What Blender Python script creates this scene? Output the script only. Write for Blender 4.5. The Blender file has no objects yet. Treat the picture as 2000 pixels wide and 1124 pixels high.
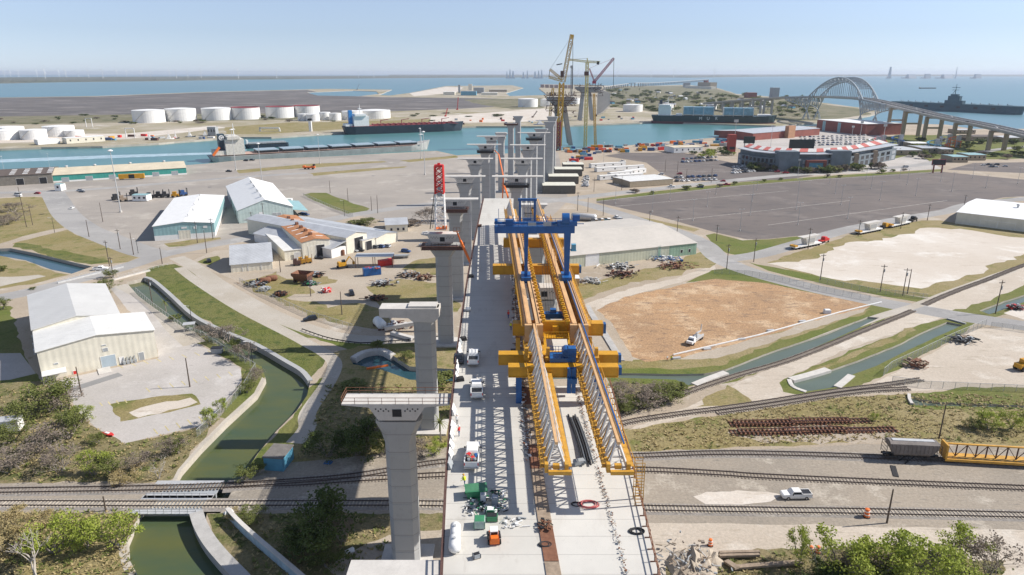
import bpy, math, random
from mathutils import Vector, Matrix
from mathutils.geometry import delaunay_2d_cdt
R = math.radians
rng = random.Random(7)
sc = bpy.context.scene
COL = sc.collection
# ------------------------------------------------------------ camera
F, CX, CY, H, HOR = 1333.33, 1000.0, 562.0, 84.0, 143.0
PI = math.pi
PIT = math.atan((CY - HOR) / F)
SP, CP = math.sin(PIT), math.cos(PIT)
cd = bpy.data.cameras.new('camera'); cam = bpy.data.objects.new('camera', cd); COL.objects.link(cam)
cd.sensor_width = 36; cd.lens = 24; cd.clip_start = 1; cd.clip_end = 200000
cam.location = (0, 0, H); cam.rotation_euler = (PI / 2 - PIT, 0, 0)
sc.camera = cam
# ------------------------------------------------------------ sky, sun, exposure
SUN = Vector((1.2, 0.16, 1.0)).normalized()
w = bpy.data.worlds.new('World'); sc.world = w; w.use_nodes = True
nt = w.node_tree; bg = nt.nodes['Background']
sky = nt.nodes.new('ShaderNodeTexSky'); sky.sky_type = 'NISHITA'; sky.sun_disc = False
sky.sun_elevation = math.asin(SUN.z); sky.sun_rotation = math.atan2(SUN.x, SUN.y)
sky.altitude = 100; sky.air_density = 1.0; sky.dust_density = 0.0; sky.ozone_density = 4.0
tint = nt.nodes.new('ShaderNodeMix'); tint.data_type = 'RGBA'; tint.blend_type = 'MULTIPLY'; tint.inputs[0].default_value = 1
bw = nt.nodes.new('ShaderNodeHueSaturation'); bw.inputs['Saturation'].default_value = .42; nt.links.new(sky.outputs[0], bw.inputs['Color'])
nt.links.new(bw.outputs[0], tint.inputs[6]); tint.inputs[7].default_value = (.82, .95, 1.19, 1)
nt.links.new(tint.outputs[2], bg.inputs[0]); bg.inputs[1].default_value = 0.086
sd = bpy.data.lights.new('sun', 'SUN'); sd.energy = 5.0; sd.angle = R(0.53); sd.color = (1.0, 0.95, 0.885)
so = bpy.data.objects.new('sun', sd); COL.objects.link(so)
so.rotation_euler = SUN.to_track_quat('Z', 'Y').to_euler()
sc.view_settings.view_transform = 'Standard'; sc.view_settings.look = 'None'
sc.view_settings.exposure = 0.37; sc.view_settings.gamma = 1
sc.cycles.max_bounces = 6; sc.cycles.transparent_max_bounces = 8
sc.cycles.volume_bounces = 0; sc.cycles.use_denoising = True

# ------------------------------------------------------------ photo pixel -> place on the ground
def ray(x, y):
 u, v = (x - CX) / F, (CY - y) / F
 return Vector((u, CP + v * SP, -SP + v * CP))
def P(x, y, z=0.0):
 d = ray(x, y)
 return Vector((0, 0, H)) + d * ((z - H) / d.z)
def at(x, y, Y):
 d = ray(x, y)
 return Vector((0, 0, H)) + d * (Y / d.y)
def Zt(x, yb, yt):                       # height of something standing at (x, yb) whose top shows at yt
 Y = P(x, yb).y; v = (CY - yt) / F
 return H + Y * (v * CP - SP) / (CP + v * SP)
def pxm(x, y):                           # pixels per metre there
 g = P(x, y); return F / (g.y * CP + H * SP)
def lerp(a, b, t): return a + (b - a) * t
def itp(tab, x):
 if x <= tab[0][0]: i = 0
 elif x >= tab[-1][0]: i = len(tab) - 2
 else: i = max(k for k in range(len(tab) - 1) if tab[k][0] <= x)
 a, b = tab[i], tab[i + 1]
 return a[1] + (b[1] - a[1]) * (x - a[0]) / (b[0] - a[0])

# ------------------------------------------------------------ materials
MATS = {}
def _nodes(name):
 m = bpy.data.materials.new(name); m.use_nodes = True
 n = m.node_tree.nodes; l = m.node_tree.links
 return m, n, l, n['Principled BSDF']
def noise(n, l, co, scale, detail=4, rough=.6, stretch=None):
 t = n.new('ShaderNodeTexNoise'); t.inputs['Scale'].default_value = scale
 t.inputs['Detail'].default_value = detail; t.inputs['Roughness'].default_value = rough
 if stretch:
  mp = n.new('ShaderNodeMapping'); mp.inputs['Scale'].default_value = stretch[:3]
  if len(stretch) > 3: mp.inputs['Rotation'].default_value = (0, 0, stretch[3])
  l.new(co, mp.inputs[0]); co = mp.outputs[0]
 l.new(co, t.inputs['Vector'])
 return t.outputs['Fac']
def rng_map(n, l, v, a, b, c=0., d=1.):
 m = n.new('ShaderNodeMapRange'); l.new(v, m.inputs[0])
 for i, k in enumerate((a, b, c, d)): m.inputs[i + 1].default_value = k
 return m.outputs[0]
def mixc(n, l, f, a, b, blend='MIX'):
 m = n.new('ShaderNodeMix'); m.data_type = 'RGBA'; m.blend_type = blend
 for s, v in ((0, f), (6, a), (7, b)):
  if hasattr(v, 'is_linked') or hasattr(v, 'links'): l.new(v, m.inputs[s])
  elif s == 0: m.inputs[0].default_value = v
  else: m.inputs[s].default_value = (*v[:3], 1)
 return m.outputs[2]
def coord(n): return n.new('ShaderNodeTexCoord').outputs['Object']
def mat(name, col, rough=.65, metal=0., var=.18, scale=.6, col2=None, bump=0., stripes=None):
 if name in MATS: return MATS[name]
 m, n, l, b = _nodes(name); co = coord(n)
 c2 = col2 or tuple(min(1, c * (1 + var)) for c in col)
 c1 = col if col2 else tuple(c * (1 - var) for c in col)
 f = rng_map(n, l, noise(n, l, co, scale, 5, .65), .33, .67)
 c = mixc(n, l, f, c1, c2)
 if var > .04:
  g = rng_map(n, l, noise(n, l, co, scale * 9, 3, .6), .3, .7, 1 - var * .6, 1 + var * .4)
  cc = n.new('ShaderNodeCombineColor')
  for i in range(3): l.new(g, cc.inputs[i])
  c = mixc(n, l, 1.0, c, cc.outputs[0], 'MULTIPLY')
 if stripes:                                  # corrugated sheeting: ribs every `stripes` metres, x and y
  wv = n.new('ShaderNodeTexWave'); wv.wave_type = 'BANDS'; wv.bands_direction = 'DIAGONAL'
  wv.inputs['Scale'].default_value = 1 / stripes / 3.3; mp = n.new('ShaderNodeMapping'); mp.inputs['Scale'].default_value = (1, 1, 0); l.new(co, mp.inputs[0]); l.new(mp.outputs[0], wv.inputs['Vector'])
  bp = n.new('ShaderNodeBump'); bp.inputs['Strength'].default_value = .5; bp.inputs['Distance'].default_value = .06
  l.new(wv.outputs['Fac'], bp.inputs['Height']); l.new(bp.outputs[0], b.inputs['Normal'])
 elif bump:
  bp = n.new('ShaderNodeBump'); bp.inputs['Strength'].default_value = .6; bp.inputs['Distance'].default_value = bump
  l.new(noise(n, l, co, scale * 6, 6, .7), bp.inputs['Height']); l.new(bp.outputs[0], b.inputs['Normal'])
 l.new(c, b.inputs['Base Color']); b.inputs['Roughness'].default_value = rough; b.inputs['Metallic'].default_value = metal
 MATS[name] = m; return m
def gmat(name, c0, c1, c2, c3, s=(.02, .09, .5), streak=None, bump=.25, rough=.95, t2=.55, t3=.6, fine=.35):
 """Ground: two base tones in broad patches, two more in smaller ones, fine grain on top."""
 m, n, l, b = _nodes(name); co = coord(n)
 f = rng_map(n, l, noise(n, l, co, s[0], 6, .65), .38, .62)
 c = mixc(n, l, f, c0, c1)
 f = rng_map(n, l, noise(n, l, co, s[1], 7, .7), t2, t2 + .12)
 c = mixc(n, l, f, c, c2)
 f = rng_map(n, l, noise(n, l, co, s[2], 6, .7, streak), t3, t3 + .14)
 c = mixc(n, l, f, c, c3)
 g = rng_map(n, l, noise(n, l, co, 1.6, 6, .75), .25, .75, 1 - fine, 1 + fine)
 cc = n.new('ShaderNodeCombineColor')
 for i in range(3): l.new(g, cc.inputs[i])
 c = mixc(n, l, 1.0, c, cc.outputs[0], 'MULTIPLY')
 if bump:
  bp = n.new('ShaderNodeBump'); bp.inputs['Strength'].default_value = .7; bp.inputs['Distance'].default_value = bump
  l.new(noise(n, l, co, .9, 8, .75), bp.inputs['Height']); l.new(bp.outputs[0], b.inputs['Normal'])
 l.new(c, b.inputs['Base Color']); b.inputs['Roughness'].default_value = rough
 b.inputs['Specular IOR Level'].default_value = .2
 MATS[name] = m; return m
def wmat(name, c0, c1, sc_=.02, rough=.12, bump=.05, bs=.8, spec=.5):
 m, n, l, b = _nodes(name); co = coord(n)
 f = rng_map(n, l, noise(n, l, co, sc_, 5, .6, (1, 2.5, 1)), .35, .65)
 l.new(mixc(n, l, f, c0, c1), b.inputs['Base Color'])
 b.inputs['Roughness'].default_value = rough; b.inputs['Specular IOR Level'].default_value = spec
 bp = n.new('ShaderNodeBump'); bp.inputs['Strength'].default_value = .5; bp.inputs['Distance'].default_value = bump
 l.new(noise(n, l, co, bs, 5, .6), bp.inputs['Height']); l.new(bp.outputs[0], b.inputs['Normal'])
 MATS[name] = m; return m

gmat('yard', (.37, .33, .285), (.29, .262, .232), (.43, .39, .34), (.20, .18, .16), (.012, .03, .06), (1, 5, 1, -.2), .03, .9, .54, .58, .2)
gmat('earth', (.42, .35, .27), (.34, .28, .21), (.50, .45, .38), (.22, .19, .10), (.02, .06, .3), None, .15, .95, .56, .6, .25)
gmat('dirt', (.43, .37, .295), (.36, .30, .23), (.48, .43, .36), (.25, .20, .15), (.03, .12, .4), None, .15, .95, .58, .62, .25)
gmat('sand', (.52, .455, .375), (.45, .385, .31), (.58, .525, .45), (.33, .28, .215), (.03, .06, .12), (1, 5, 1, .2), .12, .95, .53, .56, .22)
gmat('pale', (.60, .545, .475), (.53, .465, .39), (.66, .62, .56), (.42, .35, .275), (.015, .035, .09), (1, 4, 1, .25), .1, .95, .52, .57, .16)
gmat('drygrass', (.235, .195, .08), (.29, .235, .125), (.15, .155, .045), (.33, .28, .18), (.035, .12, .5), None, .35, 1, .52, .58, .45)
gmat('lawn', (.12, .145, .032), (.165, .16, .055), (.075, .11, .022), (.25, .21, .10), (.04, .15, .6), None, .3, 1, .55, .62, .4)
gmat('levee', (.125, .14, .035), (.16, .155, .055), (.075, .10, .025), (.24, .20, .10), (.05, .22, .8), None, .6, 1, .5, .6, .5)
gmat('scrub', (.19, .165, .075), (.25, .205, .115), (.10, .115, .035), (.36, .31, .22), (.05, .15, .5), None, .5, 1, .5, .6, .5)
gmat('ballast', (.34, .29, .23), (.28, .245, .20), (.44, .39, .32), (.18, .165, .145), (.03, .1, .25), (1, 7, 1, 0), .12, .95, .55, .58, .28)
gmat('asphalt_lot', (.175, .148, .132), (.14, .122, .113), (.20, .173, .156), (.085, .083, .083), (.012, .03, .05), (1, 4, 1, -.25), .02, .9, .54, .55, .16)
gmat('road', (.36, .345, .325), (.29, .28, .267), (.41, .395, .375), (.21, .20, .19), (.02, .06, .15), (1, 5, 1, .3), .02, .9, .54, .58, .18)
gmat('path', (.46, .42, .36), (.40, .355, .29), (.50, .46, .41), (.30, .26, .17), (.05, .15, .5), None, .08, .95, .58, .64, .2)
gmat('lot', (.47, .435, .40), (.40, .37, .335), (.51, .48, .445), (.26, .235, .205), (.03, .07, .22), (1, 3, 1, .4), .02, .9, .53, .60, .16)
gmat('concrete_bank', (.50, .45, .38), (.42, .38, .32), (.54, .50, .43), (.25, .22, .17), (.1, .3, .8), None, .05, .9, .6, .64, .2)
gmat('woodchip', (.44, .275, .15), (.35, .225, .13), (.53, .38, .24), (.21, .145, .10), (.025, .07, .2), (1, 2.5, 1, .2), .35, 1, .5, .53, .6)
gmat('mud', (.13, .118, .112), (.105, .097, .094), (.17, .155, .14), (.40, .36, .33), (.004, .012, .006), (1, 7, 1, 0), 0, .95, .6, .53, .1)
gmat('shore', (.42, .37, .30), (.27, .235, .14), (.50, .46, .40), (.16, .15, .065), (.006, .02, .04), (1, 4, 1, 0), 0, .95, .55, .56, .2)
gmat('town', (.15, .14, .075), (.22, .195, .13), (.085, .095, .04), (.36, .33, .28), (.01, .03, .06), None, 0, .95, .5, .56, .3)
wmat('bay', (.095, .20, .245), (.11, .225, .265), .0012, .35, .12, .25, .25)
wmat('channel', (.085, .215, .215), (.07, .18, .19), .006, .3, .08, .3, .3)
wmat('canal', (.105, .112, .034), (.055, .088, .05), .03, .12, .02, .9, .22)
wmat('canal_blue', (.018, .06, .08), (.03, .08, .10), .03, .12, .02, .9, .35)
wmat('ditch', (.105, .13, .105), (.12, .15, .12), .05, .2, .02, .9, .15)
CONC = mat('concrete', (.41, .395, .37), .85, 0, .14, .35, bump=.02)
CONC_L = mat('concrete_light', (.55, .52, .475), .85, 0, .10, .3, bump=.01)
CONC_D = mat('concrete_dark', (.37, .37, .37), .85, 0, .13, .22, bump=.02)
DECK = None
WHITE = mat('white_paint', (.78, .77, .74), .5, 0, .06, .5)
WSHEET = mat('white_sheet', (.70, .685, .64), .5, 0, .08, .25, stripes=.9)
CREAM = mat('cream_sheet', (.68, .64, .53), .6, 0, .08, .25, stripes=.8)
GREYSHEET = mat('grey_sheet', (.50, .51, .52), .45, .2, .12, .2, stripes=.9)
TEAL = mat('teal_sheet', (.27, .43, .44), .55, 0, .1, .3, stripes=.9)
MINT = mat('mint_sheet', (.47, .56, .53), .6, 0, .12, .3, stripes=.9)
GREENSH = mat('green_sheet', (.05, .30, .25), .55, 0, .12, .3, stripes=.9)
TANROOF = mat('tan_roof', (.60, .52, .38), .6, 0, .1, .12, stripes=1.2)
BROWNROOF = mat('brown_roof', (.11, .085, .07), .8, 0, .15, .2)
RUSTROOF = mat('rust_roof', (.36, .145, .055), .8, 0, .15, .35, col2=(.46, .22, .10), stripes=.8)
DARK = mat('dark', (.016, .016, .018), .7, 0, .1)
STEEL = mat('steel', (.42, .43, .44), .45, .5, .12, 1)
GALV = mat('galvanised', (.55, .55, .54), .5, .3, .1, 1)
RUST = mat('rust', (.15, .06, .032), .85, 0, .25, 1.5, col2=(.24, .11, .06))
REDRUST = mat('red_rust', (.33, .055, .04), .75, 0, .2, 1)
BROWNST = mat('brown_steel', (.10, .05, .04), .8, 0, .2, 1.5)
YEL = mat('yellow_paint', (.56, .28, .012), .5, 0, .14, .5)
YEL2 = mat('ochre_paint', (.55, .29, .035), .55, 0, .2, .8)
TAN = mat('tan_paint', (.62, .38, .18), .55, 0, .12, .4)
BLUE = mat('blue_paint', (.012, .095, .29), .4, 0, .16, .6)
LBLUE = mat('light_blue_paint', (.10, .30, .42), .5, 0, .12, .6)
RED = mat('red_paint', (.62, .03, .025), .5, 0, .12, .6)
MAROON = mat('maroon_paint', (.26, .045, .05), .6, 0, .2, .3)
ORANGE = mat('orange_paint', (.80, .17, .02), .5, 0, .1, .6)
BLACK = mat('black_paint', (.02, .02, .022), .5, 0, .1)
NAVY = mat('navy_hull', (.018, .032, .048), .5, 0, .2, .08)
GREENP = mat('green_paint', (.05, .24, .11), .5, 0, .15, .8)
GREYP = mat('grey_paint', (.33, .35, .36), .6, 0, .12, .3)
SHIPGREY = mat('ship_grey', (.55, .57, .55), .6, 0, .12, .1)
CARRIER = mat('carrier_grey', (.04, .105, .135), .7, 0, .15, .03)
SILVER = mat('silver_truss', (.38, .42, .44), .55, .1, .1, .05)
BRICK = mat('brick', (.25, .075, .055), .8, 0, .15, .1)
WOOD = mat('pole_wood', (.105, .08, .062), .9, 0, .2, 1.2)
PLANK = mat('timber', (.30, .23, .165), .9, 0, .25, 1.5)
GLASS = mat('window_glass', (.018, .022, .028), .08, 0, .05)
TYRE = mat('tyre', (.015, .015, .016), .8, 0, .05)
SKIN = mat('skin', (.42, .23, .16), .6, 0, .05)
RAIL = mat('rail_steel', (.10, .075, .062), .5, .4, .2, 1)
TIE = mat('sleeper', (.20, .165, .135), .9, 0, .35, .9)
GREYWOOD = mat('bare_twig', (.28, .24, .20), .9, 0, .3, .8)
PALEWOOD = mat('pale_branch', (.42, .38, .33), .9, 0, .15, .8)
def leaf(name, a, b):
 m, n, l, p_ = _nodes(name); co = coord(n)
 f = rng_map(n, l, noise(n, l, co, 1.1, 5, .7), .35, .65)
 c = mixc(n, l, f, a, b)
 l.new(c, p_.inputs['Base Color']); p_.inputs['Roughness'].default_value = .7; p_.inputs['Specular IOR Level'].default_value = .2
 tr = n.new('ShaderNodeBsdfTranslucent'); l.new(c, tr.inputs[0]); mx = n.new('ShaderNodeMixShader'); mx.inputs[0].default_value = .28
 l.new(p_.outputs[0], mx.inputs[1]); l.new(tr.outputs[0], mx.inputs[2]); l.new(mx.outputs[0], n['Material Output'].inputs[0])
 MATS[name] = m; return m
LEAF_G = leaf('leaf_spring', (.25, .31, .045), (.38, .42, .085))
LEAF_O = leaf('leaf_olive', (.13, .155, .04), (.21, .225, .07))
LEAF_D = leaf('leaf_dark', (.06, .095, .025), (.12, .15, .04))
LEAF_B = leaf('leaf_brown', (.21, .17, .135), (.30, .25, .205))
LEAF_T = leaf('leaf_tan', (.36, .29, .13), (.46, .37, .20))
PAINTS = {'white': WHITE, 'silver': mat('car_silver', (.48, .49, .50), .35, .4, .04), 'black': mat('car_black', (.015, .016, .02), .3, 0, .04),
          'grey': mat('car_grey', (.13, .14, .15), .35, .2, .04), 'red': mat('car_red', (.40, .02, .025), .35, 0, .04),
          'blue': mat('car_blue', (.03, .08, .22), .35, .1, .04), 'dark green': mat('car_green', (.02, .07, .06), .35, 0, .04)}

# ------------------------------------------------------------ mesh building
class MB:
 BASE = None
 def __init__(s): s.v = []; s.f = []; s.m = []; s.k = 0; s.T = MB.BASE
 def add(s, vs, fs):
  o = len(s.v)
  if s.T is not None: vs = [s.T @ Vector(q) for q in vs]
  s.v += [tuple(q) for q in vs]; s.f += [tuple(i + o for i in f) for f in fs]; s.m += [s.k] * len(fs)
  return s
 def box(s, c, d, rz=0., rx=0., ry=0.):
  x, y, z = d[0] / 2, d[1] / 2, d[2] / 2
  M = Matrix.Translation(c) @ Matrix.Rotation(rz, 4, 'Z') @ Matrix.Rotation(ry, 4, 'Y') @ Matrix.Rotation(rx, 4, 'X')
  vs = [M @ Vector((a * x, b * y, e * z)) for e in (-1, 1) for b in (-1, 1) for a in (-1, 1)]
  return s.add(vs, [(0, 2, 3, 1), (4, 5, 7, 6), (0, 1, 5, 4), (2, 6, 7, 3), (0, 4, 6, 2), (1, 3, 7, 5)])
 def bb(s, x0, x1, y0, y1, z0, z1): return s.box(((x0 + x1) / 2, (y0 + y1) / 2, (z0 + z1) / 2), (x1 - x0, y1 - y0, z1 - z0))
 def beam(s, a, b, w_, h_=None, up=(0, 0, 1)):
  a, b = Vector(a), Vector(b); h_ = h_ or w_; t = b - a
  if t.length < 1e-6: return s
  t.normalize(); u = Vector(up); q = t.cross(u)
  if q.length < 1e-3: q = t.cross(Vector((0, 1, 0)))
  q.normalize(); u = q.cross(t); q *= w_ / 2; u *= h_ / 2
  vs = [e + i * q + j * u for e in (a, b) for j in (-1, 1) for i in (-1, 1)]
  return s.add(vs, [(0, 2, 3, 1), (4, 5, 7, 6), (0, 1, 5, 4), (2, 6, 7, 3), (0, 4, 6, 2), (1, 3, 7, 5)])
 def tube(s, a, b, r0, r1=None, n=8, cap=True):
  a, b = Vector(a), Vector(b); r1 = r0 if r1 is None else r1; t = (b - a).normalized()
  q = t.orthogonal().normalized(); u = t.cross(q)
  vs = []
  for e, r in ((a, r0), (b, r1)):
   for i in range(n):
    an = 2 * PI * i / n; vs.append(e + (q * math.cos(an) + u * math.sin(an)) * r)
  fs = [(i, (i + 1) % n, n + (i + 1) % n, n + i) for i in range(n)]
  if cap: fs += [tuple(range(n - 1, -1, -1)), tuple(range(n, 2 * n))]
  return s.add(vs, fs)
 def lathe(s, c, prof, n=24):                 # prof: (radius, z)
  vs = []; c = Vector(c)
  for r, z in prof:
   for i in range(n):
    an = 2 * PI * i / n; vs.append(c + Vector((r * math.cos(an), r * math.sin(an), z)))
  k = len(prof); fs = [(j * n + i, j * n + (i + 1) % n, (j + 1) * n + (i + 1) % n, (j + 1) * n + i) for j in range(k - 1) for i in range(n)]
  fs += [tuple(range(n - 1, -1, -1)), tuple(range((k - 1) * n, k * n))]
  return s.add(vs, fs)
 def prism(s, pts, z0, z1):
  n = len(pts); vs = [(p_[0], p_[1], z0) for p_ in pts] + [(p_[0], p_[1], z1) for p_ in pts]
  return s.add(vs, [tuple(range(n - 1, -1, -1)), tuple(range(n, 2 * n))] + [(i, (i + 1) % n, n + (i + 1) % n, n + i) for i in range(n)])
 def loft(s, rings, cap=True):
  n = len(rings[0]); vs = [q for r in rings for q in r]
  fs = [(j * n + i, j * n + (i + 1) % n, (j + 1) * n + (i + 1) % n, (j + 1) * n + i) for j in range(len(rings) - 1) for i in range(n)]
  if cap: fs += [tuple(range(n - 1, -1, -1)), tuple(range((len(rings) - 1) * n, len(rings) * n))]
  return s.add(vs, fs)
 def ext(s, prof, x0, x1, axis='y'):          # closed profile (a,z) extruded along x or y
  if axis == 'y': r = [[(a, e, z) for a, z in prof] for e in (x0, x1)]
  else: r = [[(e, a, z) for a, z in prof] for e in (x0, x1)]
  return s.loft(r)
 def quad(s, a, b, c, d): return s.add([a, b, c, d], [(0, 1, 2, 3)])
 def mesh(s, name, mats, smooth=False):
  me = bpy.data.meshes.new(name); me.from_pydata(s.v, [], s.f)
  for m in (mats if isinstance(mats, (list, tuple)) else [mats]): me.materials.append(m)
  if any(s.m): me.polygons.foreach_set('material_index', s.m)
  if smooth: me.polygons.foreach_set('use_smooth', [True] * len(s.f))
  me.update(); return me
 def build(s, name, mats, parent=None, loc=None, rz=0., smooth=False):
  o = bpy.data.objects.new(name, s.mesh(name, mats, smooth)); COL.objects.link(o)
  if parent: o.parent = parent
  if loc is not None: o.location = loc
  if rz: o.rotation_euler[2] = rz
  return o
def tag(o, label, cat, group=None):
 o['label'] = label; o['category'] = cat
 if group: o['group'] = group
 return o
def thing(name, label, cat, loc=(0, 0, 0), rz=0., group=None):
 o = bpy.data.objects.new(name, None); COL.objects.link(o); o.location = loc; o.rotation_euler[2] = rz
 o.empty_display_size = .5
 return tag(o, label, cat, group)
def struct(o, kind='structure'): o['kind'] = kind; return o
KIDS = {}
def dup(src, loc, rz=0., label=None, cat=None, group=None, scale=None):
 """copy a thing with its parts and sub-parts"""
 def cp(o, par):
  c = o.copy(); COL.objects.link(c); c.parent = par
  for k in [q for q in ALLK(o)]: cp(k, c)
  return c
 r = cp(src, None); r.location = loc; r.rotation_euler = (0, 0, rz)
 if scale: r.scale = scale if isinstance(scale, (tuple, list)) else (scale,) * 3
 if label: r['label'] = label
 if cat: r['category'] = cat
 if group: r['group'] = group
 return r
def ALLK(o): return list(o.children)
ORD = ['first', 'second', 'third', 'fourth', 'fifth', 'sixth', 'seventh', 'eighth', 'ninth', 'tenth', 'eleventh', 'twelfth',
       'thirteenth', 'fourteenth', 'fifteenth', 'sixteenth', 'seventeenth', 'eighteenth', 'nineteenth', 'twentieth']
def nth(i, n):
 if i == 0: return 'leftmost'
 if i == n - 1: return 'rightmost'
 if i < 20: return ORD[i] + ' from the left'
 return '%dth from the left' % (i + 1)
class first_or_dup:
 """the first call uses the prototype itself, later calls copy it"""
 def __init__(s, make): s.make = make; s.o = None
 def __call__(s, loc, rz, label, cat, group=None, scale=None):
  if s.o is None:
   s.o = s.make(); o = s.o; o.location = loc; o.rotation_euler[2] = rz; tag(o, label, cat, group)
   if scale: o.scale = scale if isinstance(scale, (tuple, list)) else (scale,) * 3
   return o
  o = dup(s.o, loc, rz, label, cat, group, scale or (1, 1, 1))
  if not group and 'group' in o: del o['group']
  return o
# ============================================================ the ground, split into regions
def W(x, y): return ('w', x, y)
def wpts(pts):
 return [Vector((p_[1], p_[2])) if p_[0] == 'w' else Vector(P(p_[0], p_[1]).xy) for p_ in pts]
def rough(pts, k):
 """break long straight edges of natural areas into an uneven outline"""
 if not k: return pts
 out = []
 n = len(pts)
 for i in range(n):
  a, b = pts[i], pts[(i + 1) % n]; d = max(60, min((a + b).length / 2, 3000)); L = (b - a).length
  st = d * .012; m = max(1, min(60, int(L / st))); q = Vector((-(b - a).y, (b - a).x)).normalized()
  h = 0.
  for j in range(m):
   t = j / m
   if j: h = h * .5 + rng.gauss(0, 1) * d * .0022 * k
   out.append(a.lerp(b, t) + q * (h if j else 0))
 return out
def ribbon(pts, wd):
 c = [Vector(P(*q).xy) for q in pts]
 # smooth (Catmull-Rom)
 s = []
 for i in range(len(c) - 1):
  p0, p1, p2, p3 = c[max(0, i - 1)], c[i], c[i + 1], c[min(len(c) - 1, i + 2)]
  for j in range(5):
   t = j / 5
   s.append(.5 * ((2 * p1) + (p2 - p0) * t + (2 * p0 - 5 * p1 + 4 * p2 - p3) * t * t + (3 * p1 - p0 - 3 * p2 + p3) * t ** 3))
 s.append(c[-1])
 L, Rr = [], []
 for i, q in enumerate(s):
  t = (s[min(i + 1, len(s) - 1)] - s[max(i - 1, 0)]).normalized(); n = Vector((-t.y, t.x)) * wd / 2
  L.append(q + n); Rr.append(q - n)
 return L + Rr[::-1], s
REG = []
def reg(cls, pts, k=0): REG.append((cls, rough(wpts(pts), k)))
ROADS = {}
def road(cls, pts, wd, name=None):
 poly, c = ribbon(pts, wd); REG.append((cls, poly))
 if name: ROADS[name] = c
# -- south side of the ship channel
reg('earth', [W(-1500, -200), W(1500, -200), (3300, 300), (2000, 252), (1900, 252), (1850, 244), (1760, 241), (1700, 246), (1640, 249), (1560, 246), (1500, 253), (1430, 263), (1400, 269), (1300, 277), (1200, 287), (1100, 294), (1060, 298), (905, 303), (893, 304), (852, 295), (650, 305.5), (475, 313), (405, 320), (365, 323), (0, 332), (-1200, 362)])
reg('yard', [(-700, 352), (0, 333), (365, 324), (475, 314), (850, 296), (893, 306), (1090, 298), (1110, 392), (1060, 440), (900, 445), (800, 440), (700, 422), (560, 458), (420, 482), (300, 492), (180, 444), (140, 400), (95, 383), (-700, 410)])
reg('drygrass', [(462, 333), (595, 321), (750, 315), (756, 317), (625, 327), (540, 332), (467, 339)], .5)
reg('drygrass', [(605, 339), (700, 331), (795, 325), (790, 328), (700, 336), (612, 344)], .5)
reg('drygrass', [(780, 314), (890, 304), (895, 308), (800, 317)], .5)
reg('lawn', [(592, 381), (607, 377), (637, 377), (680, 393), (722, 408), (717, 416), (688, 421), (650, 407)], .5)
reg('drygrass', [(-700, 432), (-700, 400), (0, 388), (67, 385), (95, 387), (100, 405), (112, 427), (136, 443), (50, 462), (0, 476), (-700, 522)], 1)
reg('dirt', [(0, 476), (60, 458), (135, 442), (140, 446), (70, 465), (0, 482)], 1)
reg('drygrass', [(24, 476), (60, 467), (100, 457), (132, 449), (150, 460), (172, 464), (187, 462), (215, 480), (284, 497), (250, 512), (212, 516), (178, 516), (140, 509), (75, 494)], .6)
reg('levee', [(30, 475), (80, 480), (170, 500), (215, 512), (178, 517), (140, 510), (75, 495), (24, 483)], 1)
reg('drygrass', [(-500, 520), (0, 500), (50, 510), (100, 528), (136, 537), (60, 556), (-500, 640)], .8)
reg('path', [(-500, 560), (0, 541), (75, 537), (90, 540), (0, 560), (-500, 605)], 1)
reg('drygrass', [(320, 476), (370, 469), (430, 464), (432, 467), (360, 481), (330, 483)], .8)
reg('lawn', [(487, 450), (560, 440), (585, 434), (588, 438), (540, 452), (490, 456)], .8)
reg('dirt', [(350, 518), (420, 490), (540, 480), (640, 470), (740, 440), (860, 440), (900, 480), (897, 664), (800, 656), (700, 642), (620, 622), (520, 577), (430, 535)], .6)
reg('drygrass', [(470, 550), (540, 530), (560, 545), (640, 540), (655, 558), (600, 575), (560, 582), (640, 602), (700, 592), (760, 610), (765, 643), (680, 637), (600, 612), (520, 577)], 2)
reg('drygrass', [(785, 527), (800, 515), (850, 503), (890, 507), (890, 530), (840, 538)], 2)
reg('drygrass', [(715, 560), (780, 545), (890, 555), (893, 610), (760, 612), (735, 590)], 2)
reg('dirt', [(600, 560), (700, 548), (740, 585), (690, 590), (640, 592)], 2)
reg('lawn', [(385, 512), (400, 505), (425, 500), (430, 508), (410, 518)], 1)
reg('levee', [(282, 530), (310, 519), (342, 516), (385, 532), (378, 545), (400, 566), (480, 607), (540, 645), (590, 672), (622, 690), (636, 702), (630, 716), (605, 742), (560, 705), (500, 672), (440, 647), (380, 617), (330, 572), (300, 548)], .8)
reg('lawn', [(385, 550), (400, 546), (425, 557), (500, 595), (560, 630), (600, 648), (640, 660), (720, 670), (890, 672), (890, 690), (700, 690), (650, 672), (600, 660), (560, 648), (480, 603), (420, 573)], .8)
reg('drygrass', [(648, 690), (700, 676), (895, 680), (893, 860), (880, 895), (545, 905), (590, 850), (640, 770), (660, 715)], 1)
reg('scrub', [(640, 780), (760, 760), (780, 840), (760, 890), (580, 898), (610, 840)], 2)
reg('lawn', [(600, 760), (640, 735), (625, 790), (590, 850), (545, 905), (475, 930), (505, 885), (545, 840), (582, 800)], 1)
reg('lawn', [(-600, 610), (20, 598), (50, 700), (82, 745), (40, 762), (-600, 800)], .6)
reg('lot', [(-600, 700), (40, 690), (70, 730), (20, 742), (-600, 790)])
reg('lot', [(217, 563), (240, 558), (262, 572), (285, 594), (320, 630), (375, 665), (470, 720), (472, 745), (430, 800), (392, 832), (240, 867), (213, 850), (188, 836), (148, 800), (118, 742), (310, 700), (300, 650), (248, 605)], .15)
reg('drygrass', [(214, 790), (235, 785), (375, 769), (383, 774), (392, 790), (330, 806), (260, 820), (235, 824)], .8)
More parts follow.
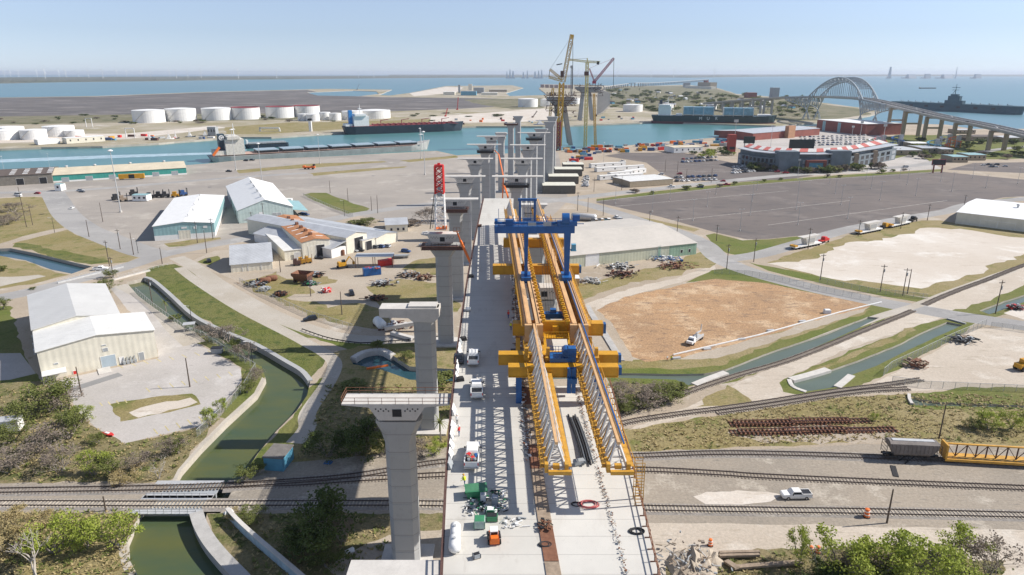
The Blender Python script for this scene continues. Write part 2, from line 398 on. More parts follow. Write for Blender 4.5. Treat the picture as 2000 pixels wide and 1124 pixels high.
reg('pale', [(252, 806), (300, 790), (372, 777), (386, 786), (330, 801), (270, 816)], 1)
reg('lawn', [(300, 612), (335, 632), (395, 668), (410, 664), (420, 678), (386, 672), (345, 650), (312, 625)], .5)
reg('lawn', [(262, 570), (285, 574), (302, 597), (360, 640), (402, 655), (452, 690), (512, 716), (518, 736), (500, 766), (440, 818), (428, 815), (472, 748), (472, 718), (375, 662), (320, 628), (288, 594)], .5)
reg('scrub', [(-700, 770), (120, 744), (148, 800), (188, 836), (213, 850), (240, 868), (392, 834), (432, 815), (328, 942), (-700, 948)], .8)
reg('scrub', [(-700, 1000), (272, 1000), (247, 1060), (257, 1100), (275, 1140), (320, 1250), (-700, 1500)], .6)
reg('drygrass', [(60, 1075), (200, 1060), (232, 1075), (250, 1120), (290, 1240), (20, 1240)], 1)
reg('scrub', [(402, 1003), (880, 996), (880, 1200), (520, 1400)], .6)
reg('dirt', [(640, 1110), (720, 1060), (870, 1025), (880, 1140), (700, 1200)], 1.5)
reg('concrete_bank', [(512, 737), (520, 742), (502, 772), (442, 827), (392, 877), (354, 920), (340, 946), (333, 946), (347, 918), (386, 873), (436, 822), (496, 768)])
reg('concrete_bank', [(227, 1063), (250, 1056), (252, 1090), (272, 1125), (300, 1170), (275, 1170), (240, 1110)])
# -- east of the bridge
reg('sand', [(895, 1012), (1240, 1012), (3200, 1045), (3600, 1700), (900, 1700)], .5)
reg('scrub', [(1300, 1095), (1420, 1080), (1560, 1072), (1720, 1062), (1960, 1095), (2050, 1500), (1280, 1500)], 1.5)
reg('drygrass', [(1180, 835), (1235, 838), (1450, 803), (1600, 779), (1800, 768), (3000, 790), (3000, 890), (1900, 868), (1700, 862), (1500, 872), (1240, 884), (1180, 884)], .7)
reg('dirt', [(1420, 845), (1600, 828), (1760, 842), (1730, 862), (1500, 866)], 2)
reg('ballast', [(-700, 946), (326, 944), (460, 938), (560, 905), (890, 872), (1180, 884), (1240, 882), (1450, 880), (1700, 868), (3200, 900), (3400, 1062), (1245, 1020), (870, 1003), (400, 1003), (-700, 1003)], .5)
reg('pale', [(1354, 970), (1380, 961), (1440, 958), (1500, 961), (1530, 967), (1505, 980), (1440, 988), (1380, 986)], .6)
reg('lawn', [(1160, 690), (1235, 705), (1320, 700), (1500, 655), (1640, 612), (1722, 594), (1772, 604), (1730, 622), (1600, 678), (1480, 728), (1440, 745), (1345, 756), (1190, 748)], .8)
reg('drygrass', [(1165, 690), (1235, 703), (1330, 699), (1500, 655), (1640, 615), (1700, 604), (1660, 620), (1500, 678), (1420, 712), (1320, 722), (1180, 720)], 1)
reg('scrub', [(1190, 746), (1340, 752), (1350, 770), (1300, 790), (1225, 812), (1190, 815)], 1)
reg('sand', [(1222, 842), (1350, 792), (1440, 748), (1560, 697), (1740, 627), (1790, 606), (1856, 618), (1820, 628), (1650, 684), (1537, 738), (1530, 760), (1590, 772), (1520, 782), (1400, 802), (1250, 838)], .7)
reg('drygrass', [(1420, 752), (1450, 770), (1470, 785), (1400, 793), (1360, 795), (1390, 770)], 2)
reg('lawn', [(1522, 748), (1545, 735), (1600, 712), (1800, 633), (1850, 622), (1908, 628), (1885, 650), (1742, 727), (1720, 738), (1650, 768), (1560, 772), (1530, 766)], .6)
reg('drygrass', [(1560, 735), (1640, 700), (1780, 640), (1790, 645), (1650, 706), (1600, 724)], 1)
reg('sand', [(1720, 742), (1740, 732), (1800, 700), (1905, 643), (1960, 640), (3200, 690), (3200, 800), (2000, 757), (1900, 757), (1800, 764), (1700, 764), (1660, 768)], .6)
reg('lawn', [(1775, 770), (1900, 756), (3000, 778), (3000, 812), (1800, 798), (1770, 790)], .8)
reg('drygrass', [(1498, 513), (1560, 492), (1600, 480), (1660, 458), (1800, 431), (1835, 431), (1880, 438), (2100, 458), (2600, 500), (2600, 560), (2100, 520), (1950, 547), (1850, 583), (1800, 580), (1700, 567), (1600, 547)], .6)
reg('pale', [(1500, 515), (1560, 512), (1600, 497), (1660, 473), (1725, 470), (1755, 459), (1812, 445), (1875, 447), (2000, 465), (2060, 472), (2060, 490), (2000, 497), (1925, 530), (1862, 549), (1800, 564), (1725, 554), (1650, 549), (1600, 540)], 1.5)
reg('sand', [(1800, 597), (1860, 570), (1960, 535), (2100, 500), (2600, 560), (2600, 640), (2040, 600), (1900, 615)], .8)
reg('lawn', [(1850, 612), (1920, 590), (1990, 562), (2100, 530), (2300, 560), (2100, 590), (1990, 610), (1935, 622)], .8)
reg('pale', [(1960, 612), (2010, 590), (2400, 610), (2400, 660), (2010, 628)], .8)
reg('sand', [(1110, 610), (1180, 582), (1260, 556), (1330, 540), (1395, 518), (1400, 530), (1330, 552), (1240, 575), (1175, 600), (1130, 640), (1110, 650)], .8)
reg('dirt', [(1125, 600), (1165, 600), (1180, 640), (1240, 700), (1235, 706), (1160, 700), (1110, 680)], 1)
reg('woodchip', [(1165, 606), (1220, 580), (1312, 562), (1400, 540), (1462, 541), (1525, 552), (1600, 571), (1690, 590), (1722, 594), (1640, 617), (1500, 657), (1330, 699), (1260, 707), (1235, 697), (1224, 680), (1196, 632)], .8)
reg('dirt', [(1320, 702), (1400, 680), (1500, 655), (1650, 612), (1700, 600), (1660, 618), (1500, 672), (1400, 700)], 1)
reg('lawn', [(1390, 528), (1430, 523), (1500, 541), (1600, 563), (1710, 588), (1690, 593), (1600, 575), (1500, 554), (1400, 545), (1340, 552)], .6)
reg('drygrass', [(1115, 560), (1180, 545), (1300, 520), (1375, 490), (1402, 510), (1392, 520), (1300, 541), (1180, 570), (1125, 590)], 1.5)
reg('asphalt_lot', [(1165, 392), (1290, 378), (1500, 357), (1700, 342), (1840, 336), (1985, 350), (2200, 366), (2150, 376), (1960, 386), (1850, 410), (1740, 435), (1620, 455), (1500, 467), (1460, 468), (1400, 455), (1290, 424), (1165, 396)])
reg('lawn', [(1378, 460), (1395, 456), (1450, 470), (1500, 468), (1620, 456), (1740, 437), (1850, 412), (1960, 388), (2150, 376), (2200, 372), (2040, 384), (1930, 403), (1850, 417), (1750, 434), (1650, 453), (1560, 472), (1480, 492), (1440, 499), (1420, 495), (1390, 475)], .3)
reg('lawn', [(1463, 513), (1600, 540), (1740, 571), (1810, 583), (1790, 590), (1700, 574), (1600, 553), (1500, 529)], .4)
reg('drygrass', [(1122, 391), (1150, 399), (1250, 424), (1367, 448), (1355, 453), (1300, 440), (1200, 413), (1122, 397)], .4)
reg('lawn', [(1165, 389), (1290, 373), (1450, 356), (1600, 345), (1840, 331), (1840, 335), (1600, 350), (1450, 362), (1290, 379), (1165, 393)], .2)
reg('asphalt_lot', [(1180, 305), (1215, 299), (1330, 298), (1430, 318), (1480, 330), (1590, 344), (1540, 350), (1440, 356), (1320, 352), (1290, 338), (1262, 318)])
reg('asphalt_lot', [(1850, 332), (1900, 319), (2300, 312), (2300, 350), (1960, 337)])
reg('lawn', [(1650, 290), (1750, 264), (1900, 264), (2300, 285), (2300, 305), (1900, 312), (1800, 318), (1700, 325), (1640, 322)], .3)
reg('lot', [(1480, 325), (1590, 343), (1840, 330), (1790, 300), (1700, 322), (1600, 330)])
reg('lot', [(1420, 270), (1560, 250), (1700, 250), (1730, 262), (1700, 300), (1640, 318), (1560, 290), (1440, 290)])
road('road', [(-700, 690), (-200, 617), (20, 578), (110, 557), (200, 534), (262, 516), (320, 497), (400, 481), (480, 466), (600, 438), (720, 415), (860, 397), (1040, 386)], 11, 'avenue')
road('road', [(100, 372), (112, 392), (130, 420), (165, 447), (215, 468), (280, 492), (330, 500)], 15)
road('road', [(-600, 400), (0, 377), (110, 374), (230, 366), (420, 350), (600, 338)], 10)
road('path', [(345, 503), (380, 522), (430, 557), (500, 598), (560, 627), (640, 654), (720, 664), (800, 662), (890, 655)], 7)
road('path', [(350, 523), (375, 543), (420, 573), (480, 609), (567, 653), (602, 672), (637, 692), (654, 712), (641, 747), (602, 805), (600, 835), (575, 866)], 4.4)
road('path', [(240, 556), (300, 590), (345, 640), (380, 672)], 7)
road('road', [(1040, 386), (1130, 396), (1200, 415), (1270, 438), (1330, 456), (1375, 477), (1402, 503), (1440, 522), (1500, 541), (1600, 566), (1720, 591), (1800, 605), (1900, 622), (2200, 665), (2800, 750)], 11.5, 'east')
road('road', [(1410, 507), (1480, 498), (1560, 476), (1650, 450), (1750, 430), (1850, 413), (1925, 396), (2200, 372)], 10, 'haul')
road('road', [(1040, 397), (1150, 384), (1250, 373), (1350, 362), (1450, 351), (1560, 341), (1700, 331), (1800, 322), (1880, 305), (2000, 287), (2300, 268)], 12, 'north')
road('path', [(1420, 735), (1500, 703), (1620, 655), (1720, 618), (1790, 597), (1860, 570), (1980, 527)], 4)
for pl, cl in (([(0, 486), (-500, 475), (-500, 500), (0, 500), (50, 509), (100, 527), (140, 535), (180, 521), (140, 512), (75, 496), (20, 485)], 'canal_blue'),
               ([(246, 551), (262, 548), (282, 543), (300, 549), (330, 574), (380, 619), (440, 649), (500, 674), (560, 708), (590, 726), (606, 745), (600, 772), (580, 802), (540, 842), (503, 887), (474, 930), (460, 946), (430, 1003), (404, 1003), (400, 1030), (425, 1080), (470, 1140), (540, 1260), (330, 1260), (272, 1130), (252, 1092), (250, 1056), (272, 1003), (326, 952), (340, 945), (354, 919), (392, 876), (442, 826), (502, 771), (519, 740), (511, 716), (450, 691), (402, 656), (360, 641), (300, 601), (270, 578)], 'canal'),
               ([(683, 700), (712, 686), (745, 683), (765, 693), (800, 716), (893, 722), (893, 745), (800, 742), (745, 722), (690, 712)], 'canal_blue'),
               ([(893, 722), (1197, 729), (1325, 731), (1375, 730), (1417, 722), (1500, 690), (1612, 652), (1695, 619), (1717, 621), (1675, 642), (1612, 670), (1550, 696), (1500, 711), (1440, 733), (1400, 745), (1345, 753), (1320, 742), (1200, 738), (893, 745)], 'ditch'),
               ([(1545, 744), (1617, 725), (1675, 705), (1750, 675), (1800, 650), (1850, 629), (1881, 635), (1825, 660), (1750, 696), (1712, 715), (1665, 732), (1635, 756), (1575, 765), (1548, 752)], 'ditch'),
               ([(1777, 772), (1790, 775), (1800, 780), (1837, 786), (2000, 792), (3000, 815), (3000, 822), (2000, 797), (1787, 792), (1778, 784)], 'ditch'),
               ([(1913, 607), (1942, 596), (2010, 573), (2100, 545), (2120, 550), (2010, 587), (1962, 604), (1932, 614)], 'ditch')):
 REG.append((cl, rough(wpts(pl), .12 if cl == 'ditch' else 0)))
# -- north side of the channel
reg('shore', [(-1500, 312), (0, 291), (80, 288), (200, 286), (310, 280), (340, 277), (470, 268), (530, 268), (690, 258), (900, 248), (930, 247), (1060, 247), (1250, 240), (1280, 238), (1515, 246), (1590, 240), (1640, 236), (1700, 226), (1720, 218), (1690, 212), (1600, 200), (1530, 191), (1440, 184), (1400, 172), (1340, 166), (1270, 168), (1200, 168), (1130, 166), (1060, 165), (1053, 173), (1068, 186), (995, 188), (988, 182), (1022, 172), (1000, 167), (870, 168.5), (800, 182), (760, 187), (740, 186), (765, 175.5), (640, 174), (400, 180), (190, 188), (0, 191), (-1500, 210)], .25)
reg('mud', [(-1500, 211), (0, 191.5), (190, 189), (400, 181), (600, 176), (640, 185), (740, 190), (920, 192), (1060, 195), (1060, 203), (900, 213), (650, 222), (250, 228), (0, 233), (-1500, 255)], .3)
reg('town', [(-1500, 250), (0, 228), (250, 224), (640, 221), (690, 219), (690, 232), (500, 236), (240, 240), (0, 244), (-1500, 262)], .5)
reg('drygrass', [(440, 249), (560, 240), (700, 238), (860, 232), (860, 242), (690, 251), (530, 262), (440, 262)], .6)
reg('town', [(905, 195), (1060, 192), (1060, 212), (1000, 214), (940, 205)], .5)
reg('pale', [(800, 183), (870, 170), (905, 171), (890, 182), (810, 188)], .3)
reg('pale', [(840, 228), (960, 220), (1060, 212), (1090, 218), (1090, 236), (960, 240), (840, 240)], .5)
reg('pale', [(0, 262), (240, 262), (420, 246), (440, 250), (250, 272), (0, 280)], .5)
reg('town', [(1180, 170), (1330, 168), (1400, 174), (1440, 186), (1540, 194), (1600, 203), (1690, 214), (1700, 224), (1600, 236), (1500, 236), (1300, 222), (1190, 208)], .4)
reg('bay', [(600, 181), (690, 177.5), (735, 179), (740, 184), (700, 188.5), (620, 187)], .2)

def make_ground():
 import numpy as np
 vs, es = [], []
 for cls, pl in REG:
  o, n = len(vs), len(pl); vs += pl; es += [(o + k, o + (k + 1) % n) for k in range(n)]
 ov, oe, of, _, _, _ = delaunay_2d_cdt(vs, es, [], 0, 1e-3, True)
 water = {'bay', 'canal', 'canal_blue', 'ditch'}
 ct = np.array([sum((ov[i] for i in f), Vector((0, 0))) / len(f) for f in of]); X, Y = ct[:, 0], ct[:, 1]
 best = np.full(len(of), -1)
 for ri, (cls, pl) in enumerate(REG):               # the last region that holds a triangle names it
  ins = np.zeros(len(of), bool)
  for a, b in zip(pl, pl[1:] + pl[:1]):
   if a.y != b.y: ins ^= ((a.y > Y) != (b.y > Y)) & (X < (b.x - a.x) * (Y - a.y) / (b.y - a.y) + a.x)
  best[ins] = ri
 cl = [REG[k][0] if k >= 0 else None for k in best]
 out = {}
 edge = {}
 for f, c in zip(of, cl):
  if c is None: continue
  out.setdefault(c, []).append(f)
  for i in range(len(f)):
   a, b = f[i], f[(i + 1) % len(f)]
   edge.setdefault((min(a, b), max(a, b)), []).append((c, a, b))
 skirt = MB()
 for k, u in edge.items():
  land = [q for q in u if q[0] not in water]
  wet = [q for q in u if q[0] in water]
  if len(land) == 1 and (len(u) == 1 or wet):
   _, a, b = land[0]; A, B = ov[a], ov[b]
   o = len(skirt.v); skirt.v += [(A.x, A.y, 0), (B.x, B.y, 0), (B.x, B.y, -2.6), (A.x, A.y, -2.6)]
   skirt.f.append((o + 1, o, o + 3, o + 2)); skirt.m.append(0)
 names = {'yard': 'concrete_yard', 'earth': 'ground', 'dirt': 'dirt_ground', 'sand': 'sandy_ground', 'pale': 'pale_sand', 'drygrass': 'dry_grass_ground', 'lawn': 'grass_ground',
             'levee': 'levee_slope', 'scrub': 'scrub_ground', 'ballast': 'rail_yard_ground', 'asphalt_lot': 'asphalt_lot', 'road': 'road', 'path': 'gravel_path', 'lot': 'concrete_lot',
             'concrete_bank': 'concrete_bank', 'woodchip': 'woodchip_field', 'mud': 'mud_flat', 'shore': 'far_bank', 'town': 'scrub_flat', 'bay': 'lagoon_water', 'canal': 'canal_water',
             'canal_blue': 'canal_water', 'ditch': 'ditch_water'}
 for c, fl in out.items():
  m = MB(); ix = {}
  z = -.6 if c == 'ditch' else -1.5 if c in water else 0.
  for f in fl:
   g = []
   for i in f:
    if i not in ix: ix[i] = len(m.v); m.v.append((ov[i].x, ov[i].y, z))
    g.append(ix[i])
   a, b, d = (Vector(m.v[q]) for q in g[:3])
   if (b - a).cross(d - a).z < 0: g.reverse()
   m.f.append(tuple(g)); m.m.append(0)
  struct(m.build(names[c], MATS[c]))
 struct(skirt.build('bank_edge', MATS['concrete_bank']))
make_ground()
# the sea: one sheet out to the horizon; the ship channel lies a touch above it
m = MB(); Rr = 42000
m.quad((-Rr, -400, -2.5), (Rr, -400, -2.5), (Rr, Rr, -2.5), (-Rr, Rr, -2.5)); struct(m.build('bay_water', MATS['bay']))
m = MB(); m.quad((-900, 500, -2.3), P(1700, 300, -2.3), P(1690, 228, -2.3), P(-700, 262, -2.3)); struct(m.build('channel_water', MATS['channel']))
# far shore, a low wooded strip with a ragged top
gmat('far_wood', (.075, .085, .05), (.12, .115, .085), (.055, .065, .04), (.30, .27, .23), (.0008, .003, .006), (1, .25, 1), 0, 1, .55, .64, .25)
def far_strip(pts, hmax, name, back=6000):
 m = MB(); q = [P(*a) for a in pts]
 line = []
 for i in range(len(q) - 1):
  n = max(2, int((q[i + 1] - q[i]).length / 45))
  for j in range(n): line.append(q[i].lerp(q[i + 1], j / n))
 line.append(q[-1])
 r = random.Random(3); h = hmax * .5
 rows = []
 for a in line:
  d = Vector((a.x, a.y, 0)).normalized()
  h = max(hmax * .25, min(hmax, h + r.gauss(0, hmax * .16)))
  rows.append([Vector((a.x, a.y, -2.6)), Vector((a.x, a.y, 1.2)) + d * 5, Vector((a.x, a.y, h * .55)) + d * (60 + r.random() * 80), Vector((a.x, a.y, h)) + d * (220 + r.random() * 240), Vector((a.x, a.y, h * .9)) + d * (900 + 500 * r.random()), Vector((a.x, a.y, hmax)) + d * back])
 nr = len(rows[0]); m.v = [tuple(v) for rw in rows for v in rw]
 for i in range(len(rows) - 1):
  for j in range(nr - 1):
   m.f.append((i * nr + j, (i + 1) * nr + j, (i + 1) * nr + j + 1, i * nr + j + 1)); m.m.append(0)
 return struct(m.build(name, MATS['far_wood']))
far_strip([(-900, 172), (-300, 166), (0, 163), (120, 160.5), (300, 158.5), (420, 156.5), (600, 154.5), (800, 152.5)], 20, 'far_shore')
far_strip([(760, 152.8), (1000, 151.5), (1200, 150.8), (1350, 151.8), (1500, 149.8), (1740, 149.3), (2000, 149.6), (2600, 150)], 26, 'far_shore', 14000)

def marks(name, lines, wd, mt):
 m = MB()
 for a, b in lines:
  A, B = P(*a, .012), P(*b, .012); n = Vector((-(B - A).y, (B - A).x, 0)).normalized() * wd / 2; m.quad(A - n, B - n, B + n, A + n)
 struct(m.build(name, mt))
PAINTW = mat('line_paint', (.52, .49, .44), .8, 0, .25, .3); PAINTY = mat('yellow_line_paint', (.52, .44, .22), .8, 0, .3, .6)
marks('lot_marking', [((1196, 404), (1540, 373)), ((1305, 432), (1500, 411)), ((1500, 411), (1660, 392)), ((1500, 440), (1850, 392)), ((1190, 312), (1420, 326)), ((1230, 330), (1440, 337))], .4, PAINTW)
marks('parking_lines', [((285 + i * 23, 758 - i * 4.5), (293 + i * 23, 766 - i * 4.5)) for i in range(8)] + [((300 + i * 22, 838 - i * 6), (308 + i * 22, 848 - i * 6)) for i in range(6)] + [((230 + i * 25, 713 - i * 4), (240 + i * 25, 719 - i * 4)) for i in range(8)] + [((195 + i * 16, 787 - i * 2), (200 + i * 16, 793 - i * 2)) for i in range(4)], .28, PAINTY)
marks('kerb_line', [((1165, 394), (1290, 380)), ((1290, 380), (1450, 363)), ((1450, 363), (1600, 351)), ((1600, 351), (1840, 337))], .5, PAINTW)
# ============================================================ the bridge under construction
LT = [(15, -4.4), (40, -6.1), (62, -7.6), (80, -8.75), (98.6, -9.6), (117, -10.2), (137.6, -10.65), (165, -11.0), (195, -11.1), (225, -11.05), (253, -10.9), (263, -10.8)]
HT = [(15, 30.1), (62, 31.5), (98.6, 32.6), (137.6, 33.8), (253, 37.3), (263, 37.6)]
RT = [(15, 13.4), (40, 15.0), (62, 16.1), (80, 16.6), (107, 16.9)]
def DL(Y): return itp(LT, Y)
def DH(Y): return itp(HT, Y)
def deckmat(name, base, dirt, ax=1, step=3.1, k=.35):
 m, n, l, b = _nodes(name); co = coord(n)
 c = mixc(n, l, rng_map(n, l, noise(n, l, co, .09, 6, .65), .35, .65), base, tuple(k * .86 for k in base))
 c = mixc(n, l, rng_map(n, l, noise(n, l, co, .22, 7, .7, (1.6, .5, 1, .3)), .56, .70, 0, .75), c, dirt)
 c = mixc(n, l, rng_map(n, l, noise(n, l, co, 1.3, 5, .7), .62, .74, 0, .5), c, tuple(k * .6 for k in base))
 sx = n.new('ShaderNodeSeparateXYZ'); l.new(co, sx.inputs[0])
 d = n.new('ShaderNodeMath'); d.operation = 'DIVIDE'; l.new(sx.outputs[ax], d.inputs[0]); d.inputs[1].default_value = step
 fr = n.new('ShaderNodeMath'); fr.operation = 'FRACT'; l.new(d.outputs[0], fr.inputs[0])
 lt = n.new('ShaderNodeMath'); lt.operation = 'LESS_THAN'; l.new(fr.outputs[0], lt.inputs[0]); lt.inputs[1].default_value = .035
 ml = n.new('ShaderNodeMath'); ml.operation = 'MULTIPLY'; l.new(lt.outputs[0], ml.inputs[0]); ml.inputs[1].default_value = k
 c = mixc(n, l, ml.outputs[0], c, (.16, .15, .14))
 l.new(c, b.inputs['Base Color']); b.inputs['Roughness'].default_value = .85
 MATS[name] = m; return m
DECKM = deckmat('deck_concrete', (.57, .545, .49), (.40, .37, .32)); CONC_D = deckmat('concrete_shaft', (.40, .40, .39), (.29, .285, .275), 2, 3.3, .6)
DECKM2 = deckmat('deck_concrete_pale', (.61, .585, .53), (.50, .47, .42))
def deck(name, label, ys, xa, xb, matl):
 t = thing(name, label, 'bridge', (0, 0, 0))
 s, g = [], []
 for Y in ys:
  a, b, h = xa(Y), xb(Y), DH(Y); c = (a + b) / 2
  s.append([(a, Y, h), (b, Y, h), (b, Y, h - .25), (b - 1.8, Y, h - .5), (a + 1.8, Y, h - .5), (a, Y, h - .25)])
  g.append([(c - 3.4, Y, h - .5), (c + 3.4, Y, h - .5), (c + 2.5, Y, h - 3.1), (c - 2.5, Y, h - 3.1)])
 MB().loft(s).build('deck_slab', matl, t); MB().loft(g).build('box_girder', CONC, t)
 return t
ysL = [15, 30, 46, 62, 74, 86, 98.6, 110, 124, 137.6, 150, 165, 180, 195, 210, 225, 240, 253, 263]
deck('bridge_deck', 'long grey concrete bridge deck carrying the parked white pickups', ysL, DL, lambda Y: DL(Y) + 11.4, DECKM)
deck('bridge_deck', 'pale concrete bridge deck under the yellow gantry noses, ending short of its cross beams', [15, 30, 46, 62, 74, 86, 98, 106.5], lambda Y: DL(Y) + 12.9, lambda Y: itp(RT, Y), DECKM2)
deck('bridge_deck', 'short pale deck piece framed between the two yellow gantry girders', [117.5, 122, 127], lambda Y: DL(Y) + 15.6, lambda Y: DL(Y) + 24.5, DECKM2)

def edge_line(f, ys, dz): return [Vector((f(Y), Y, DH(Y) + dz)) for Y in ys]
# left edge: rusty rail, brown kerb form, tarpaulins hung on it
t = thing('edge_railing', 'rusty railing with white tarpaulins along the outer edge of the long deck', 'railing')
ysr = [18 + i * 2.45 for i in range(100)]
kb, tp, md, ps = MB(), MB(), MB(), MB()
for i in range(len(ysr) - 1):
 a, b = ysr[i], ysr[i + 1]
 for mm, dz, wd, hh in ((kb, -.25, .35, .55), (tp, 1.25, .13, .13), (md, .7, .1, .1)):
  mm.beam((DL(a) - .15, a, DH(a) + dz), (DL(b) - .15, b, DH(b) + dz), wd, hh)
 ps.beam((DL(a) - .15, a, DH(a)), (DL(a) - .15, a, DH(a) + 1.3), .12)
kb.build('kerb_form', BROWNST, t)
for q_ in (md, ps): o_ = len(tp.v); tp.v += q_.v; tp.f += [tuple(i + o_ for i in f) for f in q_.f]; tp.m += q_.m
tp.build('rails', BROWNST, t)
r = random.Random(5)
for i in range(20, 44):
 if r.random() < .36:
  a = ysr[i]; L = r.uniform(1.2, 2.4); x = DL(a)
  mm = MB(); mt_ = WHITE if r.random() < .7 else GREYP
  z = DH(a)
  mm.loft([[(x + .05, a, z + .1), (x + .05, a, z + 1.15), (x + .18, a, z + 1.1), (x + .35 + r.random() * .25, a, z + .08)], [(x + .05, a + L, z + .1), (x + .05, a + L, z + 1.1), (x + .2, a + L, z + 1.0), (x + .5 + r.random() * .3, a + L, z + .06)]]); mm.build('tarpaulin', mt_, t)
# right edge: tan posts and ropes with a reddish safety line
t = thing('edge_railing', 'thin orange-tan railing on the outer edge of the pale deck by the rail yard', 'railing')
ps, rl = MB(), MB()
for i in range(45):
 Y = 18 + i * 2; x = itp(RT, Y) - .1; z = DH(Y)
 if Y > 106: break
 ps.beam((x, Y, z - .6), (x + r.uniform(-.1, .1), Y, z + 1.15), .09); ps.beam((x - .5, Y, z + .03), (x + .25, Y, z + .03), .12)
 x2 = itp(RT, Y + 2) - .1
 for dz in (.55, 1.1): ps.beam((x, Y, z + dz), (x2, Y + 2, DH(Y + 2) + dz), .09)
ps.build('rails', RUST, t)
# the strip of cover plates over the gap
MB().loft([[(DL(Y) + 11.42, Y, DH(Y) - .3), (DL(Y) + 12.88, Y, DH(Y) - .3), (DL(Y) + 12.88, Y, DH(Y) - .5), (DL(Y) + 11.42, Y, DH(Y) - .5)] for Y in (15, 46, 74, 98, 120, 150, 175)]).build('gap_shadow_fill', PLANK, bpy.data.objects['bridge_deck'])  # added slab blocks the gap so both decks cast one solid shadow
t = thing('cover_plates', 'strip of rusty brown cover plates over the gap between the two decks', 'cover plate')
for i in range(11):
 a, b = 40 + i * 6., 45.9 + i * 6.
 if a > 105: break
 x = DL(a) + 11.35; x2 = DL(b) + 11.35
 m_ = MB().loft([[(x, a, DH(a) + .04), (x + 1.65, a, DH(a) + .04), (x + 1.65, a, DH(a) + .12), (x, a, DH(a) + .12)], [(x2, b, DH(b) + .04), (x2 + 1.65, b, DH(b) + .04), (x2 + 1.65, b, DH(b) + .12), (x2, b, DH(b) + .12)]])
 m_.build('plate', [PLANK, RUST, PLANK][i % 3], t)
# tangled bars and formwork left along the same gap further up
def litter(name, label, cat, pts, mats, seed, size=1., parent=None, n=60, flat=.5):
 """a heap or scatter nobody could count: bars, planks and lumps in one mesh"""
 r = random.Random(seed); m = MB()
 for i in range(n):
  m.k = i % len(mats)
  q = pts(r); a = r.uniform(0, PI * 2); L = r.uniform(.5, 2.2) * size; e = Vector((math.cos(a), math.sin(a), r.uniform(-.15, .15) * flat)) * L / 2
  c = Vector(q) + Vector((0, 0, .1 + r.random() * flat * size))
  if r.random() < .7: m.beam(c - e, c + e, r.uniform(.08, .3) * size, r.uniform(.06, .22) * size)
  else: m.box(c, (r.uniform(.3, .9) * size, r.uniform(.3, .9) * size, r.uniform(.2, .6) * size), a)
 return struct(tag(m.build(name, list(mats)), label, cat), 'stuff')
litter('scrap_strip', 'line of steel bars and tools along the gap beside the gantry', 'scrap', lambda r: (lambda Y: (DL(Y) + 11.4 + r.uniform(-.6, .7), Y, DH(Y)))(r.uniform(84, 172)), (GREYP, DARK, RUST, WHITE), 11, .5, n=420)
litter('rebar_strip', 'dark line of bent rebar stubs running along the pale deck', 'rebar', lambda r: (lambda Y: (itp([(40, 11.8), (62, 12.65), (80, 11.9), (106, 10.9)], Y) + r.gauss(0, .16), Y, DH(Y)))(r.uniform(30, 106)), (RUST, GREYP, PLANK), 12, .26, n=560, flat=.8)

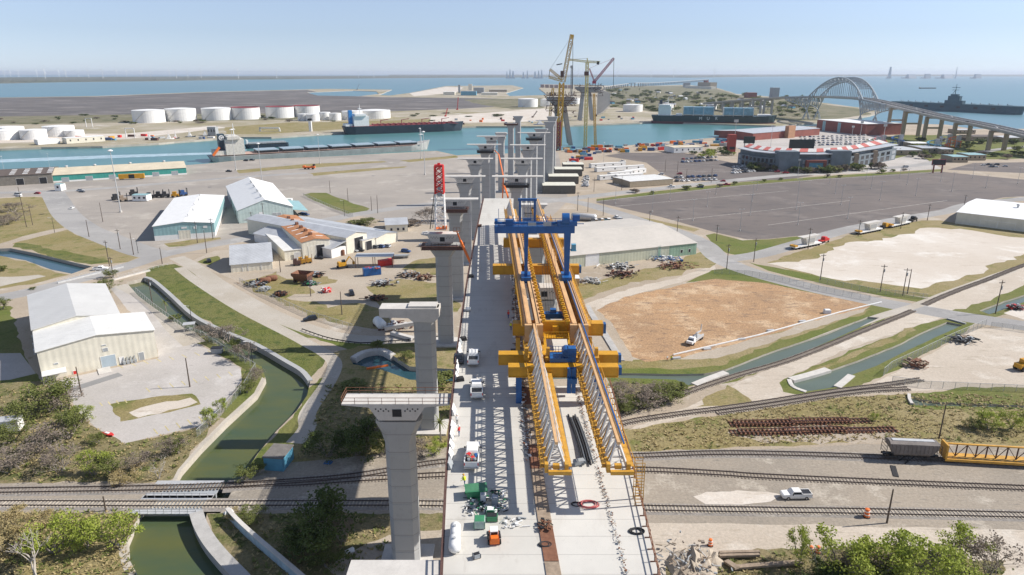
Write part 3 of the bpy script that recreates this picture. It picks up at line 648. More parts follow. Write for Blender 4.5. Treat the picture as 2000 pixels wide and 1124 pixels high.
# ------------------------------------------------------------ piers
def octo(cx, cy, w_, d_, z, c=.22):
 k = min(w_, d_) * c; a, b = w_ / 2, d_ / 2
 return [(cx - a + k, cy - b, z), (cx + a - k, cy - b, z), (cx + a, cy - b + k, z), (cx + a, cy + b - k, z), (cx + a - k, cy + b, z), (cx - a + k, cy + b, z), (cx - a, cy + b - k, z), (cx - a, cy - b + k, z)]
def pier(label, X, Y, ztop, w_=4.9, d_=3.6, wing=None, flare=7.6, platform=False, arm=None, group='bridge piers', rail=False, pad=True, open_=True):
 t = thing('bridge_pier', label, 'bridge pier', (X, Y, 0), 0, group)
 zc = ztop - (3.4 if wing else 0)
 m = MB(); rings = [octo(0, 0, w_, d_, -1)]
 nz = max(3, int(zc / 3.1))
 hs = zc - 4.2
 z = 3.
 while z < hs:                          # cast lifts: a fine groove at each
  rings += [octo(0, 0, w_, d_, z), octo(0, 0, w_ - .09, d_ - .09, z + .03), octo(0, 0, w_ - .09, d_ - .09, z + .1), octo(0, 0, w_, d_, z + .13)]; z += 3.3
 rings += [octo(0, 0, w_, d_, hs), octo(0, 0, (w_ + flare) / 2 - .3, d_, hs + 2.0), octo(0, 0, flare, d_, zc - .5), octo(0, 0, flare, d_, zc)]
 m.loft(rings); m.build('shaft', CONC_D, t)
 if pad: MB().bb(-4.6, 4.6, -3.8, 3.8, -1, .5).build('footing', CONC_L, t)
 if wing:
  x0, x1 = wing[0] - X, wing[1] - X; zt = ztop; dep = 2.0
  s = MB()
  s.ext([(x0, zt), (x1, zt), (x1, zt - .22), (4.6, zt - .62), (3.1, zt - 3.0), (-3.1, zt - 3.0), (-4.6, zt - .62), (x0, zt - .22)][::-1], -dep, dep)
  s.build('deck_segment', CONC_L, t)
  o = MB()
  if open_:
   o.prism([(-.75, 0), (.75, 0), (.75, .1), (-.75, .1)], zt - 2.3, zt - .95)
   for k in o.v[:]: pass
   o.v = [(a, b - dep - .06, c) for a, b, c in o.v]
   for sx in (-1, 1):
    for i in range(6): MB().box((sx * (1.35 + i * .42), -dep - .02, zt - 1.25 + (i % 2) * .35), (.22, .05, .22)).build('socket', DARK, t)
   o.build('opening', DARK, t)
  for sx in (-1, 1): MB().bb(sx * 2.2 - .6, sx * 2.2 + .6, -1, 1, zc, zt - 3.0).build('bearing_block', CONC_D, t)
 if arm:                                # straddle arm to one side
  MB().ext([(arm - X, ztop), (flare / 2 + .2, ztop), (flare / 2 + .2, ztop - 2.0), (w_ / 2, ztop - 3.4), (-w_ / 2, ztop - 3.2), (-flare / 2, ztop - 2.3), (arm - X, ztop - 2.1)][::-1], -2.1, 2.1).build('cap_arm', CONC_L, t)
  MB().bb(-flare / 2, flare / 2 - .4, -1.7, 1.7, ztop, ztop + .5).build('bearing_block', CONC_L, t)
 if platform:
  pz = zc - .3; f = flare / 2
  s = MB(); s.bb(-f - 1.2, f + 1.2, -3.1, -1.9, pz - .15, pz); s.bb(-f - 1.2, f + 1.2, 1.9, 3.1, pz - .15, pz)
  for sx in (-1, 1): s.bb(sx * (f + .65) - .55, sx * (f + .65) + .55, -1.85, 1.85, pz - .17, pz - .02)
  for i in range(13):
   x = -f - 1.1 + i * (2 * f + 2.2) / 12; s.beam((x, -3.05, pz), (x, -3.05, pz + 1.2), .08); s.beam((x, -3.0, pz - .1), (x, -1.9, pz - 1.5), .1)
  for dz in (.6, 1.2): s.beam((-f - 1.2, -3.05, pz + dz), (f + 1.2, -3.05, pz + dz), .08)
  s.bb(-f - .9, f + .9, -2.95, -2.85, pz - 1.2, pz - .17)
  s.build('work_platform', [BROWNST, DARK][platform == 2], t)
 if rail:
  s = MB(); x0, x1 = wing[0] - X, wing[1] - X; n = 8
  for y in (-1.95, 1.95):
   for i in range(n + 1):
    x = lerp(x0, x1, i / n); s.beam((x, y, ztop), (x, y, ztop + 1.15), .07)
   for dz in (.5, 1.1): s.beam((x0, y, ztop + dz), (x1, y, ztop + dz), .07)
  for dz in (.5, 1.1): s.beam((x0, -1.95, ztop + dz), (x0, 1.95, ztop + dz), .07)
  s.build('guard_rail', RUST, t)
 return t
def wingpier(label, cx, x0, x1, y, Y, **k):
 a, b, c = at(x0, y, Y), at(x1, y, Y), at(cx, y, Y)
 return pier(label, c.x, Y, c.z, wing=(a.x, b.x), **k)
pier('nearest outlying pier whose pale wing tip crosses the bottom edge of the picture', -12.8, 62.5, 31.4, wing=(-18.2, -7.9), flare=6)
wingpier('tall octagonal concrete pier with a railed deck wing beside the tracks', 778, 672, 880, 779, 103, rail=True)
c = at(828, 598, 151); pier('concrete pier whose cap has a single long arm over the junk yard', c.x, 151, c.z, arm=at(743, 598, 151).x, flare=7.0)
c = at(861, 455, 207); pier('concrete pier topped by a dark work platform and the red lattice mast', c.x + .6, 207, c.z, w_=4.9, flare=11, wing=(c.x - 5.9, c.x + 5.4), platform=1)
wingpier('pier with a brown work platform just left of the far end of the deck', 889, 842, 934, 388, 254, platform=1)
wingpier('winged pier right above the yard shadows, fifth in the outer row', 908, 869, 948, 344, 305)
wingpier('winged pier with an arched opening, sixth in the outer row', 928, 893, 963, 309.5, 355)
wingpier('winged pier with dark platform and orange lift arm, seventh in the outer row', 948, 912, 979, 282, 405, platform=2)
wingpier('winged pier, eighth in the outer row, against the water', 960, 931, 987, 266, 456, flare=7)
wingpier('winged pier, ninth in the outer row', 979, 968, 988, 259, 505, flare=7, open_=False)
c = at(998, 241, 556); pier('bare flared pier with red-brown platform, near the channel edge', c.x, 556, c.z, platform=1, flare=9)
c = at(1012, 227, 606); pier('small flared pier behind the bare one with the platform', c.x, 606, c.z, flare=9)
wingpier('wide winged pier just past the far deck end, with dark platform and orange arm', 1009, 961, 1061, 344, 305, platform=2, flare=9)
wingpier('winged pier, second beyond the far deck end in the inner row', 1021, 978, 1060, 309.5, 355, flare=8.5)
wingpier('winged pier, third beyond the far deck end in the inner row', 1031, 996, 1066, 283, 405, flare=8.5)
wingpier('winged pier with rounded opening and dark platform, fourth in the inner row', 1043, 1011, 1075, 259, 456, platform=2, flare=8.5)
c = at(1057, 252, 505); pier('flared pier with flat top, fifth in the inner row', c.x, 505, c.z, flare=10, w_=6)
c = at(1074, 238, 556); pier('tall flared pier, sixth in the inner row beside the red mast', c.x, 556, c.z, flare=10, w_=7)
c = at(1079, 228, 606); pier('tallest flared pier of the inner row, next to the channel', c.x, 606, c.z, flare=10, w_=7)
for Y, lb in ((108.5, 'pier under the front cross beams of the yellow gantry'), (160, 'pier hidden below the middle of the yellow gantry'), (207, 'pier between the gantry girders below the blue crane'), (254, 'pier below the far noses of the yellow gantry')):
 pier(lb, DL(Y) + 18.8, Y, DH(Y) - 3.4 + (3.2 if Y > 150 else 0), flare=7, wing=(DL(Y) + 13.4, DL(Y) + 24.2) if Y > 150 else None)
 pier('long deck pier, next to the ' + lb, DL(Y) + 5.7, Y, DH(Y) - 3.3, flare=6.4)

# ------------------------------------------------------------ yellow launching gantry
def GX(s, Y): return (6.0 - .0417 * (Y - 79)) if s < 0 else (14.3 - .033 * (Y - 79))
def GT(Y): return 36.9 + .027 * (Y - 79)
GS_ = .92                                  # the gantry rides about five metres above the deck
MB.BASE = Matrix.Translation((0, 0, H * (1 - GS_))) @ Matrix.Scale(GS_, 4)
g = thing('launching_gantry', 'long yellow twin-truss launching gantry straddling the pale deck', 'gantry', (0, 0, 0))
def tri_nose(s, ya, yb, n):
 ch, br, tp = MB(), MB(), MB(); hw = 1.3; ht = 3.6
 P3 = lambda Y, k: Vector((GX(s, Y) + k * hw, Y, GT(Y) - ht)); PT = lambda Y: Vector((GX(s, Y), Y, GT(Y)))
 st = (yb - ya) / n
 tp.beam(PT(ya), PT(yb), .42, .4); tp.beam(PT(ya) + Vector((.35, 0, .15)), PT(yb) + Vector((.35, 0, .15)), .1, .3);
 for k in (-1, 1): ch.beam(P3(ya, k), P3(yb, k), .42, .42)
 for k in (-1, 1): ch.beam(P3(ya, k) + Vector((k * .55, 0, .1)), P3(yb, k) + Vector((k * .55, 0, .1)), .55, .06)   # walkway grating
 for i in range(n):
  a, b, c_ = ya + i * st, ya + (i + .5) * st, ya + (i + 1) * st
  for k in (-1, 1):
   br.beam(P3(a, k), PT(b), .24); br.beam(PT(b), P3(c_, k), .24)
   ch.beam(P3(b, k), PT(b), .16)
  br.beam(P3(a, -1), P3(a, 1), .2); br.beam(P3(a, -1), P3(c_, 1), .14)
  ch.beam(P3(a, -1) + Vector((-.95, 0, 0)), P3(a, 1) + Vector((.4, 0, 0)), .12); ch.beam(P3(a, -1) + Vector((-.8, 0, .1)), P3(a, -1) + Vector((-.8, 0, 1.2)), .08); ch.beam(P3(b, -1) + Vector((-.8, 0, .1)), P3(b, -1) + Vector((-.8, 0, 1.2)), .08)
 for dz in (.65, 1.2): ch.beam(P3(ya, -1) + Vector((-.8, 0, dz)), P3(yb, -1) + Vector((-.8, 0, dz)), .07)
 nz = ch.build('nose_truss', YEL2, g)
 br.build('bracing', GALV, nz); tp.build('top_chord', TAN, nz)
 return nz
for s in (-1, 1):
 tri_nose(s, 80.5, 122.5, 17);
 e = MB(); x, z = GX(s, 79.6), GT(79.6) - 3.7                                   # end frame
 e.bb(x - 1.1, x + 2.0, 79.4, 79.9, z - .45, z + .1); e.bb(x - 1.6, x - 1.1, 79.9, 80.9, z - .4, z + .9); e.bb(x + 1.1, x + 1.6, 79.9, 80.9, z - .4, z + .9)
 e.bb(x - .5, x + .4, 80.0, 80.6, z + .1, z + .7)
 e.build('end_frame', YEL2, g)
 tri_nose(s, 214, 240, 10)
 # main girder: twin tan-topped box chords with latticed sides and a row of yellow brackets
 m, tp, br, lat = MB(), MB(), MB(), MB(); ya, yb = 122.8, 213.8; hw = 1.35; ht = 4.1
 for k in (-1, 1):
  A = Vector((GX(s, ya) + k * hw, ya, GT(ya) - .35)); B = Vector((GX(s, yb) + k * hw, yb, GT(yb) - .35))
  m.beam(A, B, .7, .7); m.beam(A - Vector((0, 0, ht)), B - Vector((0, 0, ht)), .6, .6)
  C_ = A.lerp(B, .62); m.beam(A.lerp(C_, .5) and A - Vector((0, 0, 2.6)), C_ - Vector((0, 0, 2.6)), .12, 4.4)
  n = 26
  for i in range(n):
   a, b = i / n, (i + .5) / n
   c0, c1, c2 = A.lerp(B, a), A.lerp(B, b) - Vector((0, 0, ht)), A.lerp(B, (i + 1) / n)
   lat.beam(c0, c1, .32); lat.beam(c1, c2, .32); lat.beam(c0, c0 - Vector((0, 0, ht)), .22)
 A = Vector((GX(s, ya), ya, GT(ya))); B = Vector((GX(s, yb), yb, GT(yb)))
 tp.beam(A + Vector((-.75, 0, .07)), B + Vector((-.75, 0, .07)), .7, .1); tp.beam(A + Vector((.75, 0, .07)), B + Vector((.75, 0, .07)), .7, .1)
 for i in range(60): q = A.lerp(B, (i + .5) / 60); br.beam(q + Vector((-1.3, 0, 0)), q + Vector((1.3, 0, 0)), .25, .3)
 tp.beam(A + Vector((-1.25, 0, .2)), B + Vector((-1.25, 0, .2)), .16, .2); tp.beam(A + Vector((1.25, 0, .2)), B + Vector((1.25, 0, .2)), .16, .2)
 k = -s; BR = []
 for i in range(40):
  q = A.lerp(B, (i + .5) / 40) + Vector((k * 2.05, 0, -.1))
  BR.append(MB().box(q, (.85, 1.25, .85)).box(q + Vector((0, 0, .55)), (.5, .6, .35)).beam(q + Vector((-k * .9, 0, -.6)), q, .3))
 for i in range(70):                                                            # outer walkway rail
  q = A.lerp(B, i / 69) + Vector((-k * 2.3, 0, -.4)); lat.beam(q, q + Vector((0, 0, 1.1)), .07)
 w_ = Vector((-k * 1.95, 0, -.45)); lat.beam(A + w_, B + w_, .8, .06)
 for dz in (.1, .65): lat.beam(A + Vector((-k * 2.3, 0, dz)), B + Vector((-k * 2.3, 0, dz)), .07)
 x = GX(s, 122.6); z = GT(122.6)
 m.bb(x - 1.75, x - .35, 122.0, 122.75, z - 4.4, z + .05); m.bb(x + .35, x + 1.75, 122.0, 122.75, z - 4.4, z + .05)
 mg = m.build('main_girder', TAN, g); lat.build('lattice', YEL2, mg); tp.build('rail_plate', TAN, mg); [q_.build('lifting_bracket', YEL, mg) for q_ in BR]
# blue hose pipe along the right girder
MB().beam((GX(1, 80) + .55, 80, GT(80) + .3), (GX(1, 215) + .6, 215, GT(215) + .35), .2).build('cable_tray', BLUE, g)
for (ya, zb, zt, x0, x1, dp) in ((109.0, 33.45, 35.15, -.6, 18.5, 1.6), (114.2, 33.5, 35.3, -2.4, 19.2, 1.6), (127.2, 34.1, 36.4, .2, 18.1, 1.8), (166, 35.4, 37.5, -4.8, 16.9, 1.8), (191, 36.2, 38.4, -2.4, 14.8, 1.8)):
 m = MB(); m.bb(x0, x1, ya, ya + dp, zb, zt)
 for k in range(9):
  x = lerp(x0, x1, k / 8); m.bb(x - .07, x + .07, ya - .09, ya - .002, zb + .12, zt - .12)
 m.bb(x0 - .06, x1 + .06, ya - .14, ya + dp + .14, zt + .002, zt + .14); m.bb(x0 - .06, x1 + .06, ya - .14, ya + dp + .14, zb - .14, zb - .002)
 cb = m.build('cross_beam', YEL, g)
 e = MB(); e.bb(x1 + .1, x1 + .65, ya + .2, ya + dp - .2, zb + .2, zt - .1); e.build('end_jack', BLUE, cb)
# front platform with handrails, blue winch frame and legs on the pier
m = MB(); a, b = GX(-1, 124) + 1.9, GX(1, 124) - 1.9
m.bb(a, b, 121.2, 124.5, 35.6, 35.8); m.bb(a, b, 124.5, 124.8, 35.8, 38.0)
for i in range(11):
 x = lerp(a, b, i / 10); m.beam((x, 121.3, 35.8), (x, 121.3, 37.0), .08)
for dz in (36.4, 37.0): m.beam((a, 121.3, dz), (b, 121.3, dz), .08)
for x in (a + .2, b - .2): m.beam((x, 121.3, 35.7), (x, 112, 34.6), .5, .25); m.beam((x, 121.3, 36.8), (x, 112, 35.8), .1)
m.bb((a + b) / 2 - .6, (a + b) / 2 + .6, 123.6, 124.3, 35.85, 37.2)
m.build('front_platform', YEL, g)
for s, x in ((-1, GX(-1, 115)), (1, GX(1, 115))):
 for dx in (-1.9, 1.9):
  MB().bb(x + dx - .3, x + dx + .3, 112.2, 113.0, 33.0, 37.4).bb(x + dx - .45, x + dx + .45, 111.6, 113.6, 35.35, 35.9).build('support_leg', YEL2, g)
m = MB(); a, b = GX(-1, 111) + 2, GX(1, 111) - 2
m.bb(a, b, 110.8, 113.8, 35.35, 36.1); m.bb(a + 3.2, a + 4.6, 110.9, 112.4, 36.1, 37.9); m.tube((b - 1.6, 111, 37), (b - 1.6, 113, 37), .8, n=12)
for i in range(9):
 x = lerp(a, b, i / 8); m.beam((x, 110.85, 36.1), (x, 110.85, 37.2), .07); m.beam((x, 113.75, 36.1), (x, 113.75, 37.2), .07)
for y in (110.85, 113.75):
 for z in (36.6, 37.2): m.beam((a, y, z), (b, y, z), .07)
for x in ((a + b) / 2 + 1, b - .5): m.bb(x - .35, x + .35, 108.2, 108.85, 30.6, 35.3)
m.bb((a + b) / 2 + .6, b, 107.6, 108.2, 32.7, 33.6)
m.build('winch_frame', BLUE, g)
# ladder cage hanging from the right nose
m = MB(); x = GX(1, 82) + 2.6
for dx in (0, 1.1):
 for y in (80.5, 82): m.beam((x + dx, y, GT(80) - 3), (x + dx + .1, y, GT(80) - 13), .09)
for i in range(22):
 z = GT(80) - 3 - i * .47; m.beam((x, 80.5, z), (x + 1.1, 80.5, z), .06); m.beam((x, 82, z), (x + 1.1, 82, z), .06)
for dz in (0, -3.4):
 for i in range(24):
  Y = 80 + i * 1.75; m.beam((GX(1, Y) + 2.2, Y, GT(Y) - 3.6 + (1.1 if dz == 0 else 0)), (GX(1, Y + 1.75) + 2.2, Y + 1.75, GT(Y + 1.75) - 3.6 + (1.1 if dz == 0 else 0)), .07)
  if dz == 0: m.beam((GX(1, Y) + 2.2, Y, GT(Y) - 3.6), (GX(1, Y) + 2.2, Y, GT(Y) - 2.5), .07)
m.build('ladder_tower', YEL2, g)
# trolley with ropes between the girders
m = MB(); c = at(1080, 625, 132); m.box((c.x, 132, 36.6), (5.2, 1.6, 1.1)); m.box((c.x, 132, 37.5), (1.2, 1.2, .9)); m.build('lifting_trolley', BLUE, g)
m = MB()
for i in range(6): m.tube((6.2 + i * .6, 150, 48.5), (7.0 + i * .55, 132, 37.2), .045, n=4)
m.build('hoist_ropes', DARK, g)
for x in (1.2, 15.6):
 for y in (109.5, 114.9): MB().bb(x - .5, x + .5, y - .4, y + .8, 27.2, 33.3).build('support_tower', BLUE, g)
 for y in (127.6, 166.6, 191.6): MB().bb(x - .45, x + .45, y - .2, y + .8, 28, 33 + (y - 120) * .04).build('support_tower', YEL2, g)

# blue portal crane riding on the gantry
def beamset(*bs):
 m = MB()
 for b in bs: m.bb(*b)
 return m
b_ = thing('gantry_crane', 'blue portal crane with a long box beam riding on the yellow gantry', 'crane', (0, 0, 0))
MB.BASE = MB.BASE @ Matrix.Translation((0, 151, 0))
xl, xr = GX(-1, 151) + .2, GX(1, 151) + .6
beamset((-3.9, 14.1, -.9, .9, 49.6, 51.2)).build('main_beam', BLUE, b_)
for x, nm in ((xl, 'leg'), (xr, 'leg')):
 wd = .5 if x == xl else .75
 m = MB()
 m.loft([[(x - wd, -.75, 49.6), (x + wd, -.75, 49.6), (x + wd, .75, 49.6), (x - wd, .75, 49.6)], [(x - wd * .7, -.7, 39.6), (x + wd * .7, -.7, 39.6), (x + wd * .7, .7, 39.6), (x - wd * .7, .7, 39.6)]])
 m.bb(x - 1.1, x + 1.1, -2.6, 2.6, 38.95, 39.7); m.bb(x - .9, x + .9, -2.4, -1.2, 38.3, 39); m.bb(x - .9, x + .9, 1.2, 2.4, 38.3, 39)
 m.build(nm, BLUE, b_)
m = MB()
for i in range(18):
 x = -3.8 + i * 1.05; m.beam((x, -.95, 51.2), (x, -.95, 52.3), .07); m.beam((x, 1.5, 51.4), (x, 1.5, 52.5), .07)
for y, z in ((-.95, 51.8), (-.95, 52.3), (1.5, 52), (1.5, 52.5)): m.beam((-3.8, y, z), (14.1, y, z), .07)
m.bb(-3.9, 14.1, .95, 1.6, 51.22, 51.3); m.tube((-4, .2, 51.75), (14, .2, 51.75), .28, n=8)
m.build('walkway', BLUE, b_)
m = MB(); m.tube((11.2, -1, 53), (12.8, -1, 53), 1.25, n=16); m.bb(10.2, 14.6, -1, 1, 51.25, 52.2); m.tube((-3.9, -.3, 52.2), (-3.2, -.3, 52.2), .6, n=10); m.bb(-1.5, .3, -.6, .5, 51.3, 52.6); m.beam((-3, 0, 51.2), (-3, 0, 55), .1)
m.bb(13.6, 15.2, -.4, .4, 52.2, 53.6); m.beam((14.6, 0, 51.6), (16.2, 0, 51.6), .15); m.build('winch_drum', BLUE, b_)
MB().bb(3.6, 5.4, -1.1, -.95, 51.35, 52.1).bb(7, 8.8, -1.1, -.95, 51.3, 52.2).build('control_box', GREYP, b_)
m = MB(); m.bb(xr + 1.0, xr + 2.0, -.6, .6, 45.6, 46.9); m.bb(xr + .8, xr + 2.1, -.8, .8, 45.4, 45.58); m.build('cab', LBLUE, b_)
MB.BASE = MB.BASE @ Matrix.Translation((0, -151, 0))
c = at(1030, 410, 200)
b2 = thing('gantry_crane', 'small blue portal frame standing behind the big blue crane', 'crane', (0, 0, 0))
B0 = MB.BASE; MB.BASE = B0 @ Matrix.Translation((c.x, 200, 0))
for sx in (-2.2, 2.2): MB().bb(sx - .35, sx + .35, -.35, .35, 41.5, 48.0).build('leg', BLUE, b2)
beamset((-2.8, 2.8, -.45, .45, 48.0, 48.7)).build('top_beam', BLUE, b2)
m = MB()
for sx in (-1, .2, .9): m.tube((sx, 0, 48), (sx, 0, 42.5), .07, n=5)
m.bb(-1.2, 1.2, -.4, .4, 42, 42.8); m.build('hoist', BLUE, b2)
for (x, y, wd, mt, nm, lb) in ((1090, 425, 3.2, LBLUE, 'generator_box', 'light blue power box on the girder end right of the blue crane'), (1076, 430, 2.2, BLUE, 'generator_box', 'dark blue power box beside the light blue one')):
 c = at(x, y, 195); o = thing(nm, lb, 'generator', (0, 0, 0)); MB.BASE = B0 @ Matrix.Translation((c.x, 195, 39.7))
 MB().bb(-wd / 2, wd / 2, -1, 1, 0, 2.4).build('housing', mt, o); MB().bb(-wd / 2 + .2, wd / 2 - .2, -1.06, -1.004, .3, 2.0).build('vent', DARK, o); MB().bb(-wd / 2 - .2, wd / 2 + .2, -1.2, 1.2, -.2, -.01).build('skid', RUST, o)

MB.BASE = None
# red-topped lattice mast on the third pier
def lattice(m, a, b, w0, w1, n, r=.1, br=.06, twist=True):
 """four-legged lattice mast from a to b"""
 a, b = Vector(a), Vector(b); t = (b - a).normalized(); q = t.cross(Vector((0, 1, 0)));
 if q.length < .2: q = t.cross(Vector((1, 0, 0)))
 q.normalize(); u = q.cross(t)
 def cor(f, k):
  w_ = lerp(w0, w1, f) / 2; s = ((-1, -1), (1, -1), (1, 1), (-1, 1))[k]
  return a.lerp(b, f) + q * s[0] * w_ + u * s[1] * w_
 for k in range(4): m.beam(cor(0, k), cor(1, k), r * 2)
 for i in range(n):
  f0, f1 = i / n, (i + 1) / n
  for k in range(4):
   k2 = (k + 1) % 4
   m.beam(cor(f0, k), cor(f1, k2) if i % 2 else cor(f1, k2), br * 2)
   m.beam(cor(f0, k2), cor(f1, k), br * 2) if not twist else m.beam(cor(f0, k), cor(f0, k2), br * 2)
 return m
c = at(861, 447, 207)
t = thing('crane_mast', 'lattice crane mast with a red head and white legs on the platform pier', 'crane', (c.x, 207, c.z))
zt = at(860, 322, 207).z - c.z; zm = at(860, 378, 207).z - c.z
lattice(MB(), (0, 0, 0), (0, 0, zm), 3.0, 2.6, 6, .13, .07).build('lower_mast', WHITE, t)
m = lattice(MB(), (0, 0, zm), (0, 0, zt - .3), 2.6, 2.4, 5, .17, .12, False); m.bb(-1.3, 1.3, -1.2, 1.2, zt - .6, zt); m.bb(-.4, .4, -.4, .4, zt, zt + .5); m.build('mast_head', RED, t)
MB().bb(-.9, .9, -.9, .9, zm - .8, zm + .9).bb(-.5, .5, -1.1, -.9, zm + 1.2, zm + 2.6).build('hook_block', GREYP, t)
MB().beam((-1.6, -.6, zm), (-3.2, -1, .1), .22).beam((-1.4, .4, zm - .3), (-2.6, .6, .1), .12).build('stay_cable', DARK, t)
MB().bb(-1.8, 1.8, -1.4, 1.4, -.2, .25).bb(.6, 2.0, -1.6, -.6, .25, 1.1).build('base_frame', ORANGE, t)
# orange boom lifts working at the pier tops
def boomlift(label, gx, a, b, c2):
 a, b, c2 = Vector(a), Vector(b), Vector(c2)
 t = thing('boom_lift', label, 'boom lift', (gx, a.y, 0), 0, 'orange boom lifts at the piers')
 o = Vector((gx, a.y, 0))
 m = MB(); m.bb(-1.3, 1.3, -3, 3, .5, 1.3); m.bb(-1.2, 1.2, -1.5, 1.8, 1.3, 2.3); m.build('chassis', ORANGE, t)
 for sx in (-1, 1):
  for sy in (-2, 2): MB().tube((sx * 1.1, sy, .6), (sx * 1.5, sy, .6), .6, n=12).build('wheel', TYRE, t)
 MB().beam((0, 0, 2.1), a - o, .7).beam(a - o, b - o, .62).beam(b - o, c2 - o, .4).build('boom', ORANGE, t)
 e = c2 - o; m = MB(); m.bb(e.x - 1, e.x + 1, e.y - .6, e.y + .6, e.z - .1, e.z)
 for dx in (-1, 0, 1):
  for dy in (-.6, .6): m.beam((e.x + dx, e.y + dy, e.z), (e.x + dx, e.y + dy, e.z + 1.1), .06)
 for dy in (-.6, .6): m.beam((e.x - 1, e.y + dy, e.z + 1.1), (e.x + 1, e.y + dy, e.z + 1.1), .06)
 m.build('basket', RUST, t)
boomlift('orange boom lift reaching past the deck edge to the red mast pier', at(926, 560, 203).x, at(922, 520, 202), at(899, 470, 203), at(892, 452, 203))
boomlift('orange boom lift at the seventh outer pier', at(990, 470, 380).x - 3, at(983, 345, 395), at(974, 302, 400), at(966, 294, 402))
boomlift('orange boom lift at the pier just past the deck end', at(994, 470, 285).x, at(992, 384, 290), at(986, 366, 296), at(984, 363, 300))
# ============================================================ vehicles
def rect(x, y, w_, l_, z): return [(x - w_ / 2, y - l_ / 2, z), (x + w_ / 2, y - l_ / 2, z), (x + w_ / 2, y + l_ / 2, z), (x - w_ / 2, y + l_ / 2, z)]
def body_loft(m, L, wd, prof):
 """prof: (y, zlow, zhigh, inset) from tail to nose; gives a rounded lower body"""
 rings = []
 for y, z0, z1, ins in prof:
  a = wd / 2 - ins
  rings.append([(-a, y, z0), (a, y, z0), (a + .02, y, lerp(z0, z1, .5)), (a - .06, y, z1), (-a + .06, y, z1), (-a - .02, y, lerp(z0, z1, .5))])
 return m.loft(rings)
def make_pickup(paint, load=None, name='pickup_truck'):
 t = thing(name, 'x', 'pickup truck'); L, wd = 6.1, 2.05
 m = MB(); body_loft(m, L, wd, [(-3.05, .55, 1.05, .12), (-2.95, .42, 1.22, .03), (-1.0, .42, 1.24, 0)])
 body_loft(m, L, wd, [(-1.0, .42, 1.25, 0), (1.35, .42, 1.25, 0), (1.5, .42, 1.26, .01), (2.75, .42, 1.18, .05), (3.0, .5, 1.02, .16)])
 m.loft([rect(0, .15, 1.94, 2.5, 1.24), rect(0, .05, 1.74, 2.1, 1.6), rect(0, .0, 1.56, 1.65, 1.86), rect(0, .0, 1.5, 1.5, 1.9)])
 for s in (-1, 1): m.bb(s * .93 - .07, s * .93 + .07, -2.95, -1.15, 1.22, 1.42)
 m.bb(-.98, .98, -3.06, -2.98, .62, 1.40); m.bb(-.98, .98, -1.12, -1.02, 1.2, 1.42)
 m.build('body', paint, t)
 gl = MB()
 gl.quad((-.86, 1.30, 1.30), (.86, 1.30, 1.30), (.74, .89, 1.80), (-.74, .89, 1.80))
 gl.quad((.80, -1.06, 1.32), (-.80, -1.06, 1.32), (-.70, -.86, 1.80), (.70, -.86, 1.80))
 for s in (-1, 1):
  q = [(s * .955, -.92, 1.32), (s * .955, 1.08, 1.32), (s * .84, .78, 1.74), (s * .84, -.74, 1.74)]; gl.quad(*(q if s > 0 else q[::-1]))
 gl.build('windows', GLASS, t)
 MB().bb(-.84, .84, -2.96, -1.14, 1.245, 1.29).build('bed', BLACK, t)
 for s in (-1, 1):
  for y in (-1.9, 1.85):
   w_ = MB().tube((s * .78, y, .4), (s * 1.03, y, .4), .4, n=14).build('wheel', TYRE, t)
   MB().tube((s * 1.035, y, .4), (s * 1.05, y, .4), .22, n=10).build('rim', STEEL, w_)
  MB().bb(s * .72 - .16, s * .72 + .16, 2.92, 3.0, .78, .98).build('headlight', GALV, t)
  MB().bb(s * .93 - .07, s * .93 + .07, -3.08, -3.065, .85, 1.25).build('tail_light', RED, t)
  MB().bb(s * 1.12 - .12, s * 1.12 + .12, .95, 1.08, 1.22, 1.42).build('mirror', BLACK, t)
 MB().bb(-1, 1, -3.2, -3.1, .45, .62).build('bumper', STEEL, t)
 if load:
  r = random.Random(load);
  for mm in (WHITE, BLUE, RED, PLANK, GREYP) * 3:
   q = MB(); q.box((r.uniform(-.6, .6), r.uniform(-2.7, -1.4), 1.45 + r.random() * .25), (r.uniform(.25, .7), r.uniform(.25, .8), r.uniform(.2, .45)), r.random() * 3)
   q.build('bed_load', mm, t)
 return t
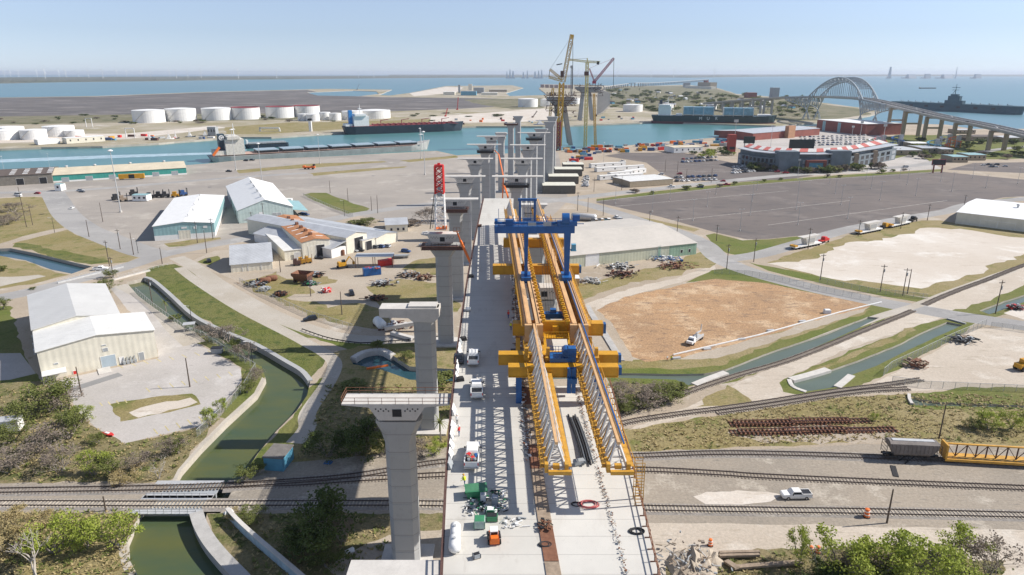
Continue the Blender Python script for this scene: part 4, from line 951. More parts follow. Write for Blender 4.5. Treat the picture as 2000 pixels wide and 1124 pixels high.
def make_car(paint, suv=False):
 t = thing('parked_car', 'x', 'car'); L, wd = (4.9, 1.95) if suv else (4.7, 1.84); h = 1.72 if suv else 1.43; b = 1.02 if suv else .88
 m = MB(); body_loft(m, L, wd, [(-L / 2, .5, b * .82, .14), (-L / 2 + .12, .32, b * 1.0, .04), (-L * .1, .28, b * 1.03, 0), (L * .22, .28, b, .01), (L / 2 - .25, .3, b * .84, .07), (L / 2, .42, b * .68, .22)])
 y0, y1 = (-L / 2 + .1, L * .26) if suv else (-L / 2 + .7, L * .24)
 m.loft([[(-wd * .46, y0, b), (wd * .46, y0, b), (wd * .46, y1, b * .98), (-wd * .46, y1, b * .98)], [(-wd * .37, y0 + (.28 if suv else .75), h - .05), (wd * .37, y0 + (.28 if suv else .75), h - .05), (wd * .37, y1 - .95, h - .05), (-wd * .37, y1 - .95, h - .05)], [(-wd * .33, y0 + .5 + (.0 if suv else .5), h), (wd * .33, y0 + .5 + (.0 if suv else .5), h), (wd * .33, y1 - 1.15, h), (-wd * .33, y1 - 1.15, h)]])
 m.build('body', paint, t)
 g = MB(); k = .28 if suv else .75; d = .025
 g.quad((-wd * .42, y1 - .05 + d, b + .05), (wd * .42, y1 - .05 + d, b + .05), (wd * .36, y1 - .86 + d, h - .1), (-wd * .36, y1 - .86 + d, h - .1))
 g.quad((wd * .42, y0 + .05 - d, b + .06), (-wd * .42, y0 + .05 - d, b + .06), (-wd * .36, y0 + k * .9 - d, h - .1), (wd * .36, y0 + k * .9 - d, h - .1))
 for s in (-1, 1):
  q = [(s * (wd * .46 - .005 + d * .6), y0 + .25, b + .06), (s * (wd * .46 - .005 + d * .6), y1 - .3, b + .05), (s * (wd * .375 + d), y1 - .95, h - .12), (s * (wd * .375 + d), y0 + k + .1, h - .12)]; g.quad(*(q if s > 0 else q[::-1]))
 g.build('windows', GLASS, t)
 for s in (-1, 1):
  for y in (-L * .29, L * .31): MB().tube((s * wd * .36, y, .33), (s * (wd * .5 + .01), y, .33), .33, n=12).build('wheel', TYRE, t)
 return t
def small_car(paint, kind):
 """for car parks far away: one mesh, painted body, dark glass and tyres"""
 m = MB(); L, wd, h, b = {'car': (4.6, 1.85, 1.45, .9), 'suv': (4.9, 1.95, 1.8, 1.05), 'pickup': (5.8, 2.0, 1.85, 1.1), 'van': (5.4, 2.0, 2.3, 1.2)}[kind]
 body_loft(m, L, wd, [(-L / 2, .45, b * .9, .1), (-L / 2 + .1, .3, b, .02), (L * .2, .3, b, 0), (L / 2 - .2, .32, b * .85, .06), (L / 2, .45, b * .7, .18)])
 y0, y1 = {'car': (-1.6, 1.2), 'suv': (-2.35, 1.3), 'pickup': (-.7, 1.5), 'van': (-2.6, 2.0)}[kind]
 m.k = 1; m.loft([rect(0, (y0 + y1) / 2, wd * .93, y1 - y0, b), rect(0, (y0 + y1) / 2 - .1, wd * .8, (y1 - y0) * .74, h - .12)])
 m.k = 0; m.loft([rect(0, (y0 + y1) / 2 - .1, wd * .81, (y1 - y0) * .75, h - .12), rect(0, (y0 + y1) / 2 - .1, wd * .7, (y1 - y0) * .62, h)])
 m.k = 2
 for s in (-1, 1):
  for y in (-L * .29, L * .3): m.tube((s * wd * .38, y, .33), (s * (wd * .5 + .01), y, .33), .34, n=8)
 return m.mesh('parked_car', [paint, GLASS, TYRE])
SC = {}
def far_car(color, kind, x, y, rz, label, group, z=0.):
 k = (color, kind)
 if k not in SC: SC[k] = small_car(PAINTS[color], kind)
 o = bpy.data.objects.new({'car': 'parked_car', 'suv': 'parked_car', 'pickup': 'pickup_truck', 'van': 'parked_van'}[kind], SC[k]); COL.objects.link(o)
 g = P(x, y); o.location = (g.x, g.y, z); o.rotation_euler[2] = rz
 return tag(o, label, 'pickup truck' if kind == 'pickup' else 'van' if kind == 'van' else 'car', group)
PROTO = {}
def near_car(paint, kind, loc, rz, label):
 k = (paint, kind)
 if k not in PROTO: PROTO[k] = first_or_dup((lambda: make_pickup(PAINTS[paint])) if kind == 'pickup' else (lambda: make_car(PAINTS[paint], kind == 'suv')))
 return PROTO[k](loc, rz, label, {'pickup': 'pickup truck', 'suv': 'car', 'car': 'car'}[kind])
def dk(x, y):
 """point of the deck surface seen at pixel x, y"""
 Y = 80.
 for _ in range(12): q = P(x, y, DH(Y)); Y = q.y
 return q
near_car('white', 'pickup', dk(925, 704), .02, 'white pickup truck, farthest of the three driving up the long bridge deck')
near_car('white', 'pickup', dk(931, 766), .06, 'white pickup truck with a black bed, middle one of the three on the bridge deck')
t = make_pickup(WHITE, 4); t.location = dk(923, 897); t.rotation_euler[2] = .0; tag(t, 'white pickup truck, bed full of tools, nearest of three on the bridge deck', 'pickup truck')
near_car('white', 'pickup', P(1553, 972), PI / 2 + .02, 'white crew-cab pickup truck standing alone on the dirt beside the main railway track')
near_car('black', 'car', dk(896, 705), .05, 'dark car parked against the railing left of the farthest white pickup')
near_car('black', 'suv', P(606, 626), R(118), 'black car driving along the light road beside the green levee')
near_car('black', 'suv', P(687, 576), R(-160), 'dark blue-black car parked alone on the dirt of the junk yard')
near_car('black', 'car', P(624, 506), R(75), 'black car parked outside the open door of the rust-roofed shed')
for x, y, cl, kd, lb in ((649, 499, 'silver', 'car', 'silver car left of the steel drums at the rust-roofed shed'), (691, 492, 'silver', 'suv', 'silver car, left of the pair before the grey-roofed hall'), (703, 491, 'black', 'suv', 'dark car, right of the pair before the grey-roofed hall'),
                         (730, 485, 'grey', 'suv', 'grey car, left of the three by the small dark doorway'), (743, 484, 'blue', 'suv', 'dark blue car, middle of the three by the small dark doorway'), (755, 483, 'silver', 'suv', 'silver car, right of the three by the small dark doorway'),
                         (793, 493, 'blue', 'suv', 'dark blue car standing alone on the yard near the tall piers'), (597, 421, 'blue', 'suv', 'dark blue car under the lean-to of the long mint warehouse'), (589, 419, 'blue', 'car', 'navy car beside the lean-to of the long mint warehouse')):
 near_car(cl, kd, P(x, y), R(rng.choice((60, 70, 80, -110))), lb)
for x, y, cl, kd, rz, lb in ((197, 528, 'white', 'pickup', R(-78), 'white pickup crossing the road bridge over the canal'), (141, 408, 'white', 'car', R(10), 'white car on the road bend left of the teal warehouse'),
                             (408, 512, 'black', 'suv', R(30), 'black car in the shade of the small grey-roofed shed'), (832, 457, 'white', 'car', R(70), 'white car parked left of the red mast pier'), (829, 482, 'silver', 'pickup', R(70), 'silver car parked by timber left of the second pier')):
 near_car(cl, kd, P(x, y), rz, lb)
# service truck with a crane arm on the woodchip field
t = thing('service_truck', 'white flatbed truck with folded crane arm parked on the woodchip field', 'truck', P(1357, 668), R(-38) + PI)
m = MB(); m.loft([rect(0, 2.6, 2.2, 1.9, .7), rect(0, 2.6, 2.2, 1.9, 1.6), rect(0, 2.3, 1.9, 1.2, 2.4)]); m.bb(-1.05, 1.05, 3.5, 4.5, .7, 1.5); m.build('cab', WHITE, t)
MB().quad((-.95, 3.56, 1.62), (.95, 3.56, 1.62), (.85, 2.96, 2.3), (-.85, 2.96, 2.3)).build('windscreen', GLASS, t)
m = MB(); m.bb(-1.15, 1.15, -4.6, 1.6, .9, 1.15); m.bb(-1.15, -.75, -4.4, 1.2, 1.15, 1.7); m.bb(.75, 1.15, -4.4, 1.2, 1.15, 1.7); m.build('flatbed', GALV, t)
MB().bb(-.3, .3, -1.5, -.9, 1.15, 2.9).beam((0, -1.2, 2.8), (.3, -4.9, 2.2), .35).beam((.3, -4.9, 2.2), (1.2, -7.4, 1.6), .3).beam((1.2, -7.4, 1.6), (1.2, -7.6, 3.6), .3).build('crane_arm', GALV, t)
for sx in (-1, 1):
 for y in (3.2, -2.6, -3.7): MB().tube((sx * .8, y, .5), (sx * 1.12, y, .5), .5, n=12).build('wheel', TYRE, t)

# ============================================================ people
def person(label, loc, rz, shirt, legs, hat=None, vest=None, arm=.25, stride=.12, bend=0.):
 t = thing('person', label, 'person', loc, rz)
 J = [(0, 0, .95), (0, .02 + bend * .2, 1.2), (0, bend * .45, 1.42), (0, bend * .55, 1.53), (0, bend * .6 + .02, 1.64), (0, bend * .6 + .02, 1.76),
         (.19, bend * .45, 1.42), (.25, .02 + bend * .6, 1.14), (.24, arm + bend, .92), (.24, arm + .07 + bend, .84),
         (-.19, bend * .45, 1.42), (-.26, .02 + bend * .4, 1.14), (-.27, arm * .5 + bend, .9), (-.27, arm * .5 + .06 + bend, .82),
         (.1, 0, .9), (.11, stride * .8, .5), (.11, stride, .09), (.11, stride + .14, .04), (-.1, 0, .9), (-.11, -stride * .3, .5), (-.11, -stride, .09), (-.11, -stride + .14, .04)]
 E = [(0, 1), (1, 2), (2, 3), (3, 4), (4, 5), (2, 6), (6, 7), (7, 8), (8, 9), (2, 10), (10, 11), (11, 12), (12, 13), (0, 14), (14, 15), (15, 16), (16, 17), (0, 18), (18, 19), (19, 20), (20, 21)]
 rad = [.15, .15, .16, .06, .10, .085, .075, .05, .038, .045, .075, .05, .038, .045, .10, .065, .045, .045, .10, .065, .045, .045]
 def skinned(js, es, rs, name, mats_, f=None):
  me = bpy.data.meshes.new(name); me.from_pydata(js, es, []); o = bpy.data.objects.new(name, me); COL.objects.link(o)
  md = o.modifiers.new('skin', 'SKIN'); md.use_smooth_shade = True
  sv = me.skin_vertices[0].data
  for i, rr in enumerate(rs): sv[i].radius = (rr, rr)
  sv[0].use_root = True
  o.modifiers.new('sub', 'SUBSURF').levels = 1
  dg = bpy.context.evaluated_depsgraph_get(); m2 = bpy.data.meshes.new_from_object(o.evaluated_get(dg)); m2.name = name
  o.modifiers.clear(); o.data = m2; o.parent = t
  for q in mats_: m2.materials.append(q)
  if f:
   for p_ in m2.polygons: p_.material_index = f(p_.center)
  return o
 skinned(J, E, rad, 'body', [SKIN, shirt, legs, BLACK], lambda c: 3 if c.z < .12 else 2 if c.z < .93 and abs(c.x) < .2 else 1 if c.z < 1.47 and c.z > .9 else 0)
 if vest: MB().loft([[(-.21, -.13, .98), (.21, -.13, .98), (.21, .2 + bend * .2, .98), (-.21, .2 + bend * .2, .98)], [(-.2, -.14 + bend * .45, 1.46), (.2, -.14 + bend * .45, 1.46), (.2, .16 + bend * .45, 1.46), (-.2, .16 + bend * .45, 1.46)]], False).build('vest', vest, t)
 if hat: MB().lathe((0, bend * .6 + .02, 1.72), [(.17, 0), (.13, .03), (.12, .09), (.07, .13), (.01, .14)], 10).build('hard_hat', hat, t)
 return t
HIV = mat('hi_vis_yellow', (.62, .70, .03), .6, 0, .05); HIO = mat('hi_vis_orange', (.85, .20, .03), .6, 0, .05)
person('worker in an orange and yellow vest standing on the shaded deck beside the gantry beam', dk(998, 645), 2.6, HIO, PAINTS['blue'], WHITE, HIV)
person('worker in a red jacket farther up the shaded deck', dk(993, 622), .4, RED, PAINTS['blue'], RED, None)
person('worker with a yellow helmet bending at the equipment near the deck edge', dk(908, 950), 1.2, HIV, PAINTS['blue'], YEL, HIV, .35, .1, .25)
person('worker in white by the left railing behind the loaded pickup', dk(893, 830), .3, WHITE, PAINTS['grey'], WHITE)
person('worker in red at the left railing beside the loaded pickup', dk(897, 852), .9, RED, PAINTS['blue'], WHITE)
person('person in a pale shirt at the near end of the white pipe', P(1303, 705), .4, WHITE, PAINTS['red'], None)
person('person in a yellow vest at the near end of the white pipe', P(1311, 705), -.3, HIV, PAINTS['blue'], None, HIV)

# ============================================================ things on the deck
q = dk(1137, 868)
t = thing('steel_pipes', 'bundle of long curved dark steel pipes lying on the pale deck', 'pipes', (q.x, q.y, q.z))
for i in range(9):
 m = MB(); x = (i % 5) * .34 - .7; z = .14 + (i // 5) * .25
 pts = [dk(*a) for a in ((1149, 912), (1141, 880), (1131, 848), (1120, 818))]
 pts = [Vector((a.x - q.x + x * 1.05, a.y - q.y + (i % 3) * .5, z)) for a in pts]
 for a, b in zip(pts, pts[1:]): m.tube(a, b, .13, n=8)
 m.build('pipe', DARK if i % 2 else PAINTS['grey'], t)
t2 = dk(1142, 908); MB().box((t2.x - q.x - .8, t2.y - q.y, .3), (1.5, .8, .6), .3).build('strap_pile', GREYP, t)
# water tanks at the left edge
t = thing('water_tank', 'white twin-dome water tank lying at the left deck edge', 'tank', dk(889, 1058), .05); t.scale = (.66,) * 3
def capsule(m, c, L, r, ax='y', n=14):
 prof = [(0.02, -L / 2), (r * .7, -L / 2 + r * .2), (r, -L / 2 + r * .6), (r, L / 2 - r * .6), (r * .7, L / 2 - r * .2), (0.02, L / 2)]
 o = m.T; m.T = Matrix.Translation(c) @ (Matrix.Rotation(-PI / 2, 4, 'X') if ax == 'y' else Matrix.Rotation(PI / 2, 4, 'Y')); m.lathe((0, 0, 0), prof, n); m.T = o; return m
m = MB(); capsule(m, (0, -1.9, 1.1), 3.9, 1.05); capsule(m, (0, 1.7, 1.05), 3.7, .95); m.build('tank', WHITE, t, smooth=True)
m = MB(); m.tube((0, -1.9, 2.1), (0, -1.9, 2.35), .3, n=10); m.tube((0, 1.7, 1.9), (0, 1.7, 2.2), .28, n=10); m.build('hatch', GALV, t)
m = MB();
for y in (-2.8, -1, .8, 2.5): m.bb(-.8, .8, y - .15, y + .15, 0, .5)
m.build('cradle', STEEL, t)
# skid steer loader
t = thing('skid_steer', 'small orange and white skid-steer loader parked on the deck', 'loader', dk(965, 1056), .1); t.scale = (.74,) * 3
m = MB(); m.bb(-.75, .75, -1.4, 1.1, .35, 1.1); m.bb(-.6, .6, -1.5, -.6, 1.1, 1.5); m.build('body', ORANGE, t)
m = MB(); m.bb(-.62, .62, -.6, .8, 2.0, 2.12)
for sx in (-1, 1):
 for y in (-.55, .75): m.bb(sx * .58 - .05, sx * .58 + .05, y - .05, y + .05, 1.1, 2.0)
m.build('cab_frame', WHITE, t); MB().bb(-.53, .53, -.5, .7, 1.1, 1.98).build('cab_glass', GLASS, t)
for sx in (-1, 1):
 MB().beam((sx * .95, -1.3, 1.4), (sx * .95, .9, 1.0), .16).beam((sx * .95, .9, 1.0), (sx * .9, 1.6, .4), .16).build('lift_arm', BLACK, t)
 for y in (-.85, .6): MB().tube((sx * .78, y, .4), (sx * 1.05, y, .4), .4, n=12).build('wheel', TYRE, t)
MB().ext([(1.5, .1), (2.3, .1), (2.3, .16), (1.6, .2), (1.6, .7), (1.5, .7)], -.95, .95, 'x').build('bucket', STEEL, t)
# green skip, compressor, crates, generator
t = thing('skip_bin', 'dark green steel skip with sloping sides on the deck', 'skip', dk(930, 968), .15)
MB().loft([rect(0, 0, 3.1, 1.6, .1), rect(0, 0, 4.0, 2.1, 1.5)]).build('body', GREENP, t); MB().loft([rect(0, 0, 3.7, 1.8, 1.505), rect(0, 0, 3.7, 1.8, 1.52)]).build('lid', mat('green_lid', (.06, .20, .10), .6), t)
MB().bb(-1.6, -1.3, -.8, .8, 0, .1).bb(1.3, 1.6, -.8, .8, 0, .1).build('skid', DARK, t); t.scale = (.72, .9, .8)
def crate(name, label, x, y, d, mt, mt2, rz=0., cat='crate'):
 t = thing(name, label, cat, dk(x, y), rz); m = MB(); m.bb(-d[0] / 2, d[0] / 2, -d[1] / 2, d[1] / 2, .14, d[2]); m.build('body', mt, t)
 m = MB()
 for k in (-1, 0, 1): m.bb(-d[0] / 2, d[0] / 2, k * d[1] * .4 - .06, k * d[1] * .4 + .06, 0, .138)
 m.build('skid', PLANK, t)
 m = MB()
 for sx in (-1, 1):
  for sy in (-1, 1): m.bb(sx * d[0] / 2 - .04, sx * d[0] / 2 + .04, sy * d[1] / 2 - .04, sy * d[1] / 2 + .04, .14, d[2] + .04)
 m.bb(-d[0] / 2 + .1, d[0] / 2 - .1, -d[1] / 2 + .1, d[1] / 2 - .1, d[2] + .002, d[2] + .07); m.build('frame', mt2, t)
 t.scale = (.72,) * 3; return t
crate('crate', 'tall pale green crate behind the skid-steer loader', 937, 1028, (1.8, 1.9, 1.5), mat('pale_green_board', (.36, .47, .42), .7), GREENP)
crate('crate', 'dark green crate right of the pale green crate', 961, 1016, (1.9, 1.3, 1.0), GREENP, DARK)
crate('generator', 'grey generator box beside the orange skid steer, on the pile side', 967, 986, (1.1, 1.2, 1.6), GREYP, STEEL, 0, 'generator')
crate('drum_crate', 'white bagged drum standing on the equipment pile', 944, 979, (1.0, 1.0, 1.5), WHITE, STEEL)
crate('drum_crate', 'white bagged drum with green base right of the pile', 958, 1004, (1.3, 1.3, 1.1), GREENP, WHITE)
crate('pump', 'small grey pump on the stained concrete near the bottom of the deck', 931, 1090, (1.1, .8, .8), GREYP, DARK, .4, 'pump')
crate('toolbox', 'dark steel toolbox on the shaded deck left of the gantry', 1003, 692, (1.2, 1.7, 1.2), DARK, BLACK, .1, 'toolbox')
crate('formwork_stack', 'green-grey stack of form panels at the railing on the shaded deck', 914, 607, (1.5, 2.4, .7), GREYP, STEEL, 0, 'form panels')
crate('pallet', 'low bundle of brown boards near the far end of the shaded deck', 937, 443, (1.6, 2.4, .8), BROWNST, RUST, 0, 'pallet')
for x, y, lb in ((905, 665, 'small dark equipment box by the railing above the farthest pickup'), (899, 744, 'dark barrel by the railing beside the middle pickup'), (920, 542, 'dark tarped bundle in the band of shade on the deck')):
 t = thing('equipment_bundle', lb, 'equipment', dk(x, y), .3); MB().loft([rect(0, 0, 1.3, .9, 0), rect(0, 0, 1.2, .8, .6), rect(.1, 0, .7, .4, .8)]).build('cover', DARK, t)
q = dk(940, 985)
litter('equipment_pile', 'pile of hoses, green bins and white sacks on the deck', 'equipment', lambda r: (q.x + r.uniform(-2.2, 3.4), q.y + r.uniform(-2.4, 2.6), q.z), (GREENP, WHITE, GREYP, DARK), 21, .55, n=130)
q1 = dk(1004, 1022); litter('white_sacks', 'white sacks and scraps lying by the shadow edge on the deck', 'sacks', lambda r: (q1.x + r.uniform(-1.6, 1.6), q1.y + r.uniform(-1, 1), q1.z), (WHITE, GREYP), 22, .5, n=24, flat=.2)
q2 = dk(1062, 1030); litter('tool_heap', 'small heap of black buckets and tools on the cover plates', 'tools', lambda r: (q2.x + r.uniform(-.8, .8), q2.y + r.uniform(-.9, .9), q2.z + .1), (DARK, RUST), 23, .55, n=26, flat=.9)
# coiled hoses
def coil(label, c, rad, n, mt, r0=.05):
 m = MB(); r = random.Random(n); pts = []
 for i in range(n * 14):
  a = i / 14 * 2 * PI; rr = rad * (1 + .25 * math.sin(a * .37 + n) + r.uniform(-.06, .06)); pts.append(Vector((rr * 1.5 * math.cos(a), rr * math.sin(a), .06 + (i // 14) * .02)))
 for a, b in zip(pts, pts[1:]): m.tube(a, b, r0, n=5, cap=False)
 o = m.build('hose_coil', mt, None, c); return tag(o, label, 'hose')
coil('loose coil of red hose on the pale deck', dk(1150, 986), .75, 4, mat('red_hose', (.45, .09, .09), .6))
coil('black hose ring beside the red hose coil', dk(1126, 986), .45, 2, DARK)
coil('black tyre-like hose ring on the cover plates at the bottom', dk(1064, 1065), .4, 3, DARK, .08)
coil('black hose ring on the right strip of the pale deck', dk(1243, 1039), .5, 3, DARK, .08)

# ============================================================ buildings
def frame_of(a, b):
 A, B = P(*a), P(*b); d = B - A; return A, math.atan2(d.y, d.x), d.length
def building(name, label, a, b, depth, h, ridge, axis, wall, roof, cat='warehouse', over=.4, base=None, base_h=0., flat=False, ro=.18):
 """front wall from pixel a to pixel b (as seen, left to right), depth metres back; gable ridge along x or y"""
 A, rz, L = frame_of(a, b)
 t = thing(name, label, cat, A, rz)
 m = MB()
 if axis == 'y': m.ext([(0, -.3), (L, -.3), (L, h), (L / 2, ridge), (0, h)], 0, depth)
 elif axis == 'x': m.ext([(0, -.3), (0, h), (depth / 2, ridge), (depth, h), (depth, -.3)], 0, L, 'x')
 elif axis == 'lx': m.ext([(0, -.3), (0, h), (depth, ridge), (depth, -.3)], 0, L, 'x')      # single pitch, high at the back
 else: m.bb(0, L, 0, depth, -.3, h)
 m.build('wall', wall, t)
 r = MB(); o = over; k = ro
 if axis == 'y':
  s = (ridge - h) / (L / 2)
  r.ext([(-o, h - s * o + .02), (L / 2, ridge + .02), (L + o, h - s * o + .02), (L + o, h - s * o + k), (L / 2, ridge + k), (-o, h - s * o + k)], -o, depth + o)
 elif axis == 'x':
  s = (ridge - h) / (depth / 2)
  r.ext([(-o, h - s * o + .02), (depth / 2, ridge + .02), (depth + o, h - s * o + .02), (depth + o, h - s * o + k), (depth / 2, ridge + k), (-o, h - s * o + k)][::-1], -o, L + o, 'x')
 elif axis == 'lx':
  s = (ridge - h) / depth
  r.ext([(-o, h - s * o + .02), (depth + o, ridge + s * o + .02), (depth + o, ridge + s * o + k), (-o, h - s * o + k)][::-1], -o, L + o, 'x')
 else: r.bb(-o, L + o, -o, depth + o, h + .01, h + k + .1)
 r.build('roof', roof, t)
 if base: MB().bb(-.03, L + .03, -.03, depth + .03, -.2, base_h).build('base_wall', base, t)
 return t, L, depth
def opening(t, x, w_, z0, z1, mt=None, name='door', y=-.05, side='front', L=0, depth=0, label=None):
 """a door or window set on a wall: dark or coloured panel in a thin frame, proud of the wall"""
 m = MB(); f = MB(); e = .12
 if side == 'front':
  m.bb(x, x + w_, -.09, -.035, z0, z1); f.bb(x - e, x + w_ + e, -.12, -.032, z1 + .002, z1 + e); f.bb(x - e, x - .002, -.12, -.032, z0, z1); f.bb(x + w_ + .002, x + w_ + e, -.12, -.032, z0, z1)
 elif side == 'left':
  m.bb(-.09, -.035, x, x + w_, z0, z1); f.bb(-.12, -.032, x - e, x + w_ + e, z1 + .002, z1 + e)
 else:
  m.bb(L + .035, L + .09, x, x + w_, z0, z1); f.bb(L + .032, L + .12, x - e, x + w_ + e, z1 + .002, z1 + e)
 o = m.build(name, mt or DARK, t); f.build('frame', WHITE, o)
 if label: o['label'] = label
 return o
def vents(t, pts, r=.6, mt=None):
 for x, y, z in pts:
  MB().tube((x, y, z - .6), (x, y, z + .7), r * .6, n=10).lathe((x, y, z + .7), [(r, 0), (r * 1.1, .25), (r * .8, .7), (.05, .9)], 12).build('roof_vent', mt or GALV, t)

# white warehouse in the left foreground: low front hall and higher main hall behind it
a, b = (84, 744), (309, 697)
t, L, D = building('warehouse', 'big cream metal warehouse with white gable roofs beside the canal', a, b, 19.5, Zt(309, 697, 645), Zt(196, 720, 655), 'y', CREAM, WSHEET)
fr = t.matrix_basis.copy(); inv = (Matrix.Translation(t.location) @ Matrix.Rotation(t.rotation_euler[2], 4, 'Z')).inverted()
h0 = Zt(309, 697, 645); rd0 = Zt(196, 720, 655)
m = MB(); m.ext([(-.2, -.3), (L - 7, -.3), (L - 7, h0 + .6), ((L - 7) / 2, rd0 + .9), (-.2, h0 + .6)], 19.52, 61); m.build('main_hall', CREAM, t)
m = MB(); s = (rd0 + .3 - h0) / ((L - 7) / 2)
m.ext([(-.7, h0 + .5), ((L - 7) / 2, rd0 + .92), (L - 6.5, h0 + .5), (L - 6.5, h0 + .72), ((L - 7) / 2, rd0 + 1.14), (-.7, h0 + .72)], 19.3, 61.5); m.build('roof', mat('grey_white_roof', (.56, .55, .52), .5, 0, .06, .1, stripes=1.), t)
opening(t, L * .497, L * .125, 0, 3.6, mat('roller_door', (.42, .50, .55), .5, .2, .06, .5), 'roller_door'); opening(t, L * .655, 1.1, 0, 2.3, WHITE); opening(t, L * .83, 1.3, 0, 2.5, GREYP)
opening(t, L * .53, 1.2, 5.1, 6.1, GREYP, 'vent'); opening(t, L * .115, .9, 4.1, 4.5, GREYP, 'lamp'); opening(t, L * .53, .9, 6.9, 7.2, GREYP, 'lamp')
for i in range(4): x = L * (.69 + i * .033); MB().bb(x - .35, x + .35, -1.1, -.4, 0, 1.0).beam((x, -.45, .9), (x, -.2, 2.1), .2).build('meter_box', GREYP, t)
m = MB(); m.bb(.05, L * .2, -4.2, -.06, 2.7, 2.85); m.build('canopy_roof', WSHEET, t)
m = MB()
for i in range(14): x = .1 + i * (L * .2 - .2) / 13; m.beam((x, -4.1, 0), (x, -4.1, 2.68), .06)
for z in (.1, 1.3, 2.6): m.beam((.1, -4.1, z), (L * .2 - .1, -4.1, z), .06)
m.build('cage', GALV, t)
opening(t, L * .25, .9, 0, 1.0, RED, 'red_barrel')
for y in (24, 30, 38): MB().bb(-1.4, -.4, y, y + 1.4, 0, 1.6).build('air_unit', GALV, t)
m = MB(); m.bb(L * .45, L * .56, -5, -.15, -.05, .25); m.build('loading_slab', CONC_L, t)
tag(MB().box((0, 0, .03), (3.2, 13, .05), R(-38)).build('patch_slab', CONC_D, None, P(189, 746)), 'dark rectangular ramp slab in the lot before the warehouse', 'slab')

# teal warehouse
a, b = (303, 471), (421, 463)
t, L, D = building('warehouse', 'teal warehouse with a white roof and a lone square door by the avenue', a, b, 90, Zt(303, 471, 443), Zt(362, 467, 434), 'y', TEAL, WHITE, base=WHITE, base_h=2.6)
opening(t, L * .40, L * .19, 0, 4.6, CREAM, 'sliding_door'); opening(t, L * .46, L * .08, 5.6, 6.4, WHITE, 'sign'); opening(t, L * .82, L * .06, 5.2, 6.2, WHITE, 'sign'); opening(t, L * .66, L * .04, 5.2, 6.2, WHITE, 'sign')
for i in range(7): opening(t, 8 + i * 12, 4, 0, 4.2, GREYP, 'side_door', side='left')
vents(t, [(L / 2 + (2 if i % 2 else 1), 14 + i * 17, Zt(362, 467, 434)) for i in range(5)], .4)
# long mint warehouse
a, b = (467, 437), (574, 428)
t, L, D = building('warehouse', 'long mint-green warehouse with a white roof and four round ridge vents', a, b, 100, Zt(467, 437, 412), Zt(520, 432, 390), 'y', MINT, WHITE)
opening(t, L * .62, 2.2, 2.8, 4.6, GREYP, 'window'); opening(t, L * .70, 2.2, 2.8, 4.6, GREYP, 'window'); opening(t, L * .38, L * .06, 4.2, 5.6, WHITE, 'sign')
for i in range(4): opening(t, L * .1 + i * 2.6 + (6 if i > 1 else 0), 1.8, 1.5, 2.1, GREYP, 'window')
for i in range(7): opening(t, 6 + i * 13, 4.5, 0, 4.2, [WHITE, DARK, GREYP][i % 3], 'dock_door', side='left')
vents(t, [(L / 2 - .6, 12 + i * 20, Zt(520, 432, 390)) for i in range(4)], 1.0)
m = MB(); m.ext([(L + .02, 5.4), (L + 9, 4.0), (L + 9, 4.15), (L + .02, 5.6)], 1, 38); m.build('lean_to_roof', TEAL, t)
for i in range(5): MB().bb(L + 8.6, L + 8.8, 1.5 + i * 9, 1.7 + i * 9, 0, 4.05).build('lean_to_post', GALV, t)
# grey-roofed small shed
a, b = (452, 533), (533, 526)
t, L, D = building('shed', 'cream shed with one big pale grey roof slope at the bend of the light road', a, b, 27, 3.6, 9.2, 'x', CREAM, GREYSHEET, 'shed')
for k in (.27, .4, .72): opening(t, L * k, .12, .1, 3.4, GREYP, 'door_gap')
opening(t, 11, 1.4, 0, 2.8, DARK, 'door', side='left')
# rust-roofed shed with flat-roofed annex
a, b = (592, 506), (646, 499)
t, L, D = building('shed', 'pale workshop with a rust-red roof, six ridge vents and a dark open door', a, b, 66, Zt(592, 506, 474), Zt(620, 502, 466), 'y', CREAM, RUSTROOF, 'workshop')
opening(t, L * .5, L * .3, 0, 5.8, DARK, 'open_door'); opening(t, L * .22, L * .24, 0, 5.6, CREAM, 'sliding_door')
zr = Zt(620, 502, 466)
for i in range(6): MB().bb(L / 2 - .7, L / 2 + .7, 8 + i * 9, 10 + i * 9, zr + .2, zr + 1.3).build('ridge_vent', RUST, t)
m = MB()
for i in range(12):
 y = 7 + (i // 2) * 9; sx = -1 if i % 2 else 1; c = L / 2 + sx * L * .28; z = zr - (zr - Zt(592, 506, 474)) * .56 + .24
 MB().box((c, y, z), (L * .26, .9, .06), 0, 0, sx * math.atan2(zr - Zt(592, 506, 474), L / 2)).build('skylight', WHITE, t)
m = MB(); m.bb(-L * .62, -.02, .5, 56, -.2, 4.6); m.build('annex_wall', CREAM, t); m = MB(); m.bb(-L * .64, -.03, .2, 56.5, 4.62, 4.9); m.build('annex_roof', WSHEET, t)
opening(t, -L * .3, L * .22, 0, 3.4, GALV, 'annex_door')
